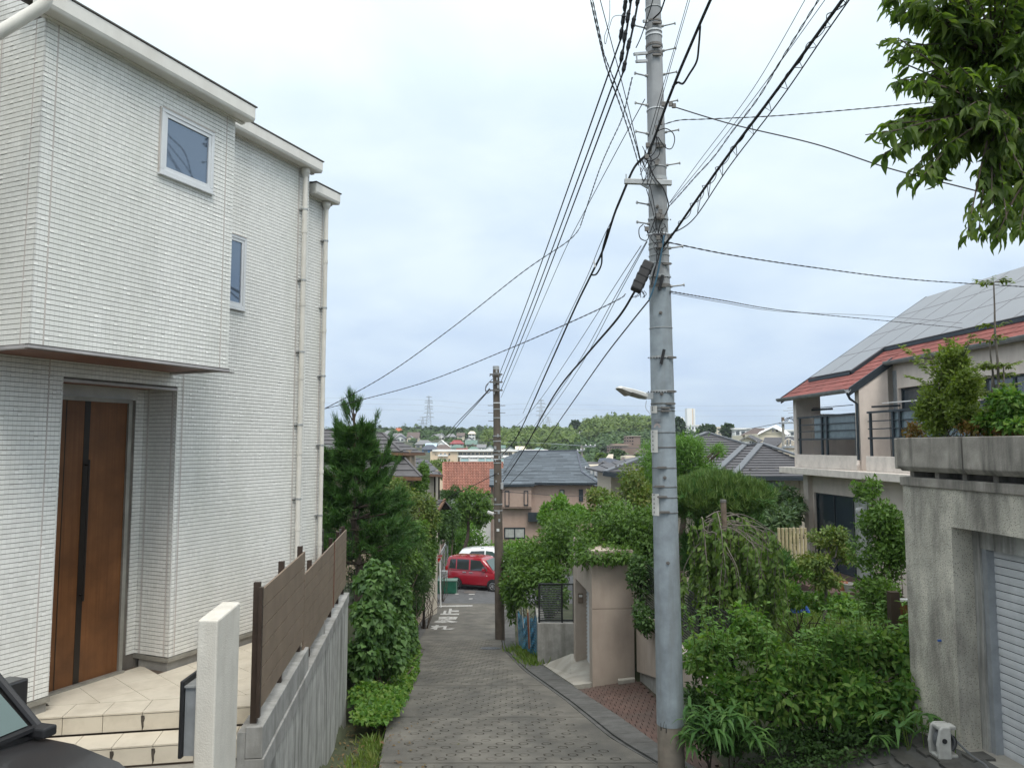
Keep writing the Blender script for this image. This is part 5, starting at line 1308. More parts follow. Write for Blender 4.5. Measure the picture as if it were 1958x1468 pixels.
# low beige wall with black louvre fence running back towards the pole
LW0, LW1 = Vc((2.53, 15.78, 0)), Vc((2.72, 9.75, 0)); ld = (LW1-LW0)
low = thing('garden_wall', 'low beige garden wall carrying a black louvre fence beside the brick apron', 'wall', LW0.lerp(LW1, 0.5)+UZ*-4.4)
mb = MB()
botz = lambda t: -4.55+t*1.35
V = [LW0+UZ*-3.38, LW1+UZ*-3.2, LW1+UZ*botz(1), LW0+UZ*botz(0)]
mb.prism(V, Vc((0.16, 0, 0))); mb.build('wall', M('stucco_beige'), low)
mb = MB(); mb.prism([LW0+Vc((-0.015, 0, -3.378)), LW1+Vc((-0.015, 0, -3.198)), LW1+Vc((-0.015, 0, -3.14)), LW0+Vc((-0.015, 0, -3.32))], Vc((0.19, 0, 0))); mb.build('coping', M('stucco_pinkbeige'), low)
mb = MB(); mb.prism([LW0+Vc((0.06, 0, botz(0))), LW1+Vc((0.06, 0, botz(1))), LW1+Vc((0.06, 0, botz(1)-0.6)), LW0+Vc((0.06, 0, botz(0)-0.6))], Vc((0.1, 0, 0))); mb.build('base_course', M('conc_wall_grey'), low)
mb = MB(); N_ = 4
for k in range(N_+1):
    q = LW0.lerp(LW1, 0.02+0.96*k/N_); MB().obox(q+Vc((0.05, -0.03, -3.33+0.18*k/N_)), (0.05, 0, 0), (0, 0.06, 0), (0, 0, 1.05)).build('fence_post', M('mesh_black'), low)
for z in np.arange(-3.24, -2.3, 0.045):
    mb.beam(LW0+Vc((0.075, 0, z)), LW1+Vc((0.075, 0, z+0.18)), 0.012, 0.022)
tag(mb.build('fence_louvre', M('mesh_black'), low), kind='stuff')
# red-brown paver apron
ap = thing('apron', None, None, (2.0, 12.5, -4.4)); tag(ap, kind='structure')
BR = unit_box_mesh('brick', M('brick_red'))
def apz(x, y): return road_z(y)-0.02+(x-gut_o(y))*0.16
cnt = 0
for j in range(32):
    y = 9.5+j*0.200
    if y > 15.6: break
    for i in range(14):
        x = 2.56-0.105*(i+1)+(0.0 if j % 2 else 0.05)
        if x < gut_o(y)-0.07 or x > 2.5: continue
        if cnt >= 295: continue
        cnt += 1
        zz = apz(x, y); a = Vc((0.097, 0, 0.097*0.16)); b = Vc((0, 0.192, apz(x, y+0.19)-zz))
        jz = ru(-0.003, 0.003)
        inst('brick', BR, ap, frame_mx(Vc((x, y, zz-0.05+jz)), a, b, Vc((0, 0, 0.05))))
mb = MB(); ys_ = np.arange(9.3, 15.75, 0.4)
for u, w in zip(ys_[:-1], ys_[1:]):
    mb.add([(gut_o(u)-0.01, u, apz(gut_o(u), u)-0.028), (2.62, u, apz(2.6, u)-0.028), (2.62, w, apz(2.6, w)-0.028), (gut_o(w)-0.01, w, apz(gut_o(w), w)-0.028)], [(0, 1, 2, 3)])
mb.build('apron_bed', M('soil'), ap)
st = at(1197, 1287, 15.55); st.z = apz(st.x, 15.5)
o_ = bevel(MB().obox(st+Vc((-0.16, -0.05, -0.02)), (0.34, 0.03, 0.03), (0, 0.12, 0), (0, 0, 0.09)).build('wheel_stop', M('conc_pale'), None, st), 0.015)
tag(o_, 'pale concrete wheel stop lying against the beige portal wall', 'wheel stop')

# ---------------------------------------------------------------- block wall with black screen, blue net
bw = thing('block_wall', 'short grey concrete wall with a black slatted screen left of the beige portal', 'wall', (1.1, 19.7, -5.5))
bx0, bx1 = at(1028, 1200, 19.6).x, at(1099, 1200, 19.6).x; bz = at(1060, 1191, 19.6).z
bevel(MB().box(bx0, bx1, 19.6, 19.8, -6.0, bz).build('wall', M('conc_wall_grey'), bw), 0.012)
bevel(MB().box(bx0, bx0+0.2, 19.802, 22.5, -6.0, bz-0.004).build('side_wall', M('conc_wall_grey'), bw), 0.012)
ft = at(1060, 1116, 19.6).z
fx = [bx0+0.02, at(1073, 1116, 19.6).x, bx1-0.04]
for x in fx: MB().box(x, x+0.045, 19.66, 19.71, bz, ft).build('screen_post', M('mesh_black'), bw)
MB().box(bx0+0.02, bx1, 19.655, 19.715, ft-0.03, ft).build('screen_rail', M('mesh_black'), bw); MB().box(bx0+0.02, bx1, 19.655, 19.715, bz+0.03, bz+0.07).build('screen_rail', M('mesh_black'), bw)
mb = MB()
for k in range(20):
    z = bz+0.09+(ft-bz-0.14)*k/19; mb.obox((bx0+0.06, 19.67, z), (fx[1]-bx0-0.06, 0, 0), (0, 0.03, 0.012), (0, 0, 0.012))
for k in range(30):
    z = bz+0.09+(ft-bz-0.14)*k/29; mb.obox((fx[1]+0.05, 19.68, z), (fx[2]-fx[1]-0.05, 0, 0), (0, 0.006, 0), (0, 0, 0.006))
tag(mb.build('screen_slat', M('mesh_black'), bw), kind='stuff')
net = thing('blue_net', 'blue plastic net hung between rusty poles at the lane edge', 'net', at(1008, 1236, 21.0))
mb = MB(); n = 22; a0, a1 = at(990, 1170, 21.4), at(1029, 1178, 20.2); zb_ = at(1000, 1232, 21.4).z
pts = []
for i in range(n+1):
    t = i/n; p = a0.lerp(a1, t)+Vc((0, 0.07*math.sin(t*17), -0.10*math.sin(PI*t)+0.03*math.sin(t*31)))
    pts.append(p)
for i in range(n):
    for j in range(14):
        def q(k, jj):
            p = pts[k]; z = zb_+0.02*math.sin(k*2.1)+(p.z-zb_)*(1-jj/14); return Vc((p.x, p.y+0.03*math.sin(jj*1.3+k), z))
        c = [q(i, j), q(i+1, j), q(i+1, j+1), q(i, j+1)]; m_ = sum(c, Vc())/4
        s = [v.lerp(m_, 0.5) for v in c]
        mb.add(c+s, [(0, 1, 5, 4), (1, 2, 6, 5), (2, 3, 7, 6), (3, 0, 4, 7)])
mb.build('net_sheet', M('net_blue'), net)
for px, y0, y1, m, r in ((1009, 1169, 1240, 'rust_brown', 0.022), (1011, 1158, 1236, 'galv', 0.010), (998, 1160, 1200, 'galv', 0.010), (988, 1168, 1232, 'galv_dark', 0.014)):
    mb = MB(); mb.tube([at(px+3, y1, 20.5), at(px, y0, 20.6)], r, 8); mb.build('pole_stake', M(m), net)
mb = MB(); mb.tube([at(1009, 1170, 20.6), at(1009, 1165, 20.6)], 0.026, 8); mb.build('stake_cap', M('bamboo'), net)

# ---------------------------------------------------------------- rough concrete garage at the right edge
def GP(t, o, z): return Vc((4.35-0.082*(t-7.6), t, 0))+RN*o+UZ*z
GF = -2.93
gar = thing('garage', 'rough concrete garage with grey roller shutter at the right edge', 'garage', GP(7.5, 1.0, GF))
def gbox(mb, t0, t1, o0, o1, z0, z1): return mb.obox(GP(t0, o0, z0), GP(t1, o0, 0)-GP(t0, o0, 0), RN*(o1-o0), UZ*(z1-z0))
mb = MB(); gbox(mb, 7.6, 8.38, 0, 0.24, GF-0.6, -0.80); gbox(mb, 3.6, 8.38, 0, 0.24, -0.80, -0.335); gbox(mb, 3.4, 3.6, 0, 0.24, GF-0.6, -0.80)
gbox(mb, 8.1, 8.38, 0.24, 5.0, GF-0.6, -0.335)
mb.build('wall', M('conc_rough'), gar)
mb = MB(); gbox(mb, 3.6, 8.40, -0.025, 0.6, -0.43, -0.333); bevel(mb.build('capping', M('conc_planter'), gar), 0.01)
mb = MB(); gbox(mb, 3.4, 8.38, 0.5, 5.0, -0.5, -0.34); mb.build('roof_slab', M('conc_planter'), gar)
mb = MB(); gbox(mb, 7.50, 7.598, 0.21, 0.40, GF, -0.80); gbox(mb, 3.6, 7.50, 0.225, 0.40, -1.0, -0.802); mb.build('shutter_frame', M('conc_wall'), gar)
mb = MB(); gbox(mb, 7.44, 7.50, 0.235, 0.38, GF, -1.0); mb.build('shutter_guide', M('alu_grey'), gar)
nsl = 25; sh_ = (-1.0-GF)/nsl
p0 = GP(7.44, 0.32, 0); dv_ = GP(3.6, 0.32, 0)-p0
for k in range(nsl):
    z = GF+k*sh_
    prof = [(0.0, 0.003), (-0.007, 0.006), (-0.010, sh_*0.5), (-0.007, sh_*0.92), (0.0, sh_-0.003)]
    MB().prism([p0+RN*x+UZ*(z+y) for x, y in prof], dv_).build('shutter_slat', M('shutter_white'), gar)
mb = MB(); gbox(mb, 3.6, 7.44, 0.325, 0.35, GF, -1.0); mb.build('shutter_back', M('rail_dark'), gar)
mb = MB(); gbox(mb, 3.4, 7.598, 0.0, 0.60, GF-0.3, GF+0.005); mb.build('threshold', M('conc_pale'), gar)
# small bolt on the pier
MB().lathe(onplane(1799, 1224, GP(7.7, 0, 0), -RN), -RN, [(0.012, 0), (0.012, 0.03)], 8).build('anchor_bolt', M('blue_plastic'), gar)
# planter on top
plt = thing('planter_box', 'long stained concrete planter box on the flat garage roof', 'planter', GP(7.0, 0.2, -0.27))
for t0, t1 in ((7.26, 8.30), (6.20, 7.25), (5.14, 6.19), (4.08, 5.13), (3.4, 4.07)):
    mb = MB(); sec = [(-0.10, -0.22), (-0.06, -0.27), (0.55, -0.27), (0.60, -0.22), (0.60, 0.085), (0.54, 0.085), (0.54, 0.02), (-0.04, 0.02), (-0.04, 0.085), (-0.10, 0.085)]
    mb.prism([GP(t0, o, z) for o, z in sec], GP(t1-0.006, 0, 0)-GP(t0, 0, 0)); bevel(mb.build('planter_unit', M('conc_planter'), plt), 0.008)
mb = MB(); gbox(mb, 8.302, 8.36, -0.098, 0.598, -0.25, 0.082); bevel(mb.build('planter_end', M('conc_planter'), plt), 0.012)
mb = MB(); gbox(mb, 3.4, 8.3, -0.039, 0.539, 0.021, 0.055); mb.build('soil', M('soil'), plt)
for t in np.arange(4.0, 8.3, 0.42):
    mb = MB(); gbox(mb, t, t+0.07, 0.02, 0.5, -0.332, -0.271); mb.build('foot_block', M('conc_planter'), plt)
# dark gate post glimpsed beside the garage
q0 = at(1706, 1214, 9.3); q1 = at(1733, 1132, 9.3)
gpst = thing('gate_post', 'dark gate post with a wooden panel in the gap beside the concrete garage', 'gate post', (q0.x, 9.3, -3.3))
MB().box(q0.x, q0.x+0.11, 9.3, 9.4, -3.6, q1.z).build('post', M('fence_post'), gpst)
MB().box(q0.x+0.112, q0.x+0.32, 9.36, 9.39, -3.6, q1.z-0.12).build('gate_panel', M('wood_door'), gpst); MB().box(q0.x+0.10, q0.x+0.34, 9.34, 9.40, q1.z-0.118, q1.z-0.09).build('gate_rail', M('alu_white'), gpst)
# hose reel on the driveway corner
hr = thing('hose_reel', 'grey plastic garden hose reel standing at the foot of the garage pier', 'hose reel', (4.1, 7.2, GF))
hb = at(1790, 1448, 7.15); HZ = hb.z
mb = MB(); X0, X1 = hb.x, hb.x+0.23
for yy_ in (7.10, 7.24):
    prof = [(X0, 0), (X0+0.21, 0), (X0+0.21, 0.17), (X0+0.185, 0.265), (X0+0.15, 0.285), (X0+0.05, 0.285), (X0+0.02, 0.26), (X0-0.01, 0.12)]
    mb.prism([(x if (yy_ > 7.2 or x < X0+0.12) else X0+0.12, yy_, HZ+z) for x, z in prof], (0, 0.035, 0))
mb.box(X0+0.02, X0+0.19, 7.135, 7.24, HZ+0.245, HZ+0.282); mb.box(X0, X0+0.20, 7.135, 7.24, HZ, HZ+0.03)
bevel(mb.build('reel_case', M('reel_plastic'), hr), 0.012)
mb = MB(); c = Vc((X0+0.10, 7.19, HZ+0.135))
for k in range(5): 
    yk = -0.038+0.019*k
    mb.tube([c+Vc((0.075*math.cos(t), yk, 0.085*math.sin(t))) for t in np.linspace(0, 2*PI, 17)], 0.010, 6, caps=False)
mb.build('hose_coil', M('hose_grey'), hr)
mb = MB(); mb.tube([Vc((X0+0.10+0.062*math.cos(t), 7.097, HZ+0.15+0.075*math.sin(t))) for t in np.linspace(-1.2, 1.0, 9)], 0.006, 6)
mb.lathe(c+Vc((-0.045, -0.10, 0.03)), (0, 1, 0), [(0.022, 0), (0.022, 0.03)], 10); mb.build('reel_handle', M('plastic_black'), hr)
mb = MB(); mb.tube(crom([c+Vc((0.11, 0, 0)), Vc((X0+0.28, 7.08, HZ+0.05)), Vc((X0+0.33, 6.95, HZ+0.012)), Vc((X0+0.25, 6.78, HZ-0.01)), Vc((X0+0.05, 6.7, HZ-0.04)), Vc((X0-0.15, 6.78, HZ-0.08)), Vc((X0-0.32, 6.95, HZ-0.10))], 6), 0.010, 6)
mb.build('hose', M('hose_grey'), hr)
# stone kerb under the front hedge and the pavers before it
ker = thing('garden_kerb', 'low mossy stone kerb under the front hedge', 'kerb', (3.0, 8.35, -3.3))
xk = 2.05
while xk < 4.1:
    w = min(xk+0.5, 4.12); z0 = ground_z(xk+0.2, 8.3)+0.03
    bevel(MB().obox((xk, 8.28, z0-0.35), (w-xk-0.01, 0.0, 0.12), (0, 0.12, 0), (0, 0, 0.35)).build('kerb_stone', M('kerb_moss'), ker), 0.012); xk = w
pv = thing('forecourt', None, None, (3, 7.5, -3.3)); tag(pv, kind='structure')
V, F = [], []; xf = np.arange(0.0, 1.001, 0.125); yf = np.arange(3.5, 8.31, 0.3)
for y in yf:
    for u in xf:
        x = gut_o(y)+0.01+(GP(y, 0.0, 0).x+0.02-gut_o(y))*u; V.append((x, y, ground_z(x, y)+0.022))
nn_ = len(xf); F = [(j*nn_+i, j*nn_+i+1, (j+1)*nn_+i+1, (j+1)*nn_+i) for j in range(len(yf)-1) for i in range(nn_-1)]
mb = MB(); mb.add(V, F); mb.build('concrete_bed', M('gutter_conc'), pv)
PVM = unit_box_mesh('paver', M('paver_grey'))
for i in range(12):
    for j in range(9):
        x, y = 2.32+0.22*i+0.03*(j % 2), 6.5+0.205*j
        if x < gut_o(y)+0.05 or x > 4.3 or y > 8.12: continue
        z = ground_z(x, y)+0.045; dxz = ground_z(x+0.2, y)+0.045-z; dyz = ground_z(x, y+0.19)+0.045-z
        if abs(dxz) > 0.12: dxz = 0.0
        inst('paver', PVM, pv, frame_mx(Vc((x, y, z-0.06+ru(-.006, .006))), (0.207, 0, dxz), (0, 0.19, dyz), (0, 0, 0.06)))

# ---------------------------------------------------------------- beige house with the red solar roof
def HR(t, o, z): return Vc((8.95-0.082*(t-24), t, 0))+RN*o+UZ*z
def hbox(mb, t0, t1, o0, o1, z0, z1): return mb.obox(HR(t0, o0, z0), HR(t1, o0, 0)-HR(t0, o0, 0), RN*(o1-o0), UZ*(z1-z0))
rh = thing('house', 'beige rendered house with red roof, solar panels and balcony on the right', 'house', HR(20, 2, -4.0))
TN, TF = 20.2, 24.1; EO, EZ, SLP = -0.25, 1.53, 0.665
def rz_(o): return EZ+SLP*(o-EO)
E2 = 0.86; WO = 0.98; ZS = -0.64
mb = MB()
# far and near cheek walls of the veranda, main wall, ground floor
def cheek(t0, t1, o1): 
    sec = [(0.0, -0.66), (o1, -0.66), (o1, rz_(o1)-0.14), (0.0, rz_(0)-0.14)]
    mb.prism([HR(t0, o, z) for o, z in sec], HR(t1, 0, 0)-HR(t0, 0, 0))
cheek(TN, TN+0.22, 0.82); cheek(TF-0.2, TF, 0.80)
def hole_wall(t0, t1, o0, o1, z0, z1, holes):
    """wall along the front with rectangular openings (ta,tb,za,zb)"""
    cur = t0
    for ta, tb, za, zb2 in sorted(holes):
        if ta > cur: hbox(mb, cur, ta, o0, o1, z0, z1)
        hbox(mb, ta, tb, o0, o1, z0, za); hbox(mb, ta, tb, o0, o1, zb2, z1); cur = tb
    if cur < t1: hbox(mb, cur, t1, o0, o1, z0, z1)
hole_wall(11, TN, WO, WO+0.2, -0.66, rz_(WO)-0.12, [(18.35, 20.0, -0.5, 1.52), (13.2, 16.9, -0.5, 1.5)])
hbox(mb, TN+0.22, TF, 2.6, 2.8, -0.66, rz_(2.6)-0.15)
hole_wall(11, TF-0.05, 0.28, 0.5, -4.2, -0.88, [(20.3, 23.45, -3.65, -1.42)])
hbox(mb, TF-0.25, TF-0.05, 0.5, 8, -4.2, 1.0); hbox(mb, TN, TN+0.2, 2.6, 8, -0.6, 3.2)
hbox(mb, 23.55, 23.85, 0.14, 0.28, -4.2, -0.88)
mb.build('wall', M('stucco_pinkbeige'), rh)
mb = MB(); hbox(mb, 11, TF+0.28, -0.40, 1.0, -0.86, -0.66); bevel(mb.build('balcony_slab', M('slab_beige'), rh), 0.015)
mb = MB(); hbox(mb, TN+0.1, TF-0.1, -0.02, 0.10, -0.658, -0.27); hbox(mb, 11, TN-0.25, -0.02, 0.10, -0.658, -0.27); bevel(mb.build('balcony_parapet', M('slab_beige'), rh), 0.012)
mb = MB(); hbox(mb, 11, TF-0.2, 1.0, 2.6, -0.80, -0.64); mb.build('balcony_floor', M('slab_beige'), rh)
def railing(t0, t1, o, posts, frost=None):
    r = MB(); hbox(r, t0, t1, o, o+0.07, 0.84, 0.89); rl = r.build('railing', M('rail_dark'), rh)
    for z in (0.62, 0.42): 
        q = MB(); hbox(q, t0, t1, o+0.02, o+0.05, z, z+0.025); q.build('rail_bar', M('rail_dark'), rl)
    q = MB(); hbox(q, t0, t1, o+0.01, o+0.06, 0.17, 0.215); q.build('rail_bar', M('rail_dark'), rl)
    for t in posts:
        q = MB(); hbox(q, t, t+0.07, o+0.01, o+0.06, -0.27, 0.84); q.build('rail_post', M('rail_dark'), rl)
    if frost:
        q = MB(); hbox(q, frost[0], frost[1], o+0.062, o+0.068, 0.22, 0.83); q.build('frosted_panel', M('panel_frost'), rl)
railing(TN+0.15, TF-0.22, 0.02, (23.75, 22.35, 22.05, 20.45), (20.5, 22.9)); railing(12, TN-0.3, 0.02, (19.75, 18.75, 18.45, 17.1, 15.5), (15.5, 18.9))
# windows
def rwindow(t0, t1, z0, z1, o, nm=2, curtain=None, dark='glass_dark'):
    f = MB(); w = 0.05
    hbox(f, t0, t1, o, o+0.08, z0, z0+w); hbox(f, t0, t1, o, o+0.08, z1-w, z1); hbox(f, t0, t0+w, o, o+0.08, z0+w, z1-w); hbox(f, t1-w, t1, o, o+0.08, z0+w, z1-w)
    fr = f.build('window', M('rail_dark'), rh)
    for k in range(1, nm):
        t = t0+(t1-t0)*k/nm; q = MB(); hbox(q, t-0.035, t+0.035, o+0.01, o+0.07, z0+w, z1-w); q.build('mullion', M('rail_dark'), fr)
    for k in range(nm):
        a, b = t0+(t1-t0)*k/nm, t0+(t1-t0)*(k+1)/nm
        q = MB(); hbox(q, a+0.03, b-0.03, o+0.035, o+0.045, z0+w, z1-w); q.build('pane', M(dark if not (curtain and k in curtain) else 'curtain'), fr)
rwindow(18.35, 20.0, -0.5, 1.52, WO+0.08, 2, None, 'glass_dark'); rwindow(13.2, 16.9, -0.5, 1.5, WO+0.08, 4, (1,), 'glass_dark')
rwindow(20.3, 23.45, -3.65, -1.42, 0.34, 3, (0,), 'glass_dark')
mb = MB(); hbox(mb, TN-0.15, TN-0.0, WO-0.02, WO+0.05, -0.6, 2.0); mb.build('window_jamb', M('alu_grey'), rh)
# laundry pole arms
mb = MB(); mb.tube([HR(20.05, 0.55, 1.12), HR(17.5, 0.55, 1.10)], 0.016, 6); mb.build('laundry_pole', M('alu_white'), rh)
mb = MB(); mb.tube([HR(16.5, 0.55, 1.02), HR(11.5, 0.55, 1.0)], 0.016, 6); mb.build('laundry_pole', M('alu_white'), rh)
mb = MB(); mb.beam(HR(19.95, WO, 1.06), HR(19.95, 0.2, 1.02), 0.04, 0.05); mb.beam(HR(16.0, WO, 0.96), HR(16.0, 0.2, 0.92), 0.04, 0.05); mb.build('laundry_arm', M('rail_dark'), rh)
mb = MB(); mb.beam(HR(23.9, 0.55, 1.18), HR(21.6, 0.6, 1.16), 0.02, 0.02); mb.beam(HR(23.85, 0.5, 1.12), HR(22.6, 0.5, 1.10), 0.05, 0.06); mb.build('laundry_arm', M('rail_dark'), rh)
# roof
RT = 0.12
def rp_(t, o, dz=0.0): return HR(t, o, rz_(o)+dz)
mb = MB()
mb.prism([rp_(TN, EO, -RT), rp_(TF+0.25, EO, -RT), rp_(TF+0.25, 4.75, -RT), rp_(TN, 4.75, -RT)], UZ*(RT-0.03))
mb.prism([rp_(11, E2, -RT), rp_(TN-0.002, E2, -RT), rp_(TN-0.002, 4.75, -RT), rp_(11, 4.75, -RT)], UZ*(RT-0.03))
mb.prism([rp_(11, 4.752, -RT), rp_(TF+0.25, 4.752, -RT), HR(TF+0.25, 10, rz_(4.75)-2.6), HR(11, 10, rz_(4.75)-2.6)], UZ*(RT-0.03))
mb.build('roof_deck', M('rail_dark'), rh)
sh = MB(); random.seed(5)
def shingles(t0, t1, o0, o1, step=0.2):
    o = o0
    while o < o1:
        t = t0
        while t < t1:
            tt = min(t+ru(0.3, 0.75), t1); l = ru(0, 0.008)
            sh.prism([rp_(t, o, -0.03), rp_(tt, o, -0.03), rp_(tt, o+step+0.02, -0.03), rp_(t, o+step+0.02, -0.03)], UZ*0.012) if False else sh.add([rp_(t, o, -0.028), rp_(tt, o, -0.028), rp_(tt, o, 0.004+l), rp_(t, o, 0.004+l), rp_(tt, o+step, -0.010+l), rp_(t, o+step, -0.010+l)], [(0, 1, 2, 3), (3, 2, 4, 5)])
            t = tt
        o += step
shingles(TN, TF+0.25, EO, 1.6); shingles(11, TN, E2, 2.2); shingles(TF-0.3, TF+0.25, 1.6, 4.75)
tag(sh.build('roof_shingle', M('roof_red'), rh), kind='stuff')
mb = MB()
mb.prism([rp_(TN-0.03, EO-0.02, 0.03), rp_(TN-0.03, E2+0.1, 0.03), rp_(TN-0.03, E2+0.1, -0.19), rp_(TN-0.03, EO-0.02, -0.19)], HR(TN+0.02, 0, 0)-HR(TN-0.03, 0, 0))
mb.build('bargeboard', M('rail_dark'), rh); mb = MB()
mb.prism([rp_(TF+0.26, EO-0.02, 0.03), rp_(TF+0.26, 4.8, 0.03), rp_(TF+0.26, 4.8, -0.17), rp_(TF+0.26, EO-0.02, -0.17)], HR(TF+0.3, 0, 0)-HR(TF+0.26, 0, 0))
mb.build('bargeboard', M('rail_dark'), rh)
def half_gutter(t0, t1, o, z, r=0.10):
    mb = MB(); n = 8; vs = []
    for t in (t0, t1):
        for k in range(n+1):
            a = PI+PI*k/n; vs.append(HR(t, o+r*math.cos(a), z+r*math.sin(a)))
        for k in range(n, -1, -1):
            a = PI+PI*k/n; vs.append(HR(t, o+(r-0.012)*math.cos(a), z+(r-0.012)*math.sin(a)+0.004))
    m2 = 2*(n+1); fs = [(i, (i+1) % m2, m2+(i+1) % m2, m2+i) for i in range(m2)]+[tuple(range(m2))[::-1], tuple(range(m2, 2*m2))]
    mb.add(vs, fs); return smooth_angle(mb.build('roof_gutter', M('gutter_grey'), rh), 50)
half_gutter(TN-0.05, TF+0.3, EO-0.09, rz_(EO)-0.03); half_gutter(11, TN-0.02, E2-0.09, rz_(E2)-0.03)
mb = MB(); mb.tube([HR(TN+0.05, EO-0.05, 1.40), HR(TN+0.05, EO+0.02, 1.25), HR(TN+0.05, -0.04, 1.12), HR(TN+0.05, -0.05, -0.45)], 0.035, 8); mb.build('downpipe', M('rail_dark'), rh)
mb = MB(); mb.tube(crom([HR(TN+0.05, -0.05, -0.40), HR(TN+0.02, -0.08, -0.48), HR(TN-0.02, -0.10, -0.52), HR(TN, -0.09, -0.60), HR(TN, -0.06, -0.70)], 4), 0.05, 8); mb.tube([HR(TN-0.1, 0.2, -0.86), HR(TN-0.1, 0.2, -4.0)], 0.04, 10); mb.build('downpipe', M('stucco_pinkbeige'), rh)
# solar panels, one object each
pw, ph = 1.25, 1.0
spd = HR(1, 0, 0)-HR(0, 0, 0)
for r in range(4):
    o0 = 0.50+r*1.0; t = 23.92
    while t-pw > (21.3 if r == 0 else 9.5):
        a = rp_(t-pw, o0, 0.09); u = rp_(t, o0, 0.09)-a; v = rp_(t-pw, o0+1.0, 0.09)-a; nrm = u.cross(v).normalized()
        if nrm.z < 0: nrm = -nrm
        p_ = MB(); ul, vl = u.normalized(), v.normalized()
        p_.obox(a+ul*0.004+vl*0.004, u-ul*0.008, v-vl*0.008, nrm*0.03)
        f_ = p_.build('solar_panel', M('solar_frame'), rh)
        g_ = MB(); g_.obox(a+ul*0.022+vl*0.022+nrm*0.029, u-ul*0.044, v-vl*0.044, nrm*0.004); g_.build('panel_glass', M('solar'), f_)
        t -= pw
mb = MB()
def rail_(t0, t1, o): mb.beam(rp_(t0, o, 0.045), rp_(t1, o, 0.045), 0.06, 0.09)
rail_(21.45, 23.95, 0.48); rail_(9.5, 21.4, 1.48); mb.beam(rp_(21.42, 0.48, 0.05), rp_(21.42, 1.5, 0.05), 0.05, 0.09)
mb.build('panel_rail', M('rail_dark'), rh)
# security camera on the ground floor wall
mb = MB(); q = HR(20.4, 0.22, -1.72); mb.lathe(q+RN*-0.30+RD*-0.0, RN*1.0+RD*-0.2+UZ*0.25, [(0.06, 0), (0.07, 0.02), (0.065, 0.18), (0.03, 0.22)], 10); mb.tube([q+RN*-0.08, q+RN*0.08], 0.02, 6); mb.build('security_camera', M('alu_white'), rh)
# garden: lawn, low bamboo fence, post, bits on the terrace
lw = MB(); lw.add([(4.2, 11.0, -3.50), (9.0, 11.0, -3.50), (9.0, 17.2, -3.50), (5.0, 17.2, -3.50)], [(0, 1, 2, 3)])
tag(lw.build('lawn', M('lawn'), None, (6, 14, -3.5)), kind='structure')
V_, F_ = None, None
nG = 16000; P = np.stack([rng.uniform(4.6, 8.6, nG), rng.uniform(11.2, 17, nG), np.full(nG, -3.5)], 1)
d = rng.normal(size=(nG, 3))*0.5; d[:, 2] = 1
V_, F_ = scatter(BLADE[0], BLADE[1], P, rot_frames(d), 0.10*(1+0.4*rng.normal(size=nG)).clip(0.4, 2))
tag(mesh_np('lawn_grass', V_, F_, M('lf_grass'), None, (6, 14, -3.5)), kind='stuff')
bf = thing('bamboo_fence', 'low pale bamboo picket fence beside the beige house corner', 'fence', at(1508, 1055, 17.5))
for k in range(8):
    x = 1490+k*7.2; a, b = at(x, 1058, 17.5), at(x-1, 1009, 17.5); mb = MB(); mb.tube([a-UZ*0.4, b], 0.035, 8); mb.build('picket', M('bamboo'), bf)
mb = MB(); mb.beam(at(1488, 1028, 17.55), at(1545, 1028, 17.55), 0.02, 0.04); mb.build('rail_bar', M('wood_dark'), bf)
gp2 = thing('support_post', 'weathered wooden support post standing among the weeping branches', 'post', at(1388, 1200, 11.2))
mb = MB(); mb.tube([at(1392, 1240, 11.2), at(1387, 1060, 11.2), at(1383, 958, 11.2)], 0.040, 10); mb.build('post', M('wood_grey'), gp2)
mb = MB(); mb.tube([at(1383, 960, 11.2), at(1383, 955, 11.2)], 0.045, 10); mb.build('post_cap', M('galv_dark'), gp2)
for nm, lb, px, py, Y, r, h, m in (('flower_pot', 'terracotta flower pot on the terrace edge by the glass door', 1612, 1128, 18.6, 0.11, 0.17, 'terracotta'), ('flower_pot', 'pale round flower pot beside the terracotta pot on the terrace', 1624, 1130, 18.5, 0.14, 0.16, 'reel_plastic')):
    b = at(px, py, Y); tag(MB().lathe(b, (0, 0, 1), [(r*0.7, 0), (r, h), (r*1.08, h), (r*1.08, h+0.03), (r*0.85, h+0.03), (r*0.8, h-0.02)], 14).build(nm, M(m), None, b), lb, 'flower pot')
tb = at(1530, 1170, 14.8)
mb = MB()
for k in range(4): mb.tube([tb+Vc((0.17*math.cos(t)*(1-0.1*k), 0.17*math.sin(t), 0.03+0.03*k+0.02*math.sin(3*t))) for t in np.linspace(0, 2*PI, 15)], 0.014, 6, caps=False)
tag(mb.build('garden_hose', M('blue_plastic'), None, tb), 'coil of blue garden hose lying on the lawn', 'hose')
te = MB(); te.prism([HR(19.2, -1.6, -3.62), HR(23.5, -1.6, -3.62), HR(23.5, 0.28, -3.62), HR(19.2, 0.28, -3.62)], UZ*-0.5)
tag(te.build('terrace', M('brick_red'), None, HR(21, -1, -4)), kind='structure')
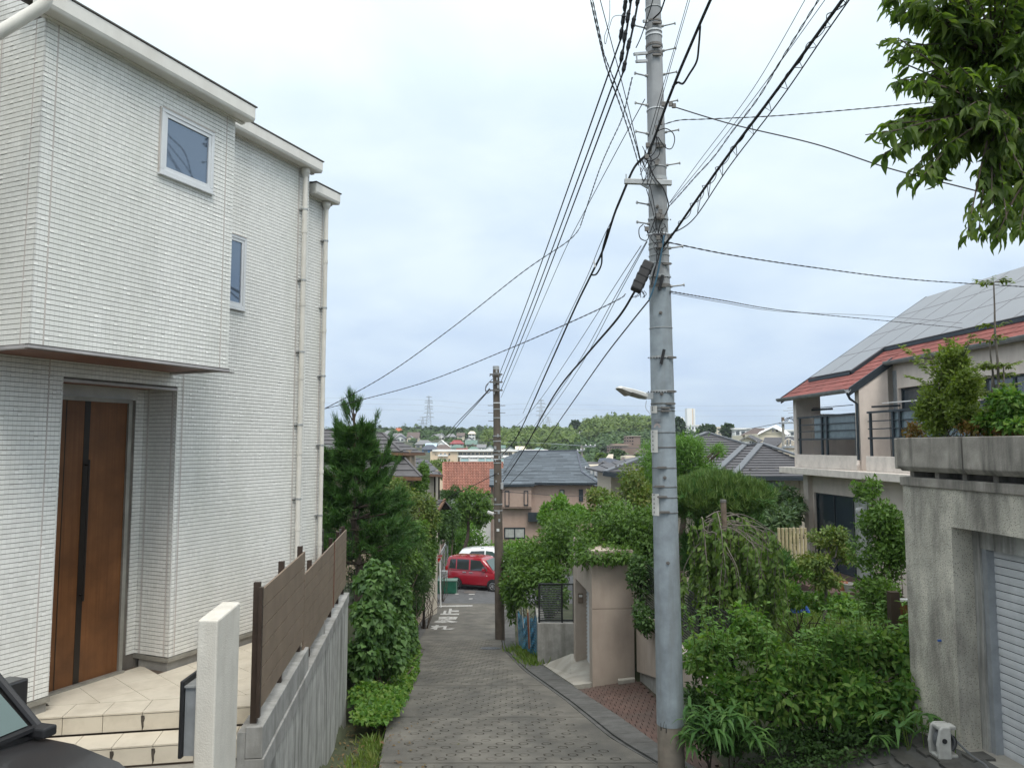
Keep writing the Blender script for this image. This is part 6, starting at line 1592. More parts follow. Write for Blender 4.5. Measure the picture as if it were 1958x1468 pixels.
# ---------------------------------------------------------------- roofs laid in courses
def poly_clip(poly, f):
    out = []
    for i in range(len(poly)):
        p, q = poly[i], poly[(i+1) % len(poly)]; fp, fq = f(p), f(q)
        if fp >= 0: out.append(p)
        if fp*fq < 0: out.append(p.lerp(q, fp/(fp-fq)))
    return out
def roof_poly(poly, n, lip=0.02, split=None, mb=None, each=None, thick=0.05):
    """courses up a plane roof face; every course laps over the one below it"""
    poly = [Vc(p) for p in poly]; nrm = Vc((0, 0, 0))
    for i in range(len(poly)): nrm += (poly[i]-poly[0]).cross(poly[(i+1) % len(poly)]-poly[0])
    nrm.normalize()
    if nrm.z < 0: nrm = -nrm; poly = poly[::-1]
    z0, z1 = min(p.z for p in poly), max(p.z for p in poly); hz = Vc((nrm.y, -nrm.x, 0)).normalized()
    for k in range(n):
        a, b = z0+(z1-z0)*k/n, z0+(z1-z0)*(k+1)/n
        pc = poly_clip(poly, lambda p: p.z-a+1e-5); pc = poly_clip(pc, lambda p: b-p.z+1e-5) if pc else pc
        if not pc or len(pc) < 3: continue
        pieces = [pc]
        if split:
            us = [p.dot(hz) for p in pc]; u = min(us)-ru(0, split); pieces = []
            while u < max(us):
                w = u+split*ru(0.6, 1.4)
                q = poly_clip(pc, lambda p: p.dot(hz)-u); q = poly_clip(q, lambda p: w-p.dot(hz)) if q else q
                if q and len(q) >= 3: pieces.append(q)
                u = w
        for q in pieces:
            j = ru(0.8, 1.2) if split else 1.0
            top = [p+nrm*(lip*j*(1-(p.z-a)/(b-a))) for p in q]
            m_ = mb if each is None else MB()
            vs = top+[p-nrm*thick for p in q]; c = len(q)
            m_.add(vs, [tuple(range(c))]+[(i, c+i, c+(i+1) % c, (i+1) % c) for i in range(c)])
            if each is not None: each(m_)
def bars(mb, pts, w, h):
    for p, q in zip(pts[:-1], pts[1:]): mb.beam(p, q, w, h)
def wallbox(mb, a, b, depth, ztop, zbot):
    """vertical wall from plan point a to b, thickened backwards"""
    a, b = Vc(a), Vc(b); d = (b-a); d.z = 0; n = Vc((-d.y, d.x, 0)).normalized()*depth
    mb.obox((a.x, a.y, zbot), d, n, (0, 0, ztop-zbot))
def wwin(parent, a, b, z0, z1, pane='win_far', frame='wood_dark', mull=0, t=0.05, proud=0.03):
    """window on the plane through plan points a,b: frame as a part, pane (and mullions) as its sub-parts"""
    a, b = Vc((a.x, a.y, 0)), Vc((b.x, b.y, 0)); d = (b-a); L_ = d.length; d.normalize(); n = Vc((d.y, -d.x, 0))
    f = MB()
    f.obox(a+UZ*z0, d*L_, n*proud, UZ*t); f.obox(a+UZ*(z1-t), d*L_, n*proud, UZ*t); f.obox(a+UZ*(z0+t), d*t, n*proud, UZ*(z1-z0-2*t)); f.obox(a+d*(L_-t)+UZ*(z0+t), d*t, n*proud, UZ*(z1-z0-2*t))
    for k in range(1, mull+1): f.obox(a+d*(L_*k/(mull+1)-t/2)+UZ*(z0+t), d*t, n*proud*0.9, UZ*(z1-z0-2*t))
    w = f.build('window', M(frame), parent)
    MB().obox(a+d*t*0.9+UZ*(z0+t*0.9), d*(L_-1.8*t), n*proud*0.5, UZ*(z1-z0-1.8*t)).build('pane', M(pane), w)
    return w
P_ = at
# --- the house with dark shingle roofs behind the pine
k1 = thing('house', 'house with dark shingle roofs and brown eaves behind the pine at left', 'house', P_(760, 1000, 29))
cnt1 = []
def ecourse(m_): m_.build('roof_course', M('shingle_dark'), k1)
A, B, C_, D_ = P_(600, 907, 26.6), P_(806, 912, 26.6), P_(757, 859, 28.4), P_(600, 853, 28.4)
roof_poly([A, B, C_, D_], 5, 0.035, 1.3, each=ecourse)
A2, B2, T2, T1 = P_(600, 858, 27.4), P_(768, 864, 27.4), P_(732, 829, 29.6), P_(600, 822, 29.6)
roof_poly([A2, B2, T2, T1], 6, 0.03, 1.6, each=ecourse); roof_poly([B2, P_(811, 866, 31.2), T2], 6, 0.03, None, each=ecourse)
mb = MB(); bars(mb, [A+UZ*-0.06, B+UZ*-0.06], 0.10, 0.12); bars(mb, [A2+UZ*-0.08, B2+UZ*-0.08, P_(811, 868, 31.2)], 0.12, 0.10); mb.build('eaves_board', M('wood_eave'), k1)
mb = MB(); bars(mb, [B+UZ*0.03, C_+UZ*0.03], 0.09, 0.05); bars(mb, [B2+UZ*0.03, T2+UZ*0.03, T1+UZ*0.03], 0.10, 0.06); mb.build('ridge_cap', M('shingle_dark'), k1)
mb = MB(); wallbox(mb, P_(600, 920, 27.3), P_(795, 920, 27.3), 2.5, A.z-0.05, -6.6); wallbox(mb, P_(600, 870, 28.4), P_(784, 870, 28.6), 3.0, A2.z-0.06, -2.5); mb.build('wall', M('wall_tan'), k1)
mb = MB(); bars(mb, [P_(600, 850, 26.9), P_(700, 857, 26.9), P_(748, 868, 26.9)], 0.05, 0.05); bars(mb, [P_(690, 867, 26.9), P_(748, 872, 26.9)], 0.04, 0.04); mb.build('roof_pipe', M('galv'), k1)
# --- next house beyond it with overlapping grey roofs
k2 = thing('house', 'house with overlapping grey roofs and beige wall beyond the dark shingle house', 'house', P_(822, 960, 33))
mb = MB(); roof_poly([P_(800, 899, 31.6), P_(841, 903, 34.5), P_(818, 880, 37), P_(780, 872, 34)], 5, 0.03, 1.5, mb); tag(mb.build('roof_course', M('roof_grey'), k2), kind='stuff')
mb = MB(); roof_poly([P_(818, 906, 31.4), P_(845, 908, 34), P_(835, 896, 35), P_(808, 893, 32.2)], 2, 0.03, 1.5, mb); tag(mb.build('lower_roof_course', M('roof_grey'), k2), kind='stuff')
mb = MB(); bars(mb, [P_(799, 900, 31.6), P_(841, 904, 34.5)], 0.12, 0.10); bars(mb, [P_(817, 908, 31.4), P_(845, 910, 34)], 0.12, 0.10); mb.build('eaves_board', M('wood_eave'), k2)
mb = MB(); wallbox(mb, P_(806, 900, 32.2), P_(838, 900, 34.4), 4, P_(800, 902, 31.8).z, -7.6); mb.build('wall', M('wall_beige'), k2)
mb = MB()
for px in (831.5, 839.5): mb.beam(P_(px, 904, 33.6), P_(px, 955, 33.6)-UZ*1.5, 0.07, 0.07)
mb.build('corner_post', M('wood_dark'), k2)
k2b = thing('shed', 'small dark roofed gate shelter below the beige wall at left', 'shed', P_(835, 985, 30.5))
mb = MB(); roof_poly([P_(800, 975, 29.6), P_(838, 974, 29.6), P_(850, 955, 31.2), P_(808, 954, 31.2)], 4, 0.02, 0.9, mb); roof_poly([P_(850, 955, 31.2), P_(808, 954, 31.2), P_(822, 972, 32.6), P_(864, 972, 32.6)], 4, 0.02, 0.9, mb); tag(mb.build('roof_course', M('shingle_dark'), k2b), kind='stuff')
mb = MB(); bars(mb, [P_(838, 976, 29.6), P_(850.5, 955, 31.2)], 0.08, 0.10); mb.build('bargeboard', M('wood_eave'), k2b)
for px, Y in ((812, 30.1), (812, 32.2)):
    if True: p = P_(px, 972, Y); MB().box(p.x-0.05, p.x+0.05, Y-0.05, Y+0.05, -7.5, p.z+0.15).build('corner_post', M('wood_dark'), k2b)
# --- red tiled roof
k3 = thing('house', 'white walled house under a terracotta pantile roof beside the brown pole', 'house', P_(895, 1000, 66))
e0, e1 = P_(849, 944, 64), P_(962, 944, 64); r0, r1 = P_(848, 886, 68), P_(962, 886, 68)
mb = MB(); nc_, nr_ = 22, 11
for i in range(nc_):
    for j in range(nr_):
        def g(u, v): return e0.lerp(e1, u).lerp(r0.lerp(r1, u), v)
        u0, u1, v0, v1 = i/nc_, (i+1)/nc_, j/nr_, (j+1)/nr_
        nrm = (e1-e0).cross(r0-e0).normalized(); prof = [(0, 0.0), (0.18, 0.075), (0.42, 0.09), (0.62, 0.05), (0.8, -0.01), (1.0, 0.0)]
        lo = [g(u0+(u1-u0)*s, v0-0.012)+nrm*(h+0.05) for s, h in prof]; hi = [g(u0+(u1-u0)*s, v1)+nrm*(h+0.005) for s, h in prof]; dn_ = [p-nrm*0.05 for p in lo]
        k = len(prof); mb.add(lo+hi+dn_, [(q, q+1, k+q+1, k+q) for q in range(k-1)]+[(2*k+q, 2*k+q+1, q+1, q) for q in range(k-1)])
tag(mb.build('roof_tile', M('roof_terra'), k3), kind='stuff')
mb = MB(); n = 26
for i in range(n):
    a, b = r0.lerp(r1, i/n), r0.lerp(r1, (i+1)/n); mb.lathe(a+UZ*0.06, b-a, [(0.11, 0), (0.09, (b-a).length)], 8)
mb.build('ridge_tile', M('roof_terra'), k3)
mb = MB(); bars(mb, [e0+Vc((-0.04, 0, 0)), r0+Vc((-0.04, 0, 0.04))], 0.14, 0.14); mb.build('verge_tile', M('roof_terra'), k3)
mb = MB(); wallbox(mb, P_(856, 950, 64.8), P_(960, 950, 64.8), 6, e0.z-0.02, -9.0); mb.build('wall', M('wall_white'), k3)
mb = MB(); wallbox(mb, P_(850, 944, 64.0), P_(962, 944, 64.0), 0.8, e0.z-0.02, e0.z-0.18); mb.build('eaves_board', M('roof_brown'), k3)
wwin(k3, P_(922, 985, 64.75), P_(934, 985, 64.75), P_(0, 998, 64.7).z, P_(0, 975, 64.7).z, 'curtain', 'alu_white')
# --- pinkish house with the slate roof
k4 = thing('house', 'taupe pink house with large blue grey slate roof in the middle distance', 'house', P_(1040, 1060, 58))
Yw = 55.95; Yr = 62.0
EL, ER = P_(935, 926, 55.4), P_(1143, 923, 55.6); RLp, RRp = P_(991, 863, Yr), P_(1103, 862, Yr)
mb = MB()
roof_poly([P_(1008, 925, 55.6), ER, P_(1113, 903, 57.4), RRp, RLp, P_(963, 876, 60.8), P_(963, 926, 55.5)], 24, 0.03, 1.1, mb)
roof_poly([P_(936, 927, 55.5), P_(963, 927, 55.5), P_(963, 895, 58.5), P_(936, 897, 58.5)], 10, 0.03, 1.0, mb)
roof_poly([RRp, P_(1113, 903, 57.4), ER, P_(1150, 924, 60), P_(1120, 880, 64)], 14, 0.03, 1.1, mb)
tag(mb.build('roof_slate', M('slate_blue'), k4), kind='stuff')
mb = MB(); bars(mb, [RLp+UZ*0.04, RRp+UZ*0.04], 0.2, 0.10); bars(mb, [RRp+UZ*0.03, P_(1113, 903, 57.4)+UZ*0.03, ER+UZ*0.03], 0.12, 0.08); mb.build('ridge_cap', M('roof_navy'), k4)
mb = MB(); bars(mb, [P_(935, 929, 55.4), P_(1022, 928, 55.4)], 0.16, 0.14); bars(mb, [P_(1022, 924, 55.5), P_(1143, 925, 55.5), P_(1150, 928, 58)], 0.16, 0.14); mb.build('eaves_gutter', M('rail_dark'), k4)
WL, WR = P_(944, 1000, Yw), P_(1138, 1000, Yw)
mb = MB(); wallbox(mb, WL, WR, 8, P_(0, 928, Yw).z, -9); mb.build('wall', M('wall_pink'), k4)
bx_ = MB(); b0_, b1_ = P_(961, 950, Yw-0.42), P_(1016, 950, Yw-0.42); bx_.box(b0_.x, b1_.x, Yw-0.42, Yw-0.001, P_(0, 969, Yw-0.42).z, P_(0, 932, Yw-0.42).z); bay_ = bx_.build('bay_box', M('wall_pink'), k4)
mb = MB(); mb.box(b0_.x-0.05, b1_.x+0.05, Yw-0.426, Yw-0.001, P_(0, 970, Yw-0.42).z-0.06, P_(0, 970, Yw-0.42).z); mb.box(b0_.x-0.04, b1_.x+0.04, Yw-0.424, Yw-0.001, P_(0, 932, Yw-0.42).z, P_(0, 931, Yw-0.42).z+0.03); mb.build('bay_trim', M('wall_brown'), k4)
for px0, px1, y0, y1, Y in ((965, 974, 967, 938, Yw-0.42), (1001.5, 1010, 966, 938, Yw-0.42)):
    wwin(k4, P_(px0, y0, Y), P_(px1, y0, Y), P_(0, y0, Y).z, P_(0, y1, Y).z, 'wall_pink', 'rail_dark', t=0.06, proud=0.06)
for px0, px1, y0, y1, pn in ((1070, 1079, 960, 936, 'curtain'), (1107, 1115, 958, 935, 'glass_dark')):
    wwin(k4, P_(px0, y0, Yw), P_(px1, y0, Yw), P_(0, y0, Yw).z, P_(0, y1, Yw).z, pn, 'rail_dark', t=0.06, proud=0.06)
wwin(k4, P_(964, 1030, Yw), P_(1004, 1030, Yw), P_(0, 1029, Yw).z, P_(0, 1008, Yw).z, 'curtain', 'rail_dark', 1, t=0.08, proud=0.07)
mb = MB(); mb.box(P_(1008, 0, Yw).x, P_(1040, 0, Yw).x, Yw-0.42, Yw-0.001, P_(0, 996, Yw).z, P_(0, 979, Yw).z); mb.build('awning', M('rail_dark'), k4)
mb = MB(); mb.box(WR.x-0.05, WR.x+0.22, Yw-0.12, Yw+0.2, -9, P_(0, 929, Yw).z); mb.build('corner_pipe', M('wood_eave'), k4)
mb = MB(); mb.box(WL.x-0.22, WL.x-0.02, Yw-0.05, Yw+0.3, -9, P_(0, 930, Yw).z); mb.build('side_wall', M('wall_brown'), k4)
mb = MB()
for y_ in (941, 946, 951, 954): mb.lathe(P_(1132.5, y_, Yw-0.05), (0, -1, 0), [(0.06, 0), (0.08, 0.06), (0.04, 0.12)], 8)
mb.build('wire_insulator', M('sign_white'), k4)
# --- big hip roofed house on the right, partly behind the tall pole
k5 = thing('house', 'house with wide grey metal tiled hip roofs behind the cypress on the right', 'house', P_(1450, 1010, 38))
A = P_(1156, 903, 36); B = P_(1395, 913, 36); Ap = P_(1352, 828, 43); Q = P_(1428, 851, 41.6)
mb = MB(); roof_poly([A, B, Q, Ap], 17, 0.045, None, mb)
Ap2 = P_(1456, 849, 39.8); Q2 = P_(1424, 853, 40.4)
roof_poly([P_(1372, 901, 35.6), P_(1402, 911, 35.2), Ap2, Q2], 12, 0.045, None, mb)
roof_poly([P_(1402, 911, 35.2), P_(1590, 911, 35.2), P_(1590, 905, 35.6), Ap2], 13, 0.045, None, mb)
roof_poly([A, Ap, P_(1240, 868, 50), P_(1120, 895, 44)], 14, 0.045, None, mb)
tag(mb.build('roof_course', M('roof_grey'), k5), kind='stuff')
mb = MB(); bars(mb, [A+UZ*0.04, Ap+UZ*0.06, Q+UZ*0.06], 0.26, 0.08); bars(mb, [Q2+UZ*0.08, P_(1372, 901, 35.6)+UZ*0.08], 0.30, 0.08); bars(mb, [Q2+UZ*0.06, Ap2+UZ*0.06, P_(1402, 911, 35.2)+UZ*0.06], 0.30, 0.08); bars(mb, [Ap2+UZ*0.06, P_(1530, 874, 37.2)+UZ*0.06], 0.24, 0.08); mb.build('ridge_cap', M('roof_ridge'), k5)
mb = MB(); bars(mb, [P_(1153, 905, 35.9), P_(1210, 913, 35.9)], 0.2, 0.22); bars(mb, [P_(1402, 914, 35.1), P_(1590, 915, 35.1)], 0.18, 0.18); mb.build('eaves_gutter', M('rail_dark'), k5)
mb = MB()
for px, py in ((1433, 898), (1446, 896), (1468, 901), (1482, 896), (1386, 897), (1389, 902), (1176, 893), (1184, 896), (1194, 894), (1204, 897), (1195, 889), (1214, 894), (1213, 890), (1184, 891)):
    p = P_(px, py, 35.9); mb.obox(p, (0.10, 0, 0), (0, 0.06, 0), (0, 0, 0.07))
mb.build('snow_guard', M('galv_dark'), k5)
mb = MB(); wallbox(mb, P_(1400, 930, 36.2), P_(1600, 930, 36.2), 6, P_(0, 915, 36.0).z, -6.5); wallbox(mb, P_(1168, 905, 38), P_(1395, 905, 38), 6, P_(0, 908, 37.5).z, -7); mb.build('wall', M('wall_beige'), k5)
wwin(k5, P_(1433, 940, 36.15), P_(1498, 940, 36.15), P_(0, 962, 36.15).z, P_(0, 920, 36.15).z, 'curtain', 'wall_grey', 1, t=0.06, proud=0.05)
MB().box(P_(1437, 0, 36.1).x, P_(1464, 0, 36.1).x, 36.03, 36.07, P_(0, 960, 36.1).z, P_(0, 922, 36.1).z).build('shutter_panel', M('panel_frost'), k5)
mb = MB(); z_ = P_(0, 918, 36).z
for k in range(16): mb.box(P_(1502, 0, 36.1).x, P_(1600, 0, 36.1).x, 36.12, 36.16, z_-0.16*(k+1), z_-0.16*k-0.02)
mb.build('wall_siding', M('wall_beige'), k5)
# --- dark roofs between the pink house and the tall pole
def simple_roof_house(label, polys, walls, roofm, wallm, base, n=9, lip=0.03, split=1.2, extra=None):
    k = thing('house', label, 'house', base)
    mb = MB()
    for p in polys: roof_poly(p, n, lip, split, mb)
    tag(mb.build('roof_course', M(roofm), k), kind='stuff')
    mb = MB()
    for a, b, d, zt, zb in walls: wallbox(mb, a, b, d, zt, zb)
    mb.build('wall', M(wallm), k)
    return k
k6 = simple_roof_house('house with broad dark navy roof right of the pink house', [[P_(1118, 935, 66), P_(1202, 938, 66), P_(1222, 905, 72), P_(1140, 898, 72)], [P_(1202, 938, 66), P_(1250, 925, 74), P_(1222, 905, 72)]], [(P_(1142, 940, 66.6), P_(1200, 940, 66.6), 5, P_(0, 936, 66.4).z, -9)], 'roof_navy', 'wall_grey', P_(1160, 980, 67), 14, 0.03, 1.4)
for a, b in ((1143, 1150), (1151, 1160)): wwin(k6, P_(a, 960, 66.55), P_(b, 960, 66.55), P_(0, 974, 66.5).z, P_(0, 939, 66.5).z, 'balcony_teal', 'alu_grey', 0, t=0.06)
k7 = simple_roof_house('house with flat brown canopy in front of the navy roof', [[P_(1158, 936, 62), P_(1196, 939, 62), P_(1192, 930, 65), P_(1166, 929, 65)]], [(P_(1163, 940, 62.6), P_(1200, 940, 62.6), 4, P_(0, 938, 62.4).z, -9)], 'roof_brown', 'wall_beige', P_(1178, 985, 62.5), 3, 0.02, None)
simple_roof_house('small pale grey roof with brown eaves beside the dark conifer', [[P_(1177, 925, 60), P_(1215, 926, 60), P_(1215, 911, 64), P_(1190, 912, 64)]], [(P_(1182, 926, 60.6), P_(1215, 926, 60.6), 3, P_(0, 925, 60.4).z, -8)], 'roof_skyblue', 'wood_eave', P_(1196, 960, 60.5), 3, 0.02, None)
simple_roof_house('dark grey gabled house with cream gable left of the tall pole', [[P_(1117, 894, 84), P_(1150, 897, 84), P_(1153, 884, 90), P_(1124, 882, 90)], [P_(1136, 896, 83), P_(1152, 883, 83), P_(1154, 880, 92), P_(1138, 892, 92)], [P_(1152, 883, 83), P_(1163, 890, 83), P_(1166, 886, 92), P_(1154, 880, 92)]], [(P_(1122, 895, 84.6), P_(1160, 895, 84.6), 5, P_(0, 889, 84.4).z, -9)], 'shingle_dark', 'wall_cream', P_(1135, 925, 85), 7, 0.03, 1.4)
simple_roof_house('slate roofed house with stepped ridge behind the cream gable', [[P_(1140, 890, 96), P_(1178, 886, 96), P_(1164, 875, 102), P_(1146, 876, 102)], [P_(1178, 886, 96), P_(1200, 884, 104), P_(1164, 875, 102)]], [(P_(1144, 892, 96.6), P_(1176, 892, 96.6), 5, P_(0, 888, 96.4).z, -9)], 'roof_navy', 'wall_beige', P_(1160, 920, 97), 7, 0.03, 1.4)
simple_roof_house('dark roofed house with small ridge just left of the tall pole', [[P_(1130, 910, 76), P_(1186, 905, 76), P_(1172, 892, 82), P_(1146, 895, 82)], [P_(1186, 905, 76), P_(1210, 895, 84), P_(1172, 892, 82)]], [(P_(1136, 912, 76.6), P_(1184, 912, 76.6), 5, P_(0, 908, 76.4).z, -9)], 'roof_navy', 'wall_grey', P_(1160, 940, 77), 8, 0.03, 1.4)
simple_roof_house('house with pale brown roof and white gable behind the hip roof', [[P_(1186, 878, 110), P_(1222, 877, 110), P_(1224, 868, 116), P_(1196, 869, 116)], [P_(1212, 868, 112), P_(1226, 860, 112), P_(1228, 856, 120), P_(1214, 864, 120)], [P_(1226, 860, 112), P_(1250, 872, 112), P_(1250, 866, 120), P_(1228, 856, 120)]], [(P_(1196, 880, 110.6), P_(1240, 880, 110.6), 5, P_(0, 872, 110.4).z, -9)], 'roof_brown', 'wall_cream', P_(1215, 905, 111), 5, 0.03, 1.4)
simple_roof_house('pale tin roof showing below the brown apartment block', [[P_(1158, 876, 118), P_(1172, 878, 118), P_(1173, 868, 126), P_(1164, 868, 126)]], [(P_(1160, 878, 118.6), P_(1172, 878, 118.6), 4, P_(0, 877, 118.4).z, -9)], 'wall_beige', 'wall_cream', P_(1166, 900, 119), 3, 0.02, None)
# --- houses at the right horizon
simple_roof_house('house with long brown grey roof on the right skyline', [[P_(1416, 832, 125), P_(1462, 830, 125), P_(1462, 819, 132), P_(1442, 818, 132)]], [(P_(1420, 836, 125.6), P_(1462, 836, 125.6), 6, P_(0, 832, 125.4).z, -9)], 'roof_brown', 'wall_cream', P_(1440, 860, 126), 7, 0.04, 1.6)
g1 = simple_roof_house('cream gabled house with shuttered attic windows on the right skyline', [[P_(1448, 831, 112), P_(1478, 816, 112), P_(1484, 812, 122), P_(1452, 826, 122)], [P_(1478, 816, 112), P_(1506, 832, 112), P_(1510, 828, 122), P_(1484, 812, 122)]], [(P_(1452, 834, 112.5), P_(1502, 834, 112.5), 7, P_(0, 829, 112.4).z, -9)], 'wall_white', 'wall_cream', P_(1478, 860, 113), 3, 0.04, None)
mb = MB(); mb.prism([P_(1456, 829, 112.4), P_(1502, 830, 112.4), P_(1478, 818, 112.4)], (0, 0.3, 0)); mb.build('gable', M('wall_cream'), g1)
for a, b in ((1476, 1480), (1483, 1489)): wwin(g1, P_(a, 826, 112.3), P_(b, 826, 112.3), P_(0, 826, 112.3).z, P_(0, 820, 112.3).z, 'roof_brown', 'wall_white', t=0.05)
g2 = simple_roof_house('white house with low gable between the hip roof and the skyline trees', [[P_(1414, 842, 98), P_(1430, 834, 98), P_(1436, 831, 106), P_(1420, 838, 106)], [P_(1430, 834, 98), P_(1450, 846, 98), P_(1460, 842, 106), P_(1436, 831, 106)]], [(P_(1417, 846, 98.5), P_(1447, 846, 98.5), 5, P_(0, 842, 98.4).z, -9)], 'roof_grey', 'wall_white', P_(1432, 870, 99), 4, 0.03, None)
mb = MB(); mb.prism([P_(1417, 843, 98.4), P_(1447, 844, 98.4), P_(1430, 836, 98.4)], (0, 0.3, 0)); mb.build('gable', M('wall_cream'), g2)
wwin(g2, P_(1432, 847, 98.4), P_(1442, 847, 98.4), P_(0, 848, 98.4).z, P_(0, 843, 98.4).z, 'win_far', 'wall_white', 1)
g3 = simple_roof_house('grey green gabled house with dark attic window beside the right hand pole', [[P_(1456, 852, 72), P_(1479, 856, 72), P_(1497, 836, 78), P_(1462, 836, 78)], [P_(1479, 856, 71), P_(1508, 836, 74), P_(1515, 834, 84), P_(1497, 836, 78)], [P_(1508, 836, 74), P_(1540, 852, 71), P_(1548, 850, 80), P_(1515, 834, 84)]], [(P_(1482, 858, 72.5), P_(1545, 858, 72.5), 7, P_(0, 856, 72.4).z, -8)], 'roof_grey', 'wall_beige', P_(1505, 880, 73), 9, 0.03, None)
mb = MB(); mb.prism([P_(1482, 856, 72.3), P_(1538, 854, 72.3), P_(1508, 838, 72.3)], (0, 0.3, 0)); mb.build('gable', M('wall_beige'), g3)
for a, b in ((1504, 1507), (1510, 1513)): wwin(g3, P_(a, 850, 72.2), P_(b, 850, 72.2), P_(0, 851, 72.2).z, P_(0, 840, 72.2).z, 'win_far', 'alu_grey', t=0.04)
simple_roof_house('house with pinkish roof seen through the veranda railing', [[P_(1555, 838, 80), P_(1640, 838, 80), P_(1612, 824, 86), P_(1580, 824, 86)]], [(P_(1560, 840, 80.5), P_(1640, 840, 80.5), 6, P_(0, 838, 80.4).z, -8)], 'roof_wine', 'wall_cream', P_(1600, 870, 81), 6, 0.03, 1.5)
simple_roof_house('grey roofed house seen below the veranda railing', [[P_(1560, 862, 64), P_(1650, 862, 64), P_(1640, 846, 70), P_(1575, 846, 70)]], [(P_(1560, 864, 64.5), P_(1650, 864, 64.5), 6, P_(0, 862, 64.4).z, -8)], 'roof_grey', 'wall_cream', P_(1600, 890, 65), 8, 0.03, 1.5)

# --- poles in the town
def tpole(label, px, y0, y1, Y, r, m='wall_grey', arms=(), boxes=()):
    t = thing('utility_pole', label, 'utility pole', P_(px, y1, Y))
    mb = MB(); mb.tube([P_(px, y1, Y)-UZ*3, P_(px, y0, Y)], [r*1.2, r], 10); mb.build('pole_shaft', M(m), t)
    for (xa, ya, xb, yb) in arms:
        mb = MB(); mb.beam(P_(xa, ya, Y-0.2), P_(xb, yb, Y-0.2), 0.12, 0.12)
        mb.build('cross_arm', M('alu_grey'), t)
        q = MB()
        for s in (0.25, 0.6, 0.95): q.lathe(P_(xa, ya, Y-0.2).lerp(P_(xb, yb, Y-0.2), s), (0, 0, 1), [(0.04, 0), (0.065, 0.10), (0.04, 0.18)], 8)
        q.build('insulator', M('sign_white'), t)
    for (xa, ya, xb, yb) in boxes:
        MB().box(P_(xa, 0, Y-0.3).x, P_(xb, 0, Y-0.3).x, Y-0.5, Y-0.1, P_(0, yb, Y-0.3).z, P_(0, ya, Y-0.3).z).build('transformer_box', M('wall_grey'), t)
    return t
tpole('slim grey utility pole with white insulators right of the slate roof', 1112.5, 851, 905, 70, 0.11, 'conc_pale', ((1114, 853, 1139, 853), (1100, 863, 1118, 860)), ())
tt = tpole('cluster of switchgear on a pole top at the slate roof edge', 1122, 890, 925, 60, 0.08, 'alu_grey', ((1114, 896, 1137, 897),), ((1121, 898, 1125, 906), (1128, 897, 1132, 909)))
MB().lathe(P_(1138, 914, 59.8), (1, 0, 0.1), [(0.02, -0.2), (0.18, -0.1), (0.2, 0.05), (0.05, 0.3)], 10).build('cable_drum', M('plastic_black'), tt)
rp2 = tpole('utility pole with transformer arms beside the beige house column', 1497, 800, 868, 58, 0.10, 'conc_pale', ((1490, 809, 1521, 808), (1495, 855, 1522, 853)), ((1516, 853, 1519, 868),))
mb = MB()
for k in range(3): mb.tube(crom([P_(1498+k*3, 806, 58), P_(1505+k*4, 799-k, 58), P_(1514+k*3, 802, 58), P_(1520, 808+k, 58)], 5), 0.025, 5)
mb.build('cable_loop', M('wire_black'), rp2)
mb = MB(); mb.lathe(P_(1497, 805, 58), (0, 0, 1), [(0.12, 0), (0.12, 0.3)], 8); mb.build('pole_cap', M('wood_grey'), rp2)
an = thing('tv_antenna', 'thin rooftop aerial beside the beige house column', 'antenna', P_(1519, 800, 52))
mb = MB()
for y_, x0 in ((780, 1505), (785, 1498), (790, 1507)): mb.tube([P_(x0, y_, 52), P_(1522, y_-1.2, 52)], 0.018, 4)
mb.tube([P_(1521, 775, 52), P_(1521, 830, 52)], 0.02, 4); mb.build('antenna_rod', M('alu_grey'), an)
an = thing('tv_antenna', 'rooftop aerial mast with short bars in front of the white tower', 'antenna', P_(1314, 840, 60))
mb = MB(); mb.tube([P_(1313, 812, 60), P_(1315, 842, 60)], 0.03, 5)
for y_, w in ((816, 4), (826, 5), (833, 6)): mb.tube([P_(1314-w, y_, 60), P_(1314+w, y_, 60)], 0.025, 4)
mb.build('antenna_rod', M('wall_grey'), an)
wire('pale line crossing the town roofs from pole to pole', [(700, 838, 180), (820, 845, 160), (1000, 846, 130), (1112, 852, 70)], 0.03, 'alu_grey')
wire('line running from the slim grey pole to the right behind the tall pole', [(1112, 852, 70), (1200, 856, 62), (1290, 858, 56)], 0.02, 'wire_grey')
wire('black line climbing across the hip roof to the right hand pole', [(1290, 846, 48), (1400, 826, 53), (1495, 808, 58)], 0.022)
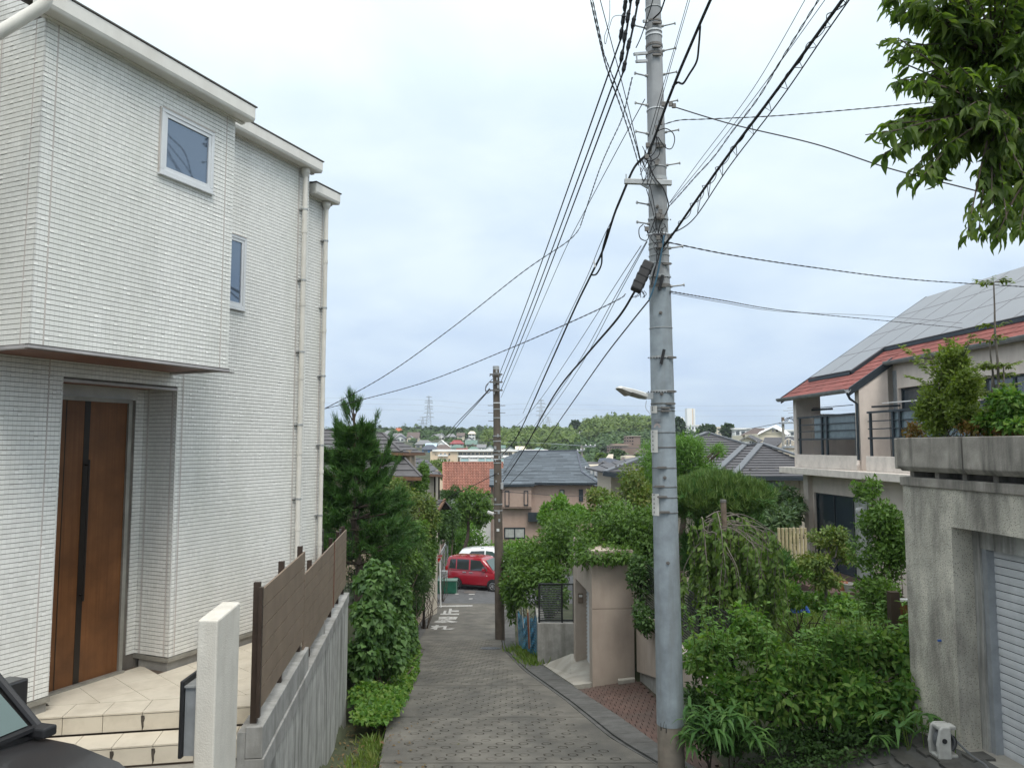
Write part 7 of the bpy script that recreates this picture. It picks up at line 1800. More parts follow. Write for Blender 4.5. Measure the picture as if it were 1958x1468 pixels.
# ---------------------------------------------------------------- the far hillside: houses, blocks, woods, pylons
def fhouse(label, x0, x1, yt, ym, yb, Y, kind, wallm, roofm, win=2, storeys=2, chim=False, name='house', skew=0.0):
    """house spanning photo columns x0..x1 at distance Y: roof top yt, eaves ym, foot yb"""
    s = Y/FPX; a, b = P_(x0, yb, Y), P_(x1, yb, Y); w = b.x-a.x; cx = (a.x+b.x)/2
    zt, zm, zb2 = P_(x0, yt, Y).z, P_(x0, ym, Y).z, P_(x0, yb, Y).z; d = max(5.0, w*0.8)
    t = thing(name, label, 'house' if name == 'house' else name, (cx, Y, zb2))
    ov = 0.35; hw = w/2-ov*0.6
    th_ = skew
    c_, s_ = math.cos(th_), math.sin(th_)
    def L_(x, y, z): return Vc((cx+x*c_-y*s_, Y+d/2*0+x*s_+y*c_, z))
    mb = MB(); mb.obox(L_(-hw, 0, zb2-6), L_(hw, 0, 0)-L_(-hw, 0, 0), L_(0, d, 0)-L_(0, 0, 0), UZ*(zm-zb2+6)); 
    if kind == 'gable_y': mb.prism([L_(-hw, 0, zm), L_(hw, 0, zm), L_(0, 0, zt-0.1)], L_(0, d, 0)-L_(0, 0, 0))
    mb.build('wall', M(wallm), t)
    r = MB(); e = hw+ov; th = 0.18
    if kind == 'gable_x':
        r.prism([L_(-e, -ov, zm-0.1), L_(-e, d/2, zt), L_(-e, d+ov, zm-0.1), L_(-e, d/2, zt-th)], L_(e, 0, 0)-L_(-e, 0, 0))
    elif kind == 'gable_y':
        r.prism([L_(-e, -ov, zm-0.12), L_(0, -ov, zt), L_(0, -ov, zt-th), L_(-e, -ov, zm-0.12-th)], L_(0, d+2*ov, 0)-L_(0, 0, 0)); r.prism([L_(e, -ov, zm-0.12), L_(0, -ov, zt), L_(0, -ov, zt-th), L_(e, -ov, zm-0.12-th)], L_(0, d+2*ov, 0)-L_(0, 0, 0))
    elif kind == 'hip':
        q = e*0.45; A_, B_, C2, D2 = L_(-e, -ov, zm), L_(e, -ov, zm), L_(e, d+ov, zm), L_(-e, d+ov, zm); R0, R1 = L_(-q, d/2, zt), L_(q, d/2, zt); dn = UZ*-0.15
        r.add([A_, B_, C2, D2, R0, R1, A_+dn, B_+dn, C2+dn, D2+dn], [(0, 1, 5, 4), (1, 2, 5), (2, 3, 4, 5), (3, 0, 4), (6, 9, 8, 7), (0, 6, 7, 1), (1, 7, 8, 2), (2, 8, 9, 3), (3, 9, 6, 0)])
    else:
        r.obox(L_(-e, -ov, zm), L_(e, 0, 0)-L_(-e, 0, 0), L_(0, d+2*ov, 0)-L_(0, 0, 0), UZ*max(0.25, zt-zm))
    r.build('roof', M(roofm), t)
    hh = (zm-zb2)/storeys
    for k in range(storeys):
        for i in range(win):
            u = -hw+2*hw*(i+0.5)/win; ww = min(0.75, hw*0.5/win*1.3); z0 = zb2+hh*k+hh*0.32
            p, q = L_(u-ww, -0.02, 0), L_(u+ww, -0.02, 0)
            wwin(t, p, q, z0, z0+hh*0.48, 'win_far', 'alu_grey', t=0.06, proud=0.05)
    return t
F_ = fhouse
F_('low grey hip roofed house at the left edge of the hillside group', 731, 757, 823, 830, 838, 345, 'hip', 'wall_cream', 'roof_mid', 2, 1)
F_('house with bright orange red roof on the left hilltop', 752, 769, 818, 824, 831, 372, 'hip', 'wall_cream', 'roof_orange', 1, 1)
F_('wide grey roofed house with white front on the left hillside', 744, 774, 828, 837, 847, 312, 'hip', 'wall_white', 'roof_mid', 2, 1)
F_('white gable with dark windows set in the wide grey roof', 757, 774, 832, 837, 846, 306, 'gable_y', 'wall_white', 'roof_navy', 2, 1)
F_('cream gabled house with narrow windows left of the brown roof', 777, 790, 833, 838, 848, 304, 'gable_y', 'wall_cream', 'roof_mid', 1, 1)
F_('cream house with brown gable roof above the grey brown hip', 778, 801, 826, 837, 852, 310, 'gable_x', 'wall_cream', 'roof_brown', 2, 2)
F_('grey brown hip roofed house with beige walls', 793, 826, 841, 849, 862, 262, 'hip', 'wall_beige', 'roof_mid', 3, 1)
F_('bright blue walled house under a navy roof', 806, 834, 850, 859, 876, 235, 'hip', 'wall_blue', 'roof_navy', 2, 2)
F_('house with light sky blue roof behind the blue walled house', 813, 834, 847, 853, 862, 252, 'gable_x', 'wall_white', 'roof_skyblue', 1, 1)
F_('large white gable above the brown hip roof', 829, 858, 841, 853, 868, 268, 'gable_y', 'wall_white', 'wall_white', 2, 2)
F_('house with dark brown hip roof in front of the white gable', 830, 862, 850, 860, 870, 240, 'hip', 'wall_beige', 'roof_brown', 2, 1)
F_('white house with dark red hip roof', 860, 887, 841, 848, 862, 266, 'hip', 'wall_white', 'roof_wine', 2, 2, skew=0.05)
F_('small white house with green hip roof before the dark red roof', 861, 886, 850, 856, 866, 246, 'hip', 'wall_white', 'roof_green', 2, 1)
F_('low house with scarlet flat roof above the cream block', 873, 892, 857, 861, 868, 228, 'flat', 'wall_white', 'roof_scarlet', 2, 1)
F_('beige house with grey green gable roof left of the brown pole', 890, 912, 841, 849, 864, 262, 'gable_x', 'wall_beige', 'roof_green', 2, 2)
F_('beige front gable under the grey green roof', 897, 910, 848, 853, 864, 254, 'gable_y', 'wall_beige', 'roof_brown', 1, 1)
F_('house with low green roof above the cream block', 895, 915, 854, 859, 868, 236, 'hip', 'wall_beige', 'roof_green', 2, 1)
F_('white house with dark slate gable below the tall white house', 888, 906, 835, 841, 850, 300, 'gable_y', 'wall_white', 'roof_navy', 1, 1)
F_('tall white house with pale ridge highest on the slope', 895, 909, 824, 829, 846, 322, 'hip', 'wall_white', 'wall_cream', 2, 3)
F_('cream house with red brown roof right of the power line wires', 873, 888, 827, 833, 842, 330, 'gable_x', 'wall_cream', 'roof_brown', 1, 2)
F_('pair of grey roofs among the trees on the slope', 853, 871, 829, 835, 842, 335, 'hip', 'wall_grey', 'roof_mid', 2, 1)
F_('white house with long slanting roof among the trees', 825, 840, 829, 835, 841, 338, 'gable_x', 'wall_white', 'roof_mid', 2, 1)
F_('white house with steep gable beside the long slanting roof', 836, 851, 827, 835, 842, 342, 'gable_y', 'wall_white', 'roof_mid', 2, 1)
F_('white house with grey roof just left of the brown pole', 912, 929, 849, 855, 866, 244, 'gable_x', 'wall_white', 'roof_mid', 2, 1)
F_('white house with green gable roof at the brown pole', 928, 945, 850, 857, 866, 240, 'gable_y', 'wall_white', 'roof_green', 2, 1)
F_('white house with green roof just right of the brown pole', 955, 966, 851, 856, 866, 240, 'gable_x', 'wall_white', 'roof_green', 1, 1)
F_('white house with pale gable above the cream block, second right of the brown pole', 967, 982, 852, 857, 866, 242, 'gable_y', 'wall_white', 'roof_green', 1, 1)
F_('low pale roofed house above the right end of the cream block', 986, 1004, 853, 858, 866, 244, 'gable_x', 'wall_white', 'wall_cream', 2, 1)
F_('house with faded green roof at the ridge of the slate roof', 1022, 1040, 855, 859, 866, 250, 'hip', 'wall_white', 'roof_green', 1, 1)
F_('bright white house on the wooded slope in the centre right', 1106, 1120, 823, 828, 835, 330, 'gable_y', 'wall_white', 'wall_white', 1, 1)
F_('grey roofed house behind the bright white one', 1099, 1108, 826, 830, 836, 338, 'gable_x', 'wall_grey', 'roof_mid', 1, 1)
F_('cream flat roofed house below the bright white one', 1089, 1101, 832, 834, 842, 318, 'flat', 'wall_cream', 'wall_cream', 2, 1)
F_('house with blue grey hip roof and balcony below the cream one', 1088, 1110, 840, 846, 856, 290, 'hip', 'wall_white', 'roof_skyblue', 3, 1)
F_('low white house with long balcony right of the blue grey hip', 1098, 1116, 846, 849, 856, 285, 'flat', 'wall_white', 'wall_grey', 3, 1)
F_('lone white roofed building left of the tall pole on the skyline', 1229, 1246, 813, 815, 819, 420, 'flat', 'wall_white', 'wall_white', 2, 1)
F_('long white flat roofed building on the right skyline', 1404, 1470, 818, 821, 836, 210, 'flat', 'wall_white', 'wall_white', 6, 1)
F_('cream building left of the round dark tree on the right skyline', 1370, 1382, 816, 819, 830, 300, 'flat', 'wall_cream', 'wall_cream', 1, 2)
F_('white building beyond the right hand pole', 1500, 1530, 821, 824, 836, 190, 'flat', 'wall_white', 'wall_white', 3, 1)
# long school block on the skyline
sc = thing('school', 'long pale school building on the wooded skyline', 'school', P_(1052, 826, 430))
mb = MB(); mb.box(P_(1026, 0, 430).x, P_(1046, 0, 430).x, 430, 440, -2, P_(0, 820, 430).z); mb.box(P_(1046, 0, 428).x, P_(1079, 0, 428).x, 428, 440, -2, P_(0, 817.5, 428).z); mb.build('wall', M('wall_cream'), sc)
mb = MB(); mb.box(P_(1045.5, 0, 427).x, P_(1079.5, 0, 427).x, 427.6, 440, P_(0, 817.5, 428).z+0.01, P_(0, 816.8, 428).z+0.1); mb.build('roof', M('wall_white'), sc)
for r, (ya, yb_) in enumerate(((820.5, 819), (824.0, 822.3))):
    for k in range(9): wwin(sc, P_(1054+k*2.7, ya, 427.9), P_(1056+k*2.7, ya, 427.9), P_(0, ya, 428).z, P_(0, yb_, 428).z, 'win_far', 'wall_grey', t=0.03)
# brown apartment blocks stepping up the wood
bk = thing('apartment_block', 'brown apartment block stepping up below the wood', 'apartment block', P_(1188, 870, 212))
Yb = 212
mb = MB()
for x0, x1, y0, Y in ((1160, 1190, 852, Yb), (1192, 1213, 834, Yb+8), (1166, 1196, 848, Yb+5), (1189, 1207, 851.5, Yb+2)): mb.box(P_(x0, 0, Y).x, P_(x1, 0, Y).x, Y, Y+10, -8, P_(0, y0, Y).z)
mb.build('wall', M('wall_brown'), bk)
mb = MB()
for x0, x1, y0, Y in ((1160, 1190, 852, Yb), (1192, 1214, 834, Yb+8)): mb.box(P_(x0-0.4, 0, Y).x, P_(x1+0.4, 0, Y).x, Y-0.3, Y+10, P_(0, y0, Y).z+0.001, P_(0, y0-1, Y).z)
mb.build('roof', M('wall_beige'), bk)
for r, y0 in enumerate((854, 859.7, 865.4)):
    for k in range(6): wwin(bk, P_(1161.0+k*4.8, y0, Yb-0.05), P_(1164.8+k*4.8, y0, Yb-0.05), P_(0, y0+3.0, Yb).z, P_(0, y0-0.2, Yb).z, 'room_dark', 'wall_brown', t=0.05)
for r, y0 in enumerate((835.6, 841.5, 847.3)):
    for k in range(4): wwin(bk, P_(1193.3+k*4.8, y0, Yb+7.95), P_(1197+k*4.8, y0, Yb+7.95), P_(0, y0+2.9, Yb+8).z, P_(0, y0-0.2, Yb+8).z, 'room_dark', 'wall_brown', t=0.05)
# cream and white housing block in the valley
Yc = 150
cb = thing('apartment_block', 'long cream and white housing block in the valley behind the pantile roof', 'apartment block', P_(930, 900, Yc))
X_c = lambda px: P_(px, 860, Yc).x
Z_c = lambda py: P_(900, py, Yc).z
mb = MB(); mb.box(X_c(823), X_c(875), Yc, Yc+9, -9, Z_c(863)); mb.build('end_wall', M('wall_peach'), cb)
mb = MB(); mb.box(X_c(875), X_c(1046), Yc+1.2, Yc+9, -9, Z_c(863)); mb.build('wall', M('wall_cream'), cb)
mb = MB(); mb.box(X_c(827), X_c(1048), Yc-0.4, Yc+9.3, Z_c(863)+0.002, Z_c(859.5)); mb.build('roof', M('wall_white'), cb)
mb = MB(); mb.box(X_c(876), X_c(990), Yc-0.2, Yc+1.2, Z_c(873.5), Z_c(870.5)); mb.box(X_c(879), X_c(1000), Yc-0.5, Yc-0.1, Z_c(875), Z_c(872)); mb.build('balcony_band', M('wall_white'), cb)
for px in (880.5, 897, 914, 928, 941, 958, 972, 986):
    MB().box(X_c(px-0.7), X_c(px+0.7), Yc-0.5, Yc+0.8, -9, Z_c(873)).build('balcony_pier', M('wall_white'), cb)
for i, (a, b) in enumerate(((881.5, 896), (898, 913), (915, 927), (929, 940), (942, 957), (959, 971))):
    o = MB().box(X_c(a), X_c(b), Yc-0.45, Yc-0.4, Z_c(882), Z_c(877)).build('balcony_panel', M('balcony_teal' if i != 1 else 'wall_white'), cb)
    MB().box(X_c(a), X_c(b), Yc-0.48, Yc+0.9, Z_c(885.5), Z_c(883)).build('balcony_floor', M('wall_white'), cb)
    wwin(cb, Vc((X_c(a+0.8), Yc+1.15, 0)), Vc((X_c(b-0.8), Yc+1.15, 0)), Z_c(882.5), Z_c(875), 'win_far', 'wall_white', 2, t=0.06)
for k in range(14):
    a = 877+k*8.0; wwin(cb, Vc((X_c(a), Yc+1.15, 0)), Vc((X_c(a+6), Yc+1.15, 0)), Z_c(870), Z_c(864.8), 'win_far', 'wall_white', 1, t=0.06)
mb = MB(); mb.box(X_c(874), X_c(876), Yc-0.02, Yc+1.2, -9, Z_c(863)); mb.box(X_c(979), X_c(984), Yc-0.3, Yc+1.2, -9, Z_c(863)); mb.build('partition_wall', M('wall_cream'), cb)
for y0, y1 in ((870.5, 868), (881, 878)):
    mb = MB(); mb.box(X_c(838), X_c(857), Yc-0.9, Yc-0.001, Z_c(y0+1.5), Z_c(y0-1.5)); mb.build('balcony', M('wall_white'), cb)
    for a in (841, 849): wwin(cb, Vc((X_c(a), Yc-0.01, 0)), Vc((X_c(a+4), Yc-0.01, 0)), Z_c(y0-1.6), Z_c(y0-4.5), 'win_far', 'wall_white', t=0.04)
    for a in (832, 835): wwin(cb, Vc((X_c(a), Yc-0.01, 0)), Vc((X_c(a+1.4), Yc-0.01, 0)), Z_c(y0), Z_c(y0-3), 'win_far', 'wall_beige', t=0.03)
    wwin(cb, Vc((X_c(857.5), Yc-0.01, 0)), Vc((X_c(861), Yc-0.01, 0)), Z_c(y0), Z_c(y0-4), 'win_far', 'wall_beige', t=0.04)
# white tower and its low buildings
tw = thing('tower_block', 'tall plain white tower on the right skyline', 'tower', P_(1322, 818, 640))
s_ = lambda px: P_(px, 800, 640).x
MB().box(s_(1314), s_(1323.5), 640, 648, -10, P_(0, 780.5, 640).z).build('wall', M('wall_white'), tw)
MB().box(s_(1323.6), s_(1326), 640.6, 648, -10, P_(0, 781, 640).z).build('stair_strip', M('wall_peach'), tw)
MB().box(s_(1326.1), s_(1329.5), 640.1, 648, -10, P_(0, 780.8, 640).z).build('wall', M('wall_white'), tw)
F_('low white building with dark window band at the foot of the white tower', 1315, 1360, 812, 814, 824, 600, 'flat', 'wall_white', 'wall_white', 7, 1)
wt = thing('water_tank', 'white round topped water tank left of the white tower', 'water tank', P_(1304, 815, 620))
MB().lathe(P_(1304, 815, 620), (0, 0, 1), [(1.6, -8), (1.6, 4), (2.0, 4.4), (1.9, 6.2), (1.2, 7.2), (0.2, 7.5)], 14).build('tank', M('wall_white'), wt)
# pylons and their lines
def pylon(label, px, yt, yb, Y, arms, hw):
    t = thing('pylon', label, 'pylon', P_(px, yb, Y)); mb = MB()
    zt, zb2 = P_(px, yt, Y).z, P_(px, yb, Y).z; cx = P_(px, yb, Y).x; n = 11
    def wv(z): 
        f = (z-zb2)/(zt-zb2); return hw*(1-f)**1.3*0.9+hw*0.16
    r = 0.012*hw+0.10
    zs = [zb2+(zt-zb2)*(i/n) for i in range(n+1)]
    for sx_, sy_ in ((-1, -1), (1, -1), (1, 1), (-1, 1)):
        mb.tube([Vc((cx+sx_*wv(z), Y+sy_*wv(z), z)) for z in zs], r, 4)
    for i in range(n):
        a, b = zs[i], zs[i+1]
        for (s0, s1) in (((-1, -1), (1, -1)), ((1, -1), (1, 1)), ((1, 1), (-1, 1)), ((-1, 1), (-1, -1))):
            mb.tube([Vc((cx+s0[0]*wv(a), Y+s0[1]*wv(a), a)), Vc((cx+s1[0]*wv(b), Y+s1[1]*wv(b), b))], r*0.55, 3); mb.tube([Vc((cx+s1[0]*wv(a), Y+s1[1]*wv(a), a)), Vc((cx+s0[0]*wv(b), Y+s0[1]*wv(b), b))], r*0.55, 3)
    mb.build('lattice', M('pylon_grey'), t)
    for f, w in arms:
        z = zb2+(zt-zb2)*f; m2 = MB()
        for s in (-1, 1):
            m2.tube([Vc((cx, Y, z+0.8)), Vc((cx+s*w, Y, z))], r*1.5, 4); m2.tube([Vc((cx, Y, z-0.5)), Vc((cx+s*w, Y, z))], r*1.3, 4); m2.tube([Vc((cx+s*w, Y, z)), Vc((cx+s*w, Y, z-1.4))], r*0.5, 4)
        m2.build('cross_arm', M('pylon_grey'), t)
    return t
AR = [(0.97, 2.6), (0.86, 3.6), (0.80, 3.8), (0.69, 4.0), (0.62, 3.9), (0.50, 4.6), (0.38, 5.0)]
pylon('tallest lattice pylon on the left skyline', 819.5, 757, 822, 720, AR, 2.7)
pylon('smaller lattice pylon half hidden left of the tallest one', 808, 797, 822, 950, [(0.97, 3.5), (0.75, 7.0), (0.5, 6)], 3.2)
pylon('lattice pylon in the centre between the two utility poles', 1034.5, 764, 816, 720, [(0.97, 2.6), (0.86, 4.0), (0.72, 4.6), (0.58, 4.4), (0.42, 4.6)], 2.6)
pylon('faint distant pylon right of the central one', 1048, 797, 818, 1000, [(0.95, 3.0), (0.75, 4.0), (0.55, 5.0)], 3.0)
for k, (z0, z1) in enumerate(((765, 772), (775, 781), (786, 792))):
    wire(('highest', 'middle', 'lowest')[k]+' of the faint high voltage lines strung between the far pylons', [(600, z0-5, 760), (818, z0, 720), (926, z0+9, 740), (1034, z1, 720), (1250, z1+4, 760), (1700, z1+2, 800)], 0.08, 'pylon_grey', 'high voltage lines on the skyline', n=4)

# woods: crowns of leaf clumps on the slope
def tree_cloud(trees, per, csize):
    """trees: (x,y,z0,h,r); returns clump positions and directions"""
    Ps, Ds = [], []
    for (x, y, z0, h, r) in trees:
        k = int(per*(0.8+0.4*rng.random())); d = rng.normal(size=(k, 3)); d /= np.linalg.norm(d, axis=1, keepdims=True)
        d[:, 2] = np.where(d[:, 2] < -0.2, -d[:, 2], d[:, 2]); lob = 1+0.18*np.sin(d[:, 0]*5+x)+0.15*np.sin(d[:, 1]*6+d[:, 2]*4+y)
        rr = (0.72+0.28*rng.random(k))*lob
        Ps.append(np.stack([x+d[:, 0]*r*rr, y+d[:, 1]*r*rr, z0+h*0.45+d[:, 2]*h*0.55*rr], 1)); Ds.append(d)
    return np.concatenate(Ps), np.concatenate(Ds)
def wood(name, trees, per, csize, m, label=None, kind='stuff'):
    P, D = tree_cloud(trees, per, csize); n = len(P)
    dd = np.cross(D, rng.normal(size=(n, 3))); dd[:, 2] -= 0.25
    R = rot_frames(dd, D+0.25*rng.normal(size=(n, 3))+np.array([0, 0, 0.4])); V, F = scatter(CLUMP[0], CLUMP[1], P, R, csize*(1+0.4*rng.normal(size=n)).clip(0.4, 1.9))
    o = mesh_np(name, V, F, M(m), None, (trees[0][0], trees[0][1], trees[0][2]))
    return tag(o, kind=kind)
def rtrees(n, x0, x1, y0, y1, h, r, px=None):
    out = []
    while len(out) < n:
        y = ru(y0, y1); p = ru(x0, x1); x = (p-979)/FPX*y
        hh = ru(*h); rr = ru(*r); out.append((x, y, hill_z(x, y)-0.4, hh, rr))
    return out
random.seed(21)
wood('wood', rtrees(330, 560, 1000, 385, 470, (4, 7), (2.4, 4.0))+rtrees(90, 980, 1130, 400, 470, (4, 6.5), (2.4, 4))+rtrees(80, 1230, 1560, 330, 470, (3, 6), (2.4, 4.0)), 70, 1.25, 'lf_fardark')
wood('wood', rtrees(110, 700, 960, 340, 385, (2.5, 4.5), (1.6, 2.6))+rtrees(45, 700, 960, 250, 345, (1.0, 1.7), (1.0, 1.6))+rtrees(150, 1060, 1250, 245, 330, (3, 5), (2, 3))+rtrees(60, 1100, 1180, 130, 200, (3, 5), (1.4, 2.6)), 80, 0.85, 'lf_far')
wood('wood', rtrees(230, 930, 1100, 262, 345, (5, 7.5), (1.8, 3.2)), 110, 0.80, 'lf_farbamboo')
def hillwood():
    out = []
    while len(out) < 240:
        y = ru(300, 380); x = random.gauss(50, 15)
        px = 979+x/y*FPX
        if 1115 < px < 1300: out.append((x, y, hill_z(x, y)-0.4, ru(5.5, 8), ru(1.8, 3.0)))
    return out
wood('wood', hillwood(), 120, 0.80, 'lf_farbamboo')
wood('wood', rtrees(90, 1290, 1560, 150, 250, (2, 3.5), (1.5, 2.4)), 90, 0.8, 'lf_far')
# trees on the skyline that stand apart
def ltree(label, px, yt, yb, Y, wpx, m, lob=7, n=900, cs=0.9):
    s = Y/FPX; b = P_(px, yb, Y); top = P_(px, yt, Y); h = top.z-b.z; r = wpx*s/2
    t = thing('tree', label, 'tree', b)
    bl = [(b.x, Y, b.z+h*0.6, r*0.75, r*0.75, h*0.38)]+lumpy((b.x, Y, b.z+h*0.58), (r*0.8, r*0.8, h*0.36), lob, (0.35, 0.5))
    leaf_mesh('crown', bl, n, cs, M(m), t, CLUMP, 0.1, 0.9, 0.6)
    mb = MB(); mb.tube([b-UZ*3, b+UZ*h*0.6], [r*0.12, r*0.05], 6); mb.build('trunk', M('bark'), t)
ltree('round dark tree on the centre right skyline', 1100, 805, 830, 360, 24, 'lf_fardark')
ltree('pointed tree beside the round dark one on the skyline', 1137, 805, 826, 350, 12, 'lf_far', 5, 500)
ltree('bushy dark tree right of the white tower', 1391, 811, 840, 215, 30, 'lf_fardark', 8, 1300, 0.55)
ltree('tall dark tree left of the white tower', 1300, 799, 842, 250, 26, 'lf_fardark', 8, 1300, 0.6)
ltree('wide dark tree below the white tower', 1352, 812, 838, 235, 40, 'lf_fardark', 9, 1400, 0.6)
ltree('small upright conifer near the left pylons', 836, 817, 828, 370, 8, 'lf_fardark', 4, 300, 0.7)
ltree('flat topped pine among the hillside houses', 879, 820, 832, 350, 13, 'lf_fardark', 5, 350, 0.7)
ltree('dark tree beneath the brown apartment block', 1180, 862, 886, 150, 34, 'lf_fardark', 8, 900, 0.5)
ltree('pale green tree left of the brown apartment block', 1148, 868, 884, 160, 22, 'lf_farbamboo', 6, 600, 0.45)
ltree('leafy tree right of the slate roof edge', 1103, 864, 890, 120, 20, 'lf_far', 6, 700, 0.4)
# clouds of green between the near roofs of the valley
random.seed(4)
def vt(n, x0, x1, y0, y1, h, r):
    out = []
    for _ in range(n):
        y = ru(y0, y1); x = (ru(x0, x1)-979)/FPX*y; out.append((x, y, -8.3, ru(*h), ru(*r)))
    return out
wood('wood', vt(24, 1225, 1420, 120, 175, (5, 8), (2, 3.5))+vt(16, 1380, 1560, 90, 140, (4, 7), (1.5, 2.6))+vt(20, 1110, 1260, 130, 200, (4, 6.5), (2, 3)), 160, 0.55, 'lf_far')
# haze: the air of the valley
hz_ = MB().box(-1700, 1700, -130, 2450, -22, 62)
hm = bpy.data.materials.new('haze'); hm.use_nodes = True; hm.node_tree.nodes.clear()
ho = N('ShaderNodeOutputMaterial', hm.node_tree); hv_ = N('ShaderNodeVolumePrincipled', hm.node_tree)
hv_.inputs['Color'].default_value = (0.80, 0.88, 0.97, 1); hv_.inputs['Density'].default_value = 0.00026; hv_.inputs['Anisotropy'].default_value = 0.3
hm.node_tree.links.new(hv_.outputs[0], ho.inputs['Volume'])
HAZE = tag(hz_.build('haze', hm, None, (0, 600, 0)), kind='stuff')
# ---------------------------------------------------------------- cars
def car(label, loc, yaw, body, st, gh, wheels, wr, hw, paint, extras=None, group=None):
    """st: stations (x, z_low, z_edge, half width); gh: greenhouse stations (x, z_belt, z_top, hw_belt, hw_top)"""
    t = thing('car', label, 'car', (0, 0, 0), group)
    V, F = [], []
    prof = lambda x, zb, zt, w: [(w*0.86, zb), (w*0.985, zb+0.10), (w, zb+(zt-zb)*0.45), (w*0.985, zt-0.10), (w*0.93, zt-0.015), (w*0.55, zt+0.012)]
    ring = []
    for x, zb, zt, w in st:
        p = prof(x, zb, zt, w); ring.append([(x, y, z) for y, z in p]+[(x, -y, z) for y, z in p[::-1]])
    k = len(ring[0]); mb = MB()
    for r in ring: mb.v += r
    n = len(ring)
    for i in range(n-1):
        for j in range(k): mb.f.append((i*k+j, i*k+(j+1) % k, (i+1)*k+(j+1) % k, (i+1)*k+j)[::-1])
    mb.f += [tuple(range(k)), tuple(range((n-1)*k, n*k))[::-1]]; mb.m = [0]*len(mb.f)
    b = mb.build('body', M(paint), t); smooth_angle(b, 38)
    mb = MB(); ring = []
    for x, z0, z1, w0, w1 in gh:
        ring.append([(x, w0, z0), (x, w0+(w1-w0)*0.75, z0+(z1-z0)*0.78), (x, w1*0.93, z1-0.02), (x, w1*0.6, z1+0.012), (x, -w1*0.6, z1+0.012), (x, -w1*0.93, z1-0.02), (x, -(w0+(w1-w0)*0.75), z0+(z1-z0)*0.78), (x, -w0, z0)])
    for r in ring: mb.v += r
    k = 8; n = len(ring)
    for i in range(n-1):
        for j in range(k-1): mb.f.append((i*k+j, i*k+j+1, (i+1)*k+j+1, (i+1)*k+j)[::-1])
    mb.f += [tuple(range(k)), tuple(range((n-1)*k, n*k))[::-1]]; mb.m = [0]*len(mb.f)
    smooth_angle(mb.build('cabin', M(paint), t), 38)
    def gy(x, z):
        xs_ = [g[0] for g in gh]; z0 = np.interp(x, xs_, [g[1] for g in gh]); z1 = np.interp(x, xs_, [g[2] for g in gh]); w0 = np.interp(x, xs_, [g[3] for g in gh]); w1 = np.interp(x, xs_, [g[4] for g in gh])
        f = max(0, min(1, (z-z0)/max(z1-z0, 1e-3))); return w0+(w1-w0)*min(0.75, f/0.78*0.75)
    for poly, gm in body['windows']:
        for s in (1, -1):
            vs = [Vc((x, s*(gy(x, z)+0.004), z)) for x, z in poly]
            m_ = MB(); m_.prism(vs, (0, s*0.006, 0)); m_.build('window', M(gm), t)
    for poly, gm, nm in body.get('glass', []):
        m_ = MB(); vs = [Vc(p) for p in poly]; nn = (vs[1]-vs[0]).cross(vs[2]-vs[0]).normalized()*0.006
        if nn.z < 0: nn = -nn
        m_.prism([v+nn*0.6 for v in vs], nn); m_.build(nm, M(gm), t)
    for x in wheels:
        for s in (1, -1):
            c = Vc((x, s*(hw-0.085), wr)); ax = Vc((0, s, 0))
            a = MB(); a.lathe(Vc((x, s*(hw*0.985), wr+0.015)), ax, [(wr*1.16, 0), (wr*1.16, 0.012), (wr*0.9, 0.012)], 24); a.build('wheel_arch', M('car_trim'), t)
            w = MB().lathe(c, ax, [(wr*0.62, 0.0), (wr*0.93, 0.0), (wr, 0.03), (wr, 0.10), (wr*0.93, 0.125), (wr*0.64, 0.12), (wr*0.62, 0.06)], 26).build('wheel', M('rubber'), t); smooth_angle(w, 50)
            r = MB(); r.lathe(c, ax, [(wr*0.64, 0.06), (wr*0.64, 0.115), (wr*0.58, 0.12), (wr*0.56, 0.08), (wr*0.2, 0.07), (wr*0.16, 0.10), (0.02, 0.105)], 20)
            r.build('rim', M('rim'), w)
            sp_ = MB()
            for q in range(7):
                an_ = 2*PI*q/7; d = Vc((math.cos(an_), 0, math.sin(an_))); e = Vc((-d.z, 0, d.x)); sp_.obox(c+ax*0.085+d*wr*0.12-e*0.022, d*wr*0.48, e*0.044, ax*0.025)
            sp_.build('spoke', M('chrome'), w)
    for nm, m_, (x0, x1, y0, y1, z0, z1) in body.get('boxes', []):
        for s in ((1, -1) if y0 > 0 else (1,)):
            ya, yb = (y0, y1) if s == 1 else (-y1, -y0)
            bevel(MB().box(x0, x1, ya, yb, z0, z1).build(nm, M(m_), t), 0.012)
    t.location = loc; t.rotation_euler = (0, 0, yaw); return t
# tall red wagon
L_, Wd = 3.70, 0.835
st = [(0.0, 0.42, 0.92, 0.74), (0.05, 0.28, 0.98, 0.80), (0.25, 0.24, 1.03, 0.83), (1.2, 0.22, 1.04, 0.835), (2.6, 0.22, 1.03, 0.835), (3.1, 0.24, 1.00, 0.825), (3.45, 0.25, 0.93, 0.80), (3.64, 0.28, 0.84, 0.72), (3.70, 0.36, 0.74, 0.66)]
gh = [(0.04, 0.95, 1.55, 0.76, 0.68), (0.16, 1.0, 1.70, 0.79, 0.70), (0.5, 1.02, 1.725, 0.81, 0.71), (1.6, 1.02, 1.735, 0.815, 0.715), (2.2, 1.02, 1.71, 0.81, 0.70), (2.45, 1.02, 1.62, 0.81, 0.69), (2.98, 1.00, 1.08, 0.79, 0.74)]
win = [([(0.22, 1.10), (0.30, 1.58), (0.66, 1.60), (0.66, 1.09)], 'glass_car'), ([(0.74, 1.08), (0.74, 1.61), (1.50, 1.61), (1.50, 1.07)], 'glass_car'), ([(1.60, 1.06), (1.60, 1.61), (2.20, 1.58), (2.46, 1.30), (2.56, 1.06)], 'glass_car'), ([(2.50, 1.32), (2.62, 1.20), (2.66, 1.08), (2.60, 1.07)], 'glass_green')]
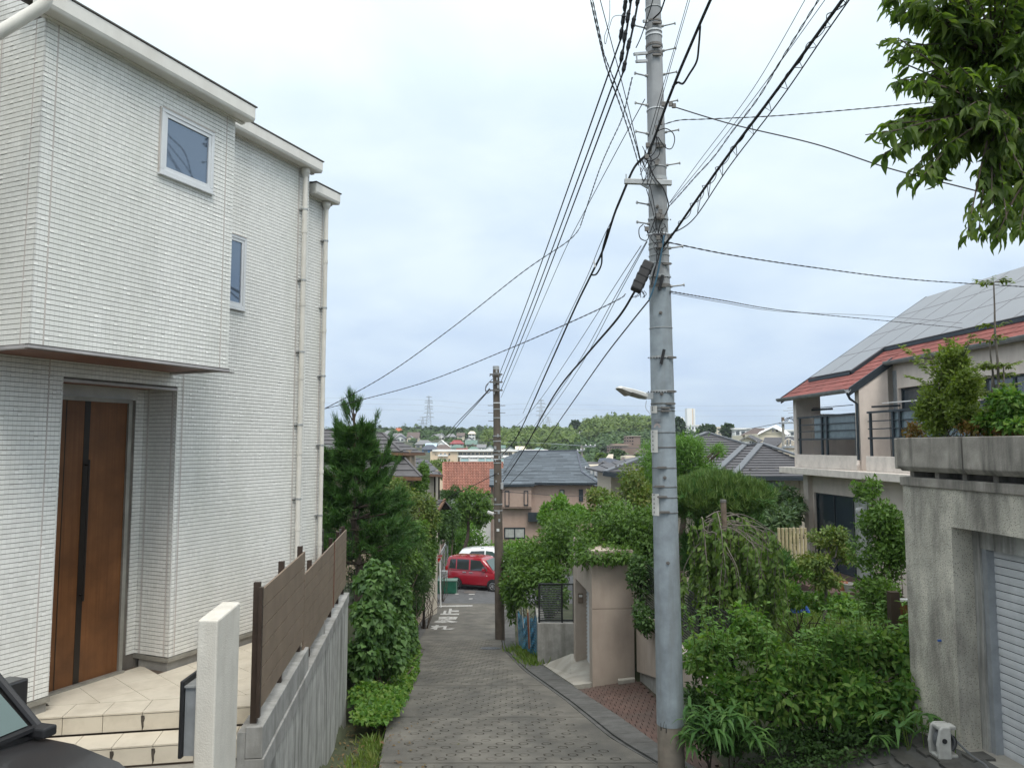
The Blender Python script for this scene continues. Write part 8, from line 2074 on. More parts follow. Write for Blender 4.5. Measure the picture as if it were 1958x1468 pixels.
gls = [([(2.50, -0.62, 1.60), (2.50, 0.62, 1.60), (2.97, 0.70, 1.10), (2.97, -0.70, 1.10)], 'glass_green', 'windscreen'), ([(0.03, -0.6, 1.5), (0.03, 0.6, 1.5), (0.03, 0.66, 1.05), (0.03, -0.66, 1.05)], 'glass_car', 'rear_window')]
bxs = [('door_handle', 'chrome', (1.12, 1.36, 0.825, 0.86, 0.93, 0.965)), ('door_handle', 'chrome', (1.54, 1.78, 0.825, 0.86, 0.925, 0.96)), ('side_mirror', 'car_red', (2.42, 2.56, 0.83, 1.0, 1.06, 1.2)), ('tail_light', 'lamp_red', (0.0, 0.10, 0.70, 0.80, 0.86, 1.2)),
       ('headlight', 'glass_green', (3.46, 3.66, 0.58, 0.74, 0.74, 0.86)), ('fender_light', 'alu_white', (2.62, 2.68, 0.832, 0.845, 0.80, 0.84)), ('sill', 'car_trim', (0.8, 2.6, 0.80, 0.838, 0.20, 0.27)), ('bumper', 'car_red', (3.58, 3.74, -0.66, 0.66, 0.30, 0.52))]
gz_ = road_z(42.4); kx = 0.94
st = [(a*kx, b, c, d) for a, b, c, d in st]; gh = [(q[0]*kx,)+q[1:] for q in gh]; win = [([(x*kx, z) for x, z in p], m) for p, m in win]; gls = [([(x*kx, y, z) for x, y, z in p], m, n_) for p, m, n_ in gls]; bxs = [(n_, m, (b[0]*kx, b[1]*kx)+b[2:]) for n_, m, b in bxs]
car('shiny red tall wagon parked at the foot of the lane', (-3.35, 43.0, gz_), math.radians(-22), dict(windows=win, glass=gls, boxes=bxs), st, gh, (0.68, 2.84), 0.30, Wd, 'car_red')
# white hatchback behind it
st = [(0.0, 0.45, 0.98, 0.76), (0.06, 0.32, 1.05, 0.82), (0.4, 0.28, 1.06, 0.87), (1.5, 0.25, 1.05, 0.88), (2.9, 0.25, 1.04, 0.88), (3.5, 0.28, 0.98, 0.86), (4.0, 0.30, 0.88, 0.80), (4.2, 0.38, 0.76, 0.68)]
gh = [(0.06, 1.03, 1.30, 0.80, 0.66), (0.30, 1.06, 1.58, 0.82, 0.66), (0.9, 1.06, 1.66, 0.84, 0.68), (1.9, 1.06, 1.68, 0.845, 0.68), (2.3, 1.05, 1.62, 0.84, 0.67), (3.15, 1.02, 1.06, 0.82, 0.76)]
win = [([(0.62, 1.16), (0.92, 1.50), (1.72, 1.55), (1.72, 1.12)], 'glass_car'), ([(1.80, 1.11), (1.80, 1.55), (2.20, 1.52), (2.78, 1.10)], 'glass_green')]
gls = [([(2.36, -0.6, 1.60), (2.36, 0.6, 1.60), (3.12, 0.72, 1.09), (3.12, -0.72, 1.09)], 'glass_car', 'windscreen'), ([(0.12, -0.58, 1.38), (0.12, 0.58, 1.38), (0.30, 0.6, 1.60), (0.30, -0.6, 1.60)], 'glass_car', 'rear_window')]
bxs = [('door_handle', 'car_white', (1.5, 1.7, 0.86, 0.90, 0.98, 1.01)), ('side_mirror', 'car_white', (2.50, 2.66, 0.86, 1.03, 1.10, 1.24)), ('tail_light', 'lamp_red', (0.0, 0.2, 0.66, 0.83, 0.92, 1.04)), ('roof_rail_mark', 'car_trim', (1.45, 1.65, 0.55, 0.60, 1.655, 1.685)), ('headlight', 'glass_green', (3.85, 4.08, 0.60, 0.79, 0.78, 0.88))]
car('white hatchback parked behind the red wagon', (-3.1, 46.2, gz_+0.08), math.radians(-14), dict(windows=win, glass=gls, boxes=bxs), st, gh, (0.8, 3.35), 0.33, 0.88, 'car_white')
# dark car close by at the lower left corner
L2 = 3.4; hw2 = 0.735
st = [(0.0, 0.45, 0.95, 0.66), (0.08, 0.30, 1.0, 0.71), (0.4, 0.28, 1.02, 0.735), (1.5, 0.27, 1.02, 0.735), (2.45, 0.27, 1.00, 0.735), (2.75, 0.28, 0.985, 0.73), (3.05, 0.30, 0.93, 0.715), (3.28, 0.32, 0.84, 0.67), (3.38, 0.36, 0.72, 0.60), (3.40, 0.42, 0.62, 0.56)]
gh = [(0.05, 0.99, 1.55, 0.68, 0.62), (0.2, 1.0, 1.66, 0.71, 0.63), (1.2, 1.0, 1.68, 0.725, 0.64), (1.75, 1.0, 1.64, 0.725, 0.63), (1.95, 1.0, 1.56, 0.72, 0.62), (2.52, 0.985, 1.03, 0.70, 0.665)]
win = [([(0.35, 1.08), (0.35, 1.52), (1.05, 1.54), (1.05, 1.06)], 'glass_car'), ([(1.15, 1.05), (1.15, 1.54), (1.72, 1.50), (2.10, 1.04)], 'glass_car')]
gls = [([(1.98, -0.54, 1.545), (1.98, 0.54, 1.545), (2.50, 0.62, 1.055), (2.50, -0.62, 1.055)], 'glass_green', 'windscreen')]
bxs = [('side_mirror', 'car_black', (2.02, 2.16, 0.76, 0.94, 1.02, 1.19)), ('mirror_stalk', 'car_trim', (2.06, 2.12, 0.70, 0.78, 1.02, 1.06)), ('headlight', 'glass_green', (3.2, 3.37, 0.48, 0.64, 0.70, 0.84)), ('fender_mirror', 'car_trim', (2.50, 2.62, 0.615, 0.70, 1.0, 1.055))]
yaw2 = math.radians(-15); cb_ = onz(72, 1400, dz+1.00); base2 = cb_-Vc((2.50*math.cos(yaw2)-0.69*math.sin(yaw2), 2.50*math.sin(yaw2)+0.69*math.cos(yaw2), 0)); base2.z = dz
bc = car('dark car nose with windscreen and wiper at the lower left corner', base2, yaw2, dict(windows=win, glass=gls, boxes=bxs), st, gh, (0.62, 2.82), 0.28, hw2, 'car_black')
mb = MB(); mb.tube([Vc((2.60, -0.05, 1.03)), Vc((2.46, 0.10, 1.115)), Vc((2.36, 0.30, 1.215))], 0.010, 6); mb.beam(Vc((2.40, 0.02, 1.165)), Vc((2.30, 0.50, 1.27)), 0.012, 0.018); mb.build('wiper', M('car_trim'), None)
wpo = bpy.context.scene.objects[-1] if False else None
o = [q for q in C.objects if q.name.startswith('wiper')][-1]; o.parent = bc; o.location = (0, 0, 0)
mb = MB(); mb.beam(Vc((2.50, -0.63, 1.045)), Vc((2.50, 0.63, 1.045)), 0.10, 0.02); mb.build('cowl', M('car_trim'), None)
o = [q for q in C.objects if q.name.startswith('cowl')][-1]; o.parent = bc
for s in (1,):
    mb = MB(); mb.tube([Vc((1.95, s*0.615, 1.565)), Vc((2.52, s*0.672, 1.04))], 0.022, 8); mb.build('pillar_trim', M('car_trim'), None)
    o = [q for q in C.objects if q.name.startswith('pillar_trim')][-1]; o.parent = bc
# ---------------------------------------------------------------- things at the foot of the lane
ss = thing('stop_sign', 'small red triangular stop sign on a white post at the lane end', 'road sign', at(843, 1155, 36.2))
mb = MB(); b = at(843, 1156, 36.2); mb.tube([b-UZ*0.2, at(841, 1068, 36.2)], 0.03, 10); smooth_angle(mb.build('post', M('sign_white'), ss))
c0, c1, c2 = at(831, 1061, 36.12), at(847, 1060, 36.12), at(839, 1076, 36.12)
def inset(k): 
    g = (c0+c1+c2)/3; return [g+(q-g)*k for q in (c0, c1, c2)]
mb = MB(); mb.prism(inset(1.0), (0, 0.012, 0)); pl = mb.build('sign_board', M('sign_white'), ss)
mb = MB(); mb.prism([p+Vc((0, -0.003, 0)) for p in inset(0.94)], (0, 0.004, 0)); mb.build('sign_face', M('sign_red'), pl)
def sglyph(strokes, x0, z0, w, h, th):
    m_ = MB()
    for s, _ in strokes:
        for (u0, v0), (u1, v1) in zip(s[:-1], s[1:]):
            m_.beam(Vc((x0+u0*w, 36.114, z0+v0*h)), Vc((x0+u1*w, 36.114, z0+v1*h)), 0.003, th, up=(0.3, 0, 1))
    return m_
gx = c0.x+0.075; gzz = c0.z-0.135
for i, g_ in enumerate((TO, MA, RE)): sglyph(g_, gx+0.085*i, gzz, 0.07, 0.085, 0.012).build('sign_letter', M('sign_white'), pl)
bn = thing('rubbish_box', 'green box draped with a net standing at the street corner by the red car', 'box', at(856, 1120, 40.8))
x0, x1 = at(838, 1110, 40.8).x, at(874, 1110, 40.8).x; zb_ = road_z(40.8); zt_ = zb_+0.66
bevel(MB().box(x0, x1, 40.5, 41.2, zb_, zt_).build('box_body', M('bin_green'), bn), 0.03)
mb = MB(); mb.box(x0-0.02, x1+0.02, 40.47, 41.23, zt_-0.03, zt_+0.015); mb.box(x0-0.015, x0+0.03, 40.485, 40.52, zb_, zt_); mb.box(x1-0.03, x1+0.015, 40.485, 40.52, zb_, zt_); mb.build('box_frame', M('roof_green'), bn)
tag(bevel(MB().box(at(850, 0, 41.6).x, at(863, 0, 41.6).x, 41.5, 41.8, zb_, zb_+1.0).build('notice_board', M('wall_grey'), None, (at(856, 0, 41.6).x, 41.6, zb_)), 0.02), 'pale grey board standing behind the green box', 'board')
gr = thing('guard_rail', 'pale metal guard rail climbing the slope left of the cars', 'guard rail', at(850, 1050, 44))
q0, q1 = at(843, 1060, 43.0), at(861, 1024, 50.0)
mb = MB(); mb.beam(q0, q1, 0.06, 0.22); mb.build('rail_beam', M('galv'), gr)
for t in (0.02, 0.33, 0.66, 0.98): 
    p = q0.lerp(q1, t); MB().box(p.x-0.05, p.x+0.05, p.y+0.05, p.y+0.15, p.z-1.4, p.z+0.1).build('rail_post', M('galv'), gr)
sw = thing('slope_wall', 'brown sloping wall behind the guard rail on the left', 'wall', at(850, 1040, 46))
mb = MB(); mb.prism([at(838, 1075, 44.5), at(846, 1060, 45), at(869, 1015, 52), at(858, 1012, 52), at(842, 1040, 46)], (0, 0.3, 0)); mb.build('wall', M('wall_brown'), sw)
lw_ = thing('retaining_wall', 'beige retaining wall at the left foot of the lane', 'retaining wall', at(812, 1180, 34))
bv = [at(804, 1182, 32.6), at(826, 1150, 38.5)]
mb = MB(); mb.prism([bv[0]-UZ*0.4, bv[1]-UZ*0.4, at(826, 1117, 38.5), at(803, 1118, 32.6)], (-0.3, 0.05, 0)); bevel(mb.build('wall', M('stucco_beige'), lw_), 0.02)
mb = MB(); mb.box(bv[0].x-0.32, bv[0].x+0.0, 32.2, 32.58, bv[0].z-0.4, at(0, 1112, 32.6).z); mb.build('end_post', M('wood_grey'), lw_)
ob = thing('orange_board', 'bright orange sheet leaning at the foot of the left hedge', 'board', at(788, 1194, 29.5))
mb = MB(); mb.prism([at(781, 1193, 29.4), at(796, 1196, 29.9), at(797, 1138, 29.9), at(780, 1140, 29.4)], (-0.01, 0.04, 0)); mb.build('sheet', M('orange'), ob)
mb = MB(); mb.box(at(798, 0, 30.3).x, at(801, 0, 30.3).x, 30.2, 30.3, road_z(30)-0.1, at(0, 1130, 30).z); mb.build('stake', M('bark'), ob)
fl = thing('street_lamp', 'street lamp on a short grey mast among the trees behind the cars', 'street lamp', at(868, 1030, 50))
mb = MB(); mb.tube([at(869, 1035, 50), at(869, 990, 50)], 0.09, 8); mb.build('mast', M('conc_pale'), fl)
mb = MB(); mb.beam(at(859, 987, 49.9), at(870, 991, 50), 0.2, 0.12); mb.build('lamp_housing', M('plastic_white'), fl)
# ---------------------------------------------------------------- trees, hedges and weeds
def Bz(px, py, Y, rx, ry, rz): 
    """ellipsoid seen at a photo point: radii in photo pixels across/up, depth radius in metres"""
    c = at(px, py, Y); s = Y/FPX; return (c.x, c.y, c.z, rx*s, ry, rz*s)
def sub(blobs, k=5, kr=(0.35, 0.55), up=0.6):
    out = []
    for b in blobs:
        out.append((b[0], b[1], b[2], b[3]*0.75, b[4]*0.75, b[5]*0.75)); out += lumpy(b[:3], b[3:6], k, kr, 1.0, up)
    return out
def gp(px, py, Y, z=None):
    p = at(px, py, Y); 
    return Vc((p.x, Y, ground_z(p.x, Y) if z is None else z))
# young pine by the board fence: whorled limbs carrying needle tufts
random.seed(3); rng = np.random.default_rng(31)
pine = thing('pine_tree', 'young dark green pine with upright shoots rising behind the board fence', 'pine tree', gp(688, 1100, 16.5))
tb_ = gp(688, 1100, 16.5); ttop = at(677, 790, 16.3)
TS = []; mb = MB(); branch_mb(mb, tb_-UZ*0.2, ttop, 0.10, 0.022, 0.015, 10, 8); tips = []
def tuft_line(p, q, k): 
    for i in range(k): tips.append((p.lerp(q, (i+0.5)/k), (q-p).normalized()))
for px, py in ((668, 752), (687, 766), (660, 775), (676, 757)):
    e = at(px, py, 16.3+ru(-.1, .1)); mb.tube([at(676, 806, 16.3), at(676, 806, 16.3).lerp(e, 0.5)+Vc((0, 0, -0.02)), e], [0.016, 0.012, 0.008], 5); 
    s = at(676, 806, 16.3).lerp(e, 0.5); TS.extend([(s.lerp(e, q), (e-s).normalized()) for q in np.linspace(0, 1, 9)])
lv = 12
for i in range(lv):
    f = i/(lv-1); c = tb_.lerp(ttop, 0.20+0.66*f); rad = 0.46+0.95*(1-f); n = 7
    for k in range(n):
        a = 2*PI*k/n+i*0.9+ru(-.3, .3); rd = rad*ru(0.6, 1.15); e = c+Vc((math.cos(a)*rd, math.sin(a)*rd, 0.16*rd+ru(0.02, 0.30)*(1-0.45*f))); m_ = c.lerp(e, 0.55)-UZ*0.05*rad
        mb.tube([c, m_, e], [0.022, 0.014, 0.008], 5); tuft_line(m_, e, 7)
        for s in (-1, 1):
            e2 = m_+(e-m_)*0.75+Vc((-(e-m_).y, (e-m_).x, 0))*0.55*s+UZ*ru(0.05, 0.22); mb.tube([m_, e2], [0.01, 0.006], 4); tuft_line(m_, e2, 5)
for (px, py), (qx, qy) in (((722, 792), (706, 850)), ((748, 838), (728, 890)), ((640, 800), (655, 850)), ((762, 880), (735, 930)), ((656, 772), (668, 815))):
    e, s = at(px, py, 16.1), at(qx, qy, 16.2); mb.tube([s+(s-e)*0.3, s, e], [0.012, 0.01, 0.006], 5); TS.extend([(s.lerp(e, q), (e-s).normalized()) for q in np.linspace(0.1, 1, 10)])
mb.build('trunk', M('bark'), pine)
def needles(name, tips, per, ln, m, parent, spread=0.9, width=1.0):
    n = len(tips)*per; P = np.repeat(np.array([tuple(t[0]) for t in tips]), per, 0)+rng.normal(size=(n, 3))*0.025
    D = np.repeat(np.array([tuple(t[1]) for t in tips]), per, 0); D = D*1.0+rng.normal(size=(n, 3))*spread*0.6; D[:, 2] += 0.25
    R = rot_frames(D); ln_ = ln*(1+0.25*rng.normal(size=n)).clip(0.5, 1.6)
    V, F = scatter(NEEDLE[0]*np.array([3.2*width, 1, 1]), NEEDLE[1], P, R, ln_); return mesh_np(name, V, F, M(m), parent)
needles('crown', tips, 40, 0.15, 'lf_pine', pine)
needles('top_shoot', TS, 26, 0.15, 'lf_pine', pine, 0.55, 0.6); needles('shoot', [t for i, t in enumerate(tips) if i % 4 == 0], 14, 0.14, 'lf_pine_tip', pine)
# yellow-green shrubs on the left bank
S1 = sub([Bz(770, 950, 25, 34, 1.0, 36), Bz(745, 965, 24, 45, 1.0, 48), Bz(800, 988, 25, 34, 1.0, 46), Bz(722, 930, 24.5, 24, 0.6, 34)], 6)
plant('shrub', 'tall loose shrub with yellowish mottled leaves behind the young pine', 'shrub', gp(770, 1060, 25), S1, 11000, 0.095, M('lf_yellow'), stems=14, droop=0.35, jit=1.0, shell=0.35)
S2 = sub([Bz(790, 1040, 22, 40, 0.9, 50), Bz(735, 1020, 20, 50, 1.0, 55), Bz(800, 1095, 23, 28, 0.8, 32), Bz(760, 1090, 20.5, 45, 0.9, 40)], 6)
plant('shrub', 'dense mid green shrub below the yellowish one on the left bank', 'shrub', gp(760, 1150, 21.5), S2, 11000, 0.105, M('lf_mid'), stems=14, droop=0.35, jit=1.0, shell=0.4)
S2b = sub([Bz(700, 1050, 17.5, 48, 0.8, 55), Bz(800, 1075, 21, 24, 0.7, 50), Bz(740, 1120, 18.5, 50, 0.8, 40), Bz(790, 1130, 21, 36, 0.8, 36), Bz(690, 1120, 17, 30, 0.7, 40), Bz(748, 985, 18.5, 36, 0.7, 46), Bz(705, 985, 17.8, 40, 0.7, 60), Bz(770, 1040, 19, 34, 0.7, 40)], 6)
plant('shrub', 'dark feathery conifer shrub filling the bank under the pine', 'shrub', gp(740, 1180, 18.5), S2b, 15000, 0.11, M('lf_dark'), stems=12, tmpl=BLADE, droop=0.2, jit=1.1, shell=0.4)
S3 = sub([Bz(812, 1010, 29, 22, 0.8, 40), Bz(812, 1060, 30, 18, 0.8, 40), Bz(816, 1092, 32, 14, 0.8, 26), Bz(829, 995, 30.5, 15, 0.8, 36), Bz(822, 1045, 31, 12, 0.8, 30)], 5)
plant('shrub', 'lighter loose bush at the far end of the left bank', 'shrub', gp(815, 1110, 30), S3, 8500, 0.12, M('lf_mid'), stems=10, droop=0.3, jit=1.0, shell=0.35)
S4 = sub([Bz(780, 1160, 24, 22, 0.7, 30), Bz(790, 1165, 27, 16, 0.6, 24)], 5)
plant('shrub', 'dark bush beside the orange sheet on the left bank', 'shrub', gp(782, 1200, 25), S4, 2600, 0.10, M('lf_dark'), stems=8, droop=0.3)
# big-leaved creeper hanging over the bank
V1 = sub([Bz(718, 1115, 14.2, 36, 0.55, 34), Bz(722, 1180, 14.0, 42, 0.6, 55), Bz(700, 1255, 13.6, 34, 0.5, 60), Bz(735, 1240, 14.6, 38, 0.6, 60), Bz(760, 1250, 17.0, 22, 0.8, 70), Bz(700, 1170, 13.8, 26, 0.5, 40), Bz(765, 1170, 17.5, 26, 0.7, 50), Bz(784, 1235, 19, 16, 0.8, 50)], 6)
HRT = (np.array([(0, 0, 0), (-.36, -.10, .05), (-.50, .25, .10), (-.26, .62, .02), (0, .30, -.02), (.36, -.10, .05), (.50, .25, .10), (.26, .62, .02), (0, 1.0, -.14)]),
         np.array([(0, 4, 1), (1, 4, 2), (2, 4, 3), (3, 4, 8), (0, 5, 4), (5, 6, 4), (6, 7, 4), (7, 8, 4)]))
plant('creeper', 'broad leaved creeper draped over the bank beyond the board fence', 'creeper', gp(720, 1330, 14.2), V1, 11000, 0.085, M('lf_vine'), stems=10, tmpl=HRT, droop=0.75, jit=0.8, shell=0.72, part='leaves')
V2 = [Bz(x, y, Y, r, d, h) for x, y, Y, r, d, h in ((695, 1325, 12.9, 24, 0.4, 16), (712, 1352, 12.4, 32, 0.5, 9), (742, 1345, 12.7, 30, 0.6, 8), (722, 1330, 13.2, 34, 0.5, 14), (758, 1318, 14.4, 26, 0.8, 12), (775, 1290, 16.6, 20, 1.0, 14), (788, 1258, 18.8, 12, 1.0, 16), (705, 1366, 11.9, 30, 0.4, 6), (735, 1364, 12.0, 22, 0.4, 5), (752, 1340, 13.2, 16, 0.6, 7))]
plant('creeper', 'bright green creeper spilling onto the left edge of the lane', 'creeper', gp(730, 1345, 12.8), V2, 8500, 0.052, M('lf_hedge'), stems=6, tmpl=HRT, droop=0.2, jit=1.0, shell=0.5, part='leaves')
# weeds and grass between the wall and the lane
def grass_patch(label, pts, n, h, m='lf_grass', name='weeds', cat='weeds', sp=0.10, fl=0.5):
    P = []
    for _ in range(n):
        x, y, w = random.choice(pts); x += random.gauss(0, sp)*w; y += random.gauss(0, sp*2)*w; P.append((x, y, ground_z(x, y)))
    P = np.array(P); d = rng.normal(size=(n, 3))*fl; d[:, 2] = np.abs(d[:, 2])+0.7
    V, F = scatter(BLADE[0]*np.array([1.0, 1, 1.4]), BLADE[1], P, rot_frames(d), h*(1+0.4*rng.normal(size=n)).clip(0.35, 2))
    return tag(mesh_np(name, V, F, M(m), None, tuple(P[0])), label, cat, kind='stuff')
pts = [(fence_x(y)+ru(0.12, 0.75)*(1-0.03*y), y, 1.0) for y in np.linspace(8.4, 12.2, 40)]
pts = [(min(x, road_l(y)-0.02), y, w) for x, y, w in pts]
grass_patch('tuft of pale grass growing along the foot of the retaining wall', [(road_l(y)-0.10-ru(0, 0.25), y, 0.7) for y in np.linspace(8.5, 11.6, 30)], 1000, 0.11)
random.seed(8)
P = []
for _ in range(420):
    y = ru(8.5, 12.4); x = ru(fence_x(y)+0.03, road_l(y)+0.02) if random.random() < 0.85 else road_l(y)+abs(random.gauss(0, 0.35)); P.append((x, y, (road_z(y)+0.012 if x > road_l(y) else ground_z(x, y)+ru(0.0, 0.05))))
P = np.array(P); d = rng.normal(size=(420, 3)); d[:, 2] = 0.35; V, F = scatter(LEAF4[0], LEAF4[1], P, rot_frames(d, np.array([[0, 0, 1.0]]).repeat(420, 0)+0.3*rng.normal(size=(420, 3))), 0.05*(1+0.4*rng.normal(size=420)).clip(0.4, 2))
leafmat('lf_litter', [(0.10, 0.055, 0.025), (0.16, 0.10, 0.04), (0.05, 0.09, 0.025)], trans=0.1)
tag(mesh_np('leaf_litter', V, F, M('lf_litter'), None, (-2, 10, -4)), 'brown fallen leaves scattered at the foot of the wall', 'fallen leaves', kind='stuff')
# at the right: hedges above the beige portal
H1 = sub([Bz(1062, 1020, 24, 44, 1.3, 44), Bz(1025, 1075, 23, 46, 1.2, 48), Bz(1075, 1040, 23, 40, 1.2, 60), Bz(988, 1105, 22.5, 24, 0.9, 48), Bz(1050, 1120, 22, 50, 1.0, 50), Bz(980, 1150, 24.5, 14, 0.9, 40), Bz(972, 1100, 26, 12, 0.9, 50), Bz(1005, 1130, 22, 34, 0.8, 40)], 7)
plant('bush', 'large light green bush left of the beige portal', 'bush', gp(1030, 1200, 22.8), H1, 17000, 0.115, M('lf_mid'), stems=16, droop=0.25, jit=1.0, shell=0.4)
H1b = sub([Bz(1046, 985, 27, 14, 0.7, 24), Bz(1070, 972, 26, 16, 0.7, 22), Bz(1102, 985, 26, 28, 0.9, 20)], 6)
plant('bush', 'bright sprouting bush tops against the pink house wall', 'bush', gp(1050, 1060, 26.5), H1b, 3600, 0.12, M('lf_bright'), stems=16, droop=-0.2, jit=1.0, shell=0.3)
H2 = sub([Bz(1165, 1010, 17.5, 62, 0.9, 48), Bz(1130, 1040, 17.2, 36, 0.7, 40), Bz(1215, 1020, 16.8, 50, 0.9, 56), Bz(1180, 1055, 16.4, 60, 0.7, 28), Bz(1235, 1060, 16.0, 36, 0.7, 50), Bz(1118, 1058, 16.4, 24, 0.6, 26), Bz(1165, 1068, 15.7, 52, 0.25, 16)], 7)
plant('hedge', 'glossy leaved hedge overhanging the beige portal beside the tall pole', 'hedge', BP(16.9, 0.5, -2.3), H2, 16000, 0.08, M('lf_mid'), stems=12, tmpl=LEAF4, droop=0.55, jit=0.8, shell=0.6, part='leaves')
H2b = sub([Bz(1215, 930, 19, 30, 0.8, 36), Bz(1245, 960, 18.5, 40, 0.8, 40), Bz(1150, 962, 20, 40, 0.9, 26)], 6)
plant('bush', 'yellow green bush rising behind the glossy hedge', 'bush', gp(1215, 1020, 19, -3.9), H2b, 5200, 0.09, M('lf_yellow'), stems=10, droop=0.0, jit=1.0)
H3 = sub([Bz(1228, 1110, 15.0, 26, 0.5, 46), Bz(1232, 1180, 14.2, 20, 0.4, 30)], 6)
plant('hedge', 'dark leaves pressing against the black louvre fence', 'hedge', gp(1235, 1200, 14.9, -3.6), H3, 2500, 0.08, M('lf_dark'), stems=4, droop=0.4, part='leaves')
CN = sub([Bz(1205, 930, 30, 18, 0.7, 24), Bz(1212, 955, 30, 20, 0.7, 26)], 6)
plant('conifer', 'dark small conifer in front of the navy roof', 'conifer', gp(1206, 990, 30, -6.3), CN, 2800, 0.12, M('lf_dark'), trunk=(0.06, at(1206, 940, 30)), tmpl=BLADE, stems=6, droop=-0.1, jit=1.2)
# cypress behind the tall pole
rng = np.random.default_rng(5)
CY = sub([Bz(1310, 880, 23, 62, 1.1, 46), Bz(1280, 920, 23, 44, 1.0, 40), Bz(1250, 900, 23.5, 30, 0.8, 50), Bz(1350, 915, 22.6, 34, 0.8, 34), Bz(1376, 862, 23, 18, 0.6, 12), Bz(1300, 850, 23, 34, 0.8, 20)], 8)
plant('cypress', 'broad bright green feathery cypress behind the tall pole', 'tree', gp(1305, 1040, 23, -4.0), CY, 15000, 0.14, M('lf_bright'), trunk=(0.12, at(1305, 930, 23)), tmpl=BLADE, stems=14, droop=-0.05, jit=1.3, shell=0.35, outw=0.6)
# cloud-pruned pine
CP_ = [Bz(1370, 950, 15.2, 92, 1.0, 30), Bz(1320, 955, 15.0, 50, 0.8, 32), Bz(1420, 950, 15.4, 46, 0.8, 28), Bz(1370, 932, 15.2, 56, 0.8, 26)]
cp = thing('pine_tree', 'flat topped clipped garden pine right of the tall pole', 'pine tree', gp(1372, 1120, 15.2, -3.6))
P, nr = blob_points(CP_, 1900, 0.8); keep = P[:, 2] > at(1370, 985, 15.2).z; P, nr = P[keep], nr[keep]; d_ = nr*0.5+np.array([0, 0, 0.9])
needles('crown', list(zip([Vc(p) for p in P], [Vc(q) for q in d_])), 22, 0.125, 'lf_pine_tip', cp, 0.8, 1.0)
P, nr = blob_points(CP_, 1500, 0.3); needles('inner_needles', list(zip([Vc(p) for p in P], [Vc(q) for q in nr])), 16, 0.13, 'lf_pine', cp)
mb = MB(); b_ = gp(1372, 1120, 15.2, -3.7); branch_mb(mb, b_, at(1365, 965, 15.2), 0.09, 0.06, 0.05, 6, 8)
for px in (1310, 1335, 1400, 1430): branch_mb(mb, at(1366, 990, 15.2), at(px, 955, 15.1), 0.04, 0.015, 0.05, 5, 6)
mb.build('trunk', M('bark'), cp)
DP = sub([Bz(1395, 1020, 16.2, 60, 0.8, 40), Bz(1460, 1085, 16.0, 60, 0.9, 52), Bz(1340, 1060, 15.8, 50, 0.7, 60)], 6)
dp = thing('pine_shrub', 'low dark clipped pine mound under the flat topped pine', 'shrub', gp(1440, 1130, 16, -3.6))
P, nr = blob_points(DP, 2200, 0.55); needles('crown', list(zip([Vc(p) for p in P], [Vc(q) for q in nr*0.6+np.array([0, 0, .5])])), 18, 0.14, 'lf_pine', dp, 0.9)
mb = MB(); branch_mb(mb, gp(1440, 1150, 16, -3.7), at(1440, 1080, 16), 0.06, 0.03); mb.build('trunk', M('bark'), dp)
BL = sub([Bz(1480, 960, 24, 48, 1.0, 32), Bz(1500, 985, 23.5, 36, 1.0, 30), Bz(1470, 1000, 22, 50, 0.9, 40), Bz(1490, 1030, 21, 44, 0.8, 30), Bz(1440, 1010, 21.5, 30, 0.8, 36)], 6)
plant('tree', 'blue green broadleaf tree before the hip roofed house', 'tree', gp(1480, 1100, 22.5, -4.0), BL, 7500, 0.14, M('lf_blue'), trunk=(0.08, at(1478, 1020, 22.5)), stems=10, droop=0.3, jit=1.0, shell=0.4)
# weeping tree
rng = np.random.default_rng(12); random.seed(12)
wp = thing('weeping_tree', 'weeping tree with arching bare limbs and hanging leafy twigs by the tall pole', 'tree', gp(1345, 1250, 11.3, -3.75))
mb = MB(); W0 = gp(1352, 1250, 11.3, -3.8); Wt = at(1342, 1010, 11.3)
branch_mb(mb, W0, at(1358, 1120, 11.3), 0.055, 0.045, 0.03, 6, 8); branch_mb(mb, at(1358, 1120, 11.3), Wt, 0.045, 0.03, 0.05, 6, 8)
LP, LD = [], []
def hang(p, ln, k):
    q = [p]; d = Vc((ru(-.15, .15), ru(-.15, .15), -1))
    for i in range(5): q.append(q[-1]+Vc((d.x*ln/5*(1-i*0.15)+ru(-.012, .012), d.y*ln/5, -ln/5)))
    mb.tube(q, [0.006, 0.005, 0.005, 0.004, 0.003, 0.002], 4)
    for i in range(k):
        t = random.random()*4.99; a = q[int(t)].lerp(q[int(t)+1], t % 1); LP.append(tuple(a)); s = random.choice((-1, 1)); LD.append((s*ru(.3, 1.0), ru(-.7, .7), -ru(.5, 1.3)))
for i in range(52):
    a = ru(0, 2*PI); px = random.choice((ru(1302, 1480), ru(1330, 1475)))
    s_ = at(ru(1335, 1365), ru(985, 1075), 11.3+ru(-.1, .1)); e = at(px, ru(985, 1090)+abs(px-1380)*0.25, 11.3+ru(-0.8, 0.9))
    m_ = s_.lerp(e, 0.5)+UZ*ru(0.05, 0.28)
    arc = crom([s_, m_, e, e+(e-m_)*0.25-UZ*0.2], 5); mb.tube(arc, [0.009-0.006*j/(len(arc)-1) for j in range(len(arc))], 5)
    for k in range(8): hang(random.choice(arc[3:]), ru(0.25, 1.15), 34)
mb.build('trunk', M('bark_grey'), wp)
LP, LD = np.array(LP), np.array(LD); V, F = scatter(LEAF[0]*np.array([1.25, 1, 1]), LEAF[1], LP, rot_frames(LD, np.array([[0, -0.5, 0.6]]).repeat(len(LP), 0)+0.5*rng.normal(size=LP.shape)), 0.078*(1+0.3*rng.normal(size=len(LP))).clip(0.4, 1.7))
mesh_np('leaves', V, F, M('lf_weep'), wp)
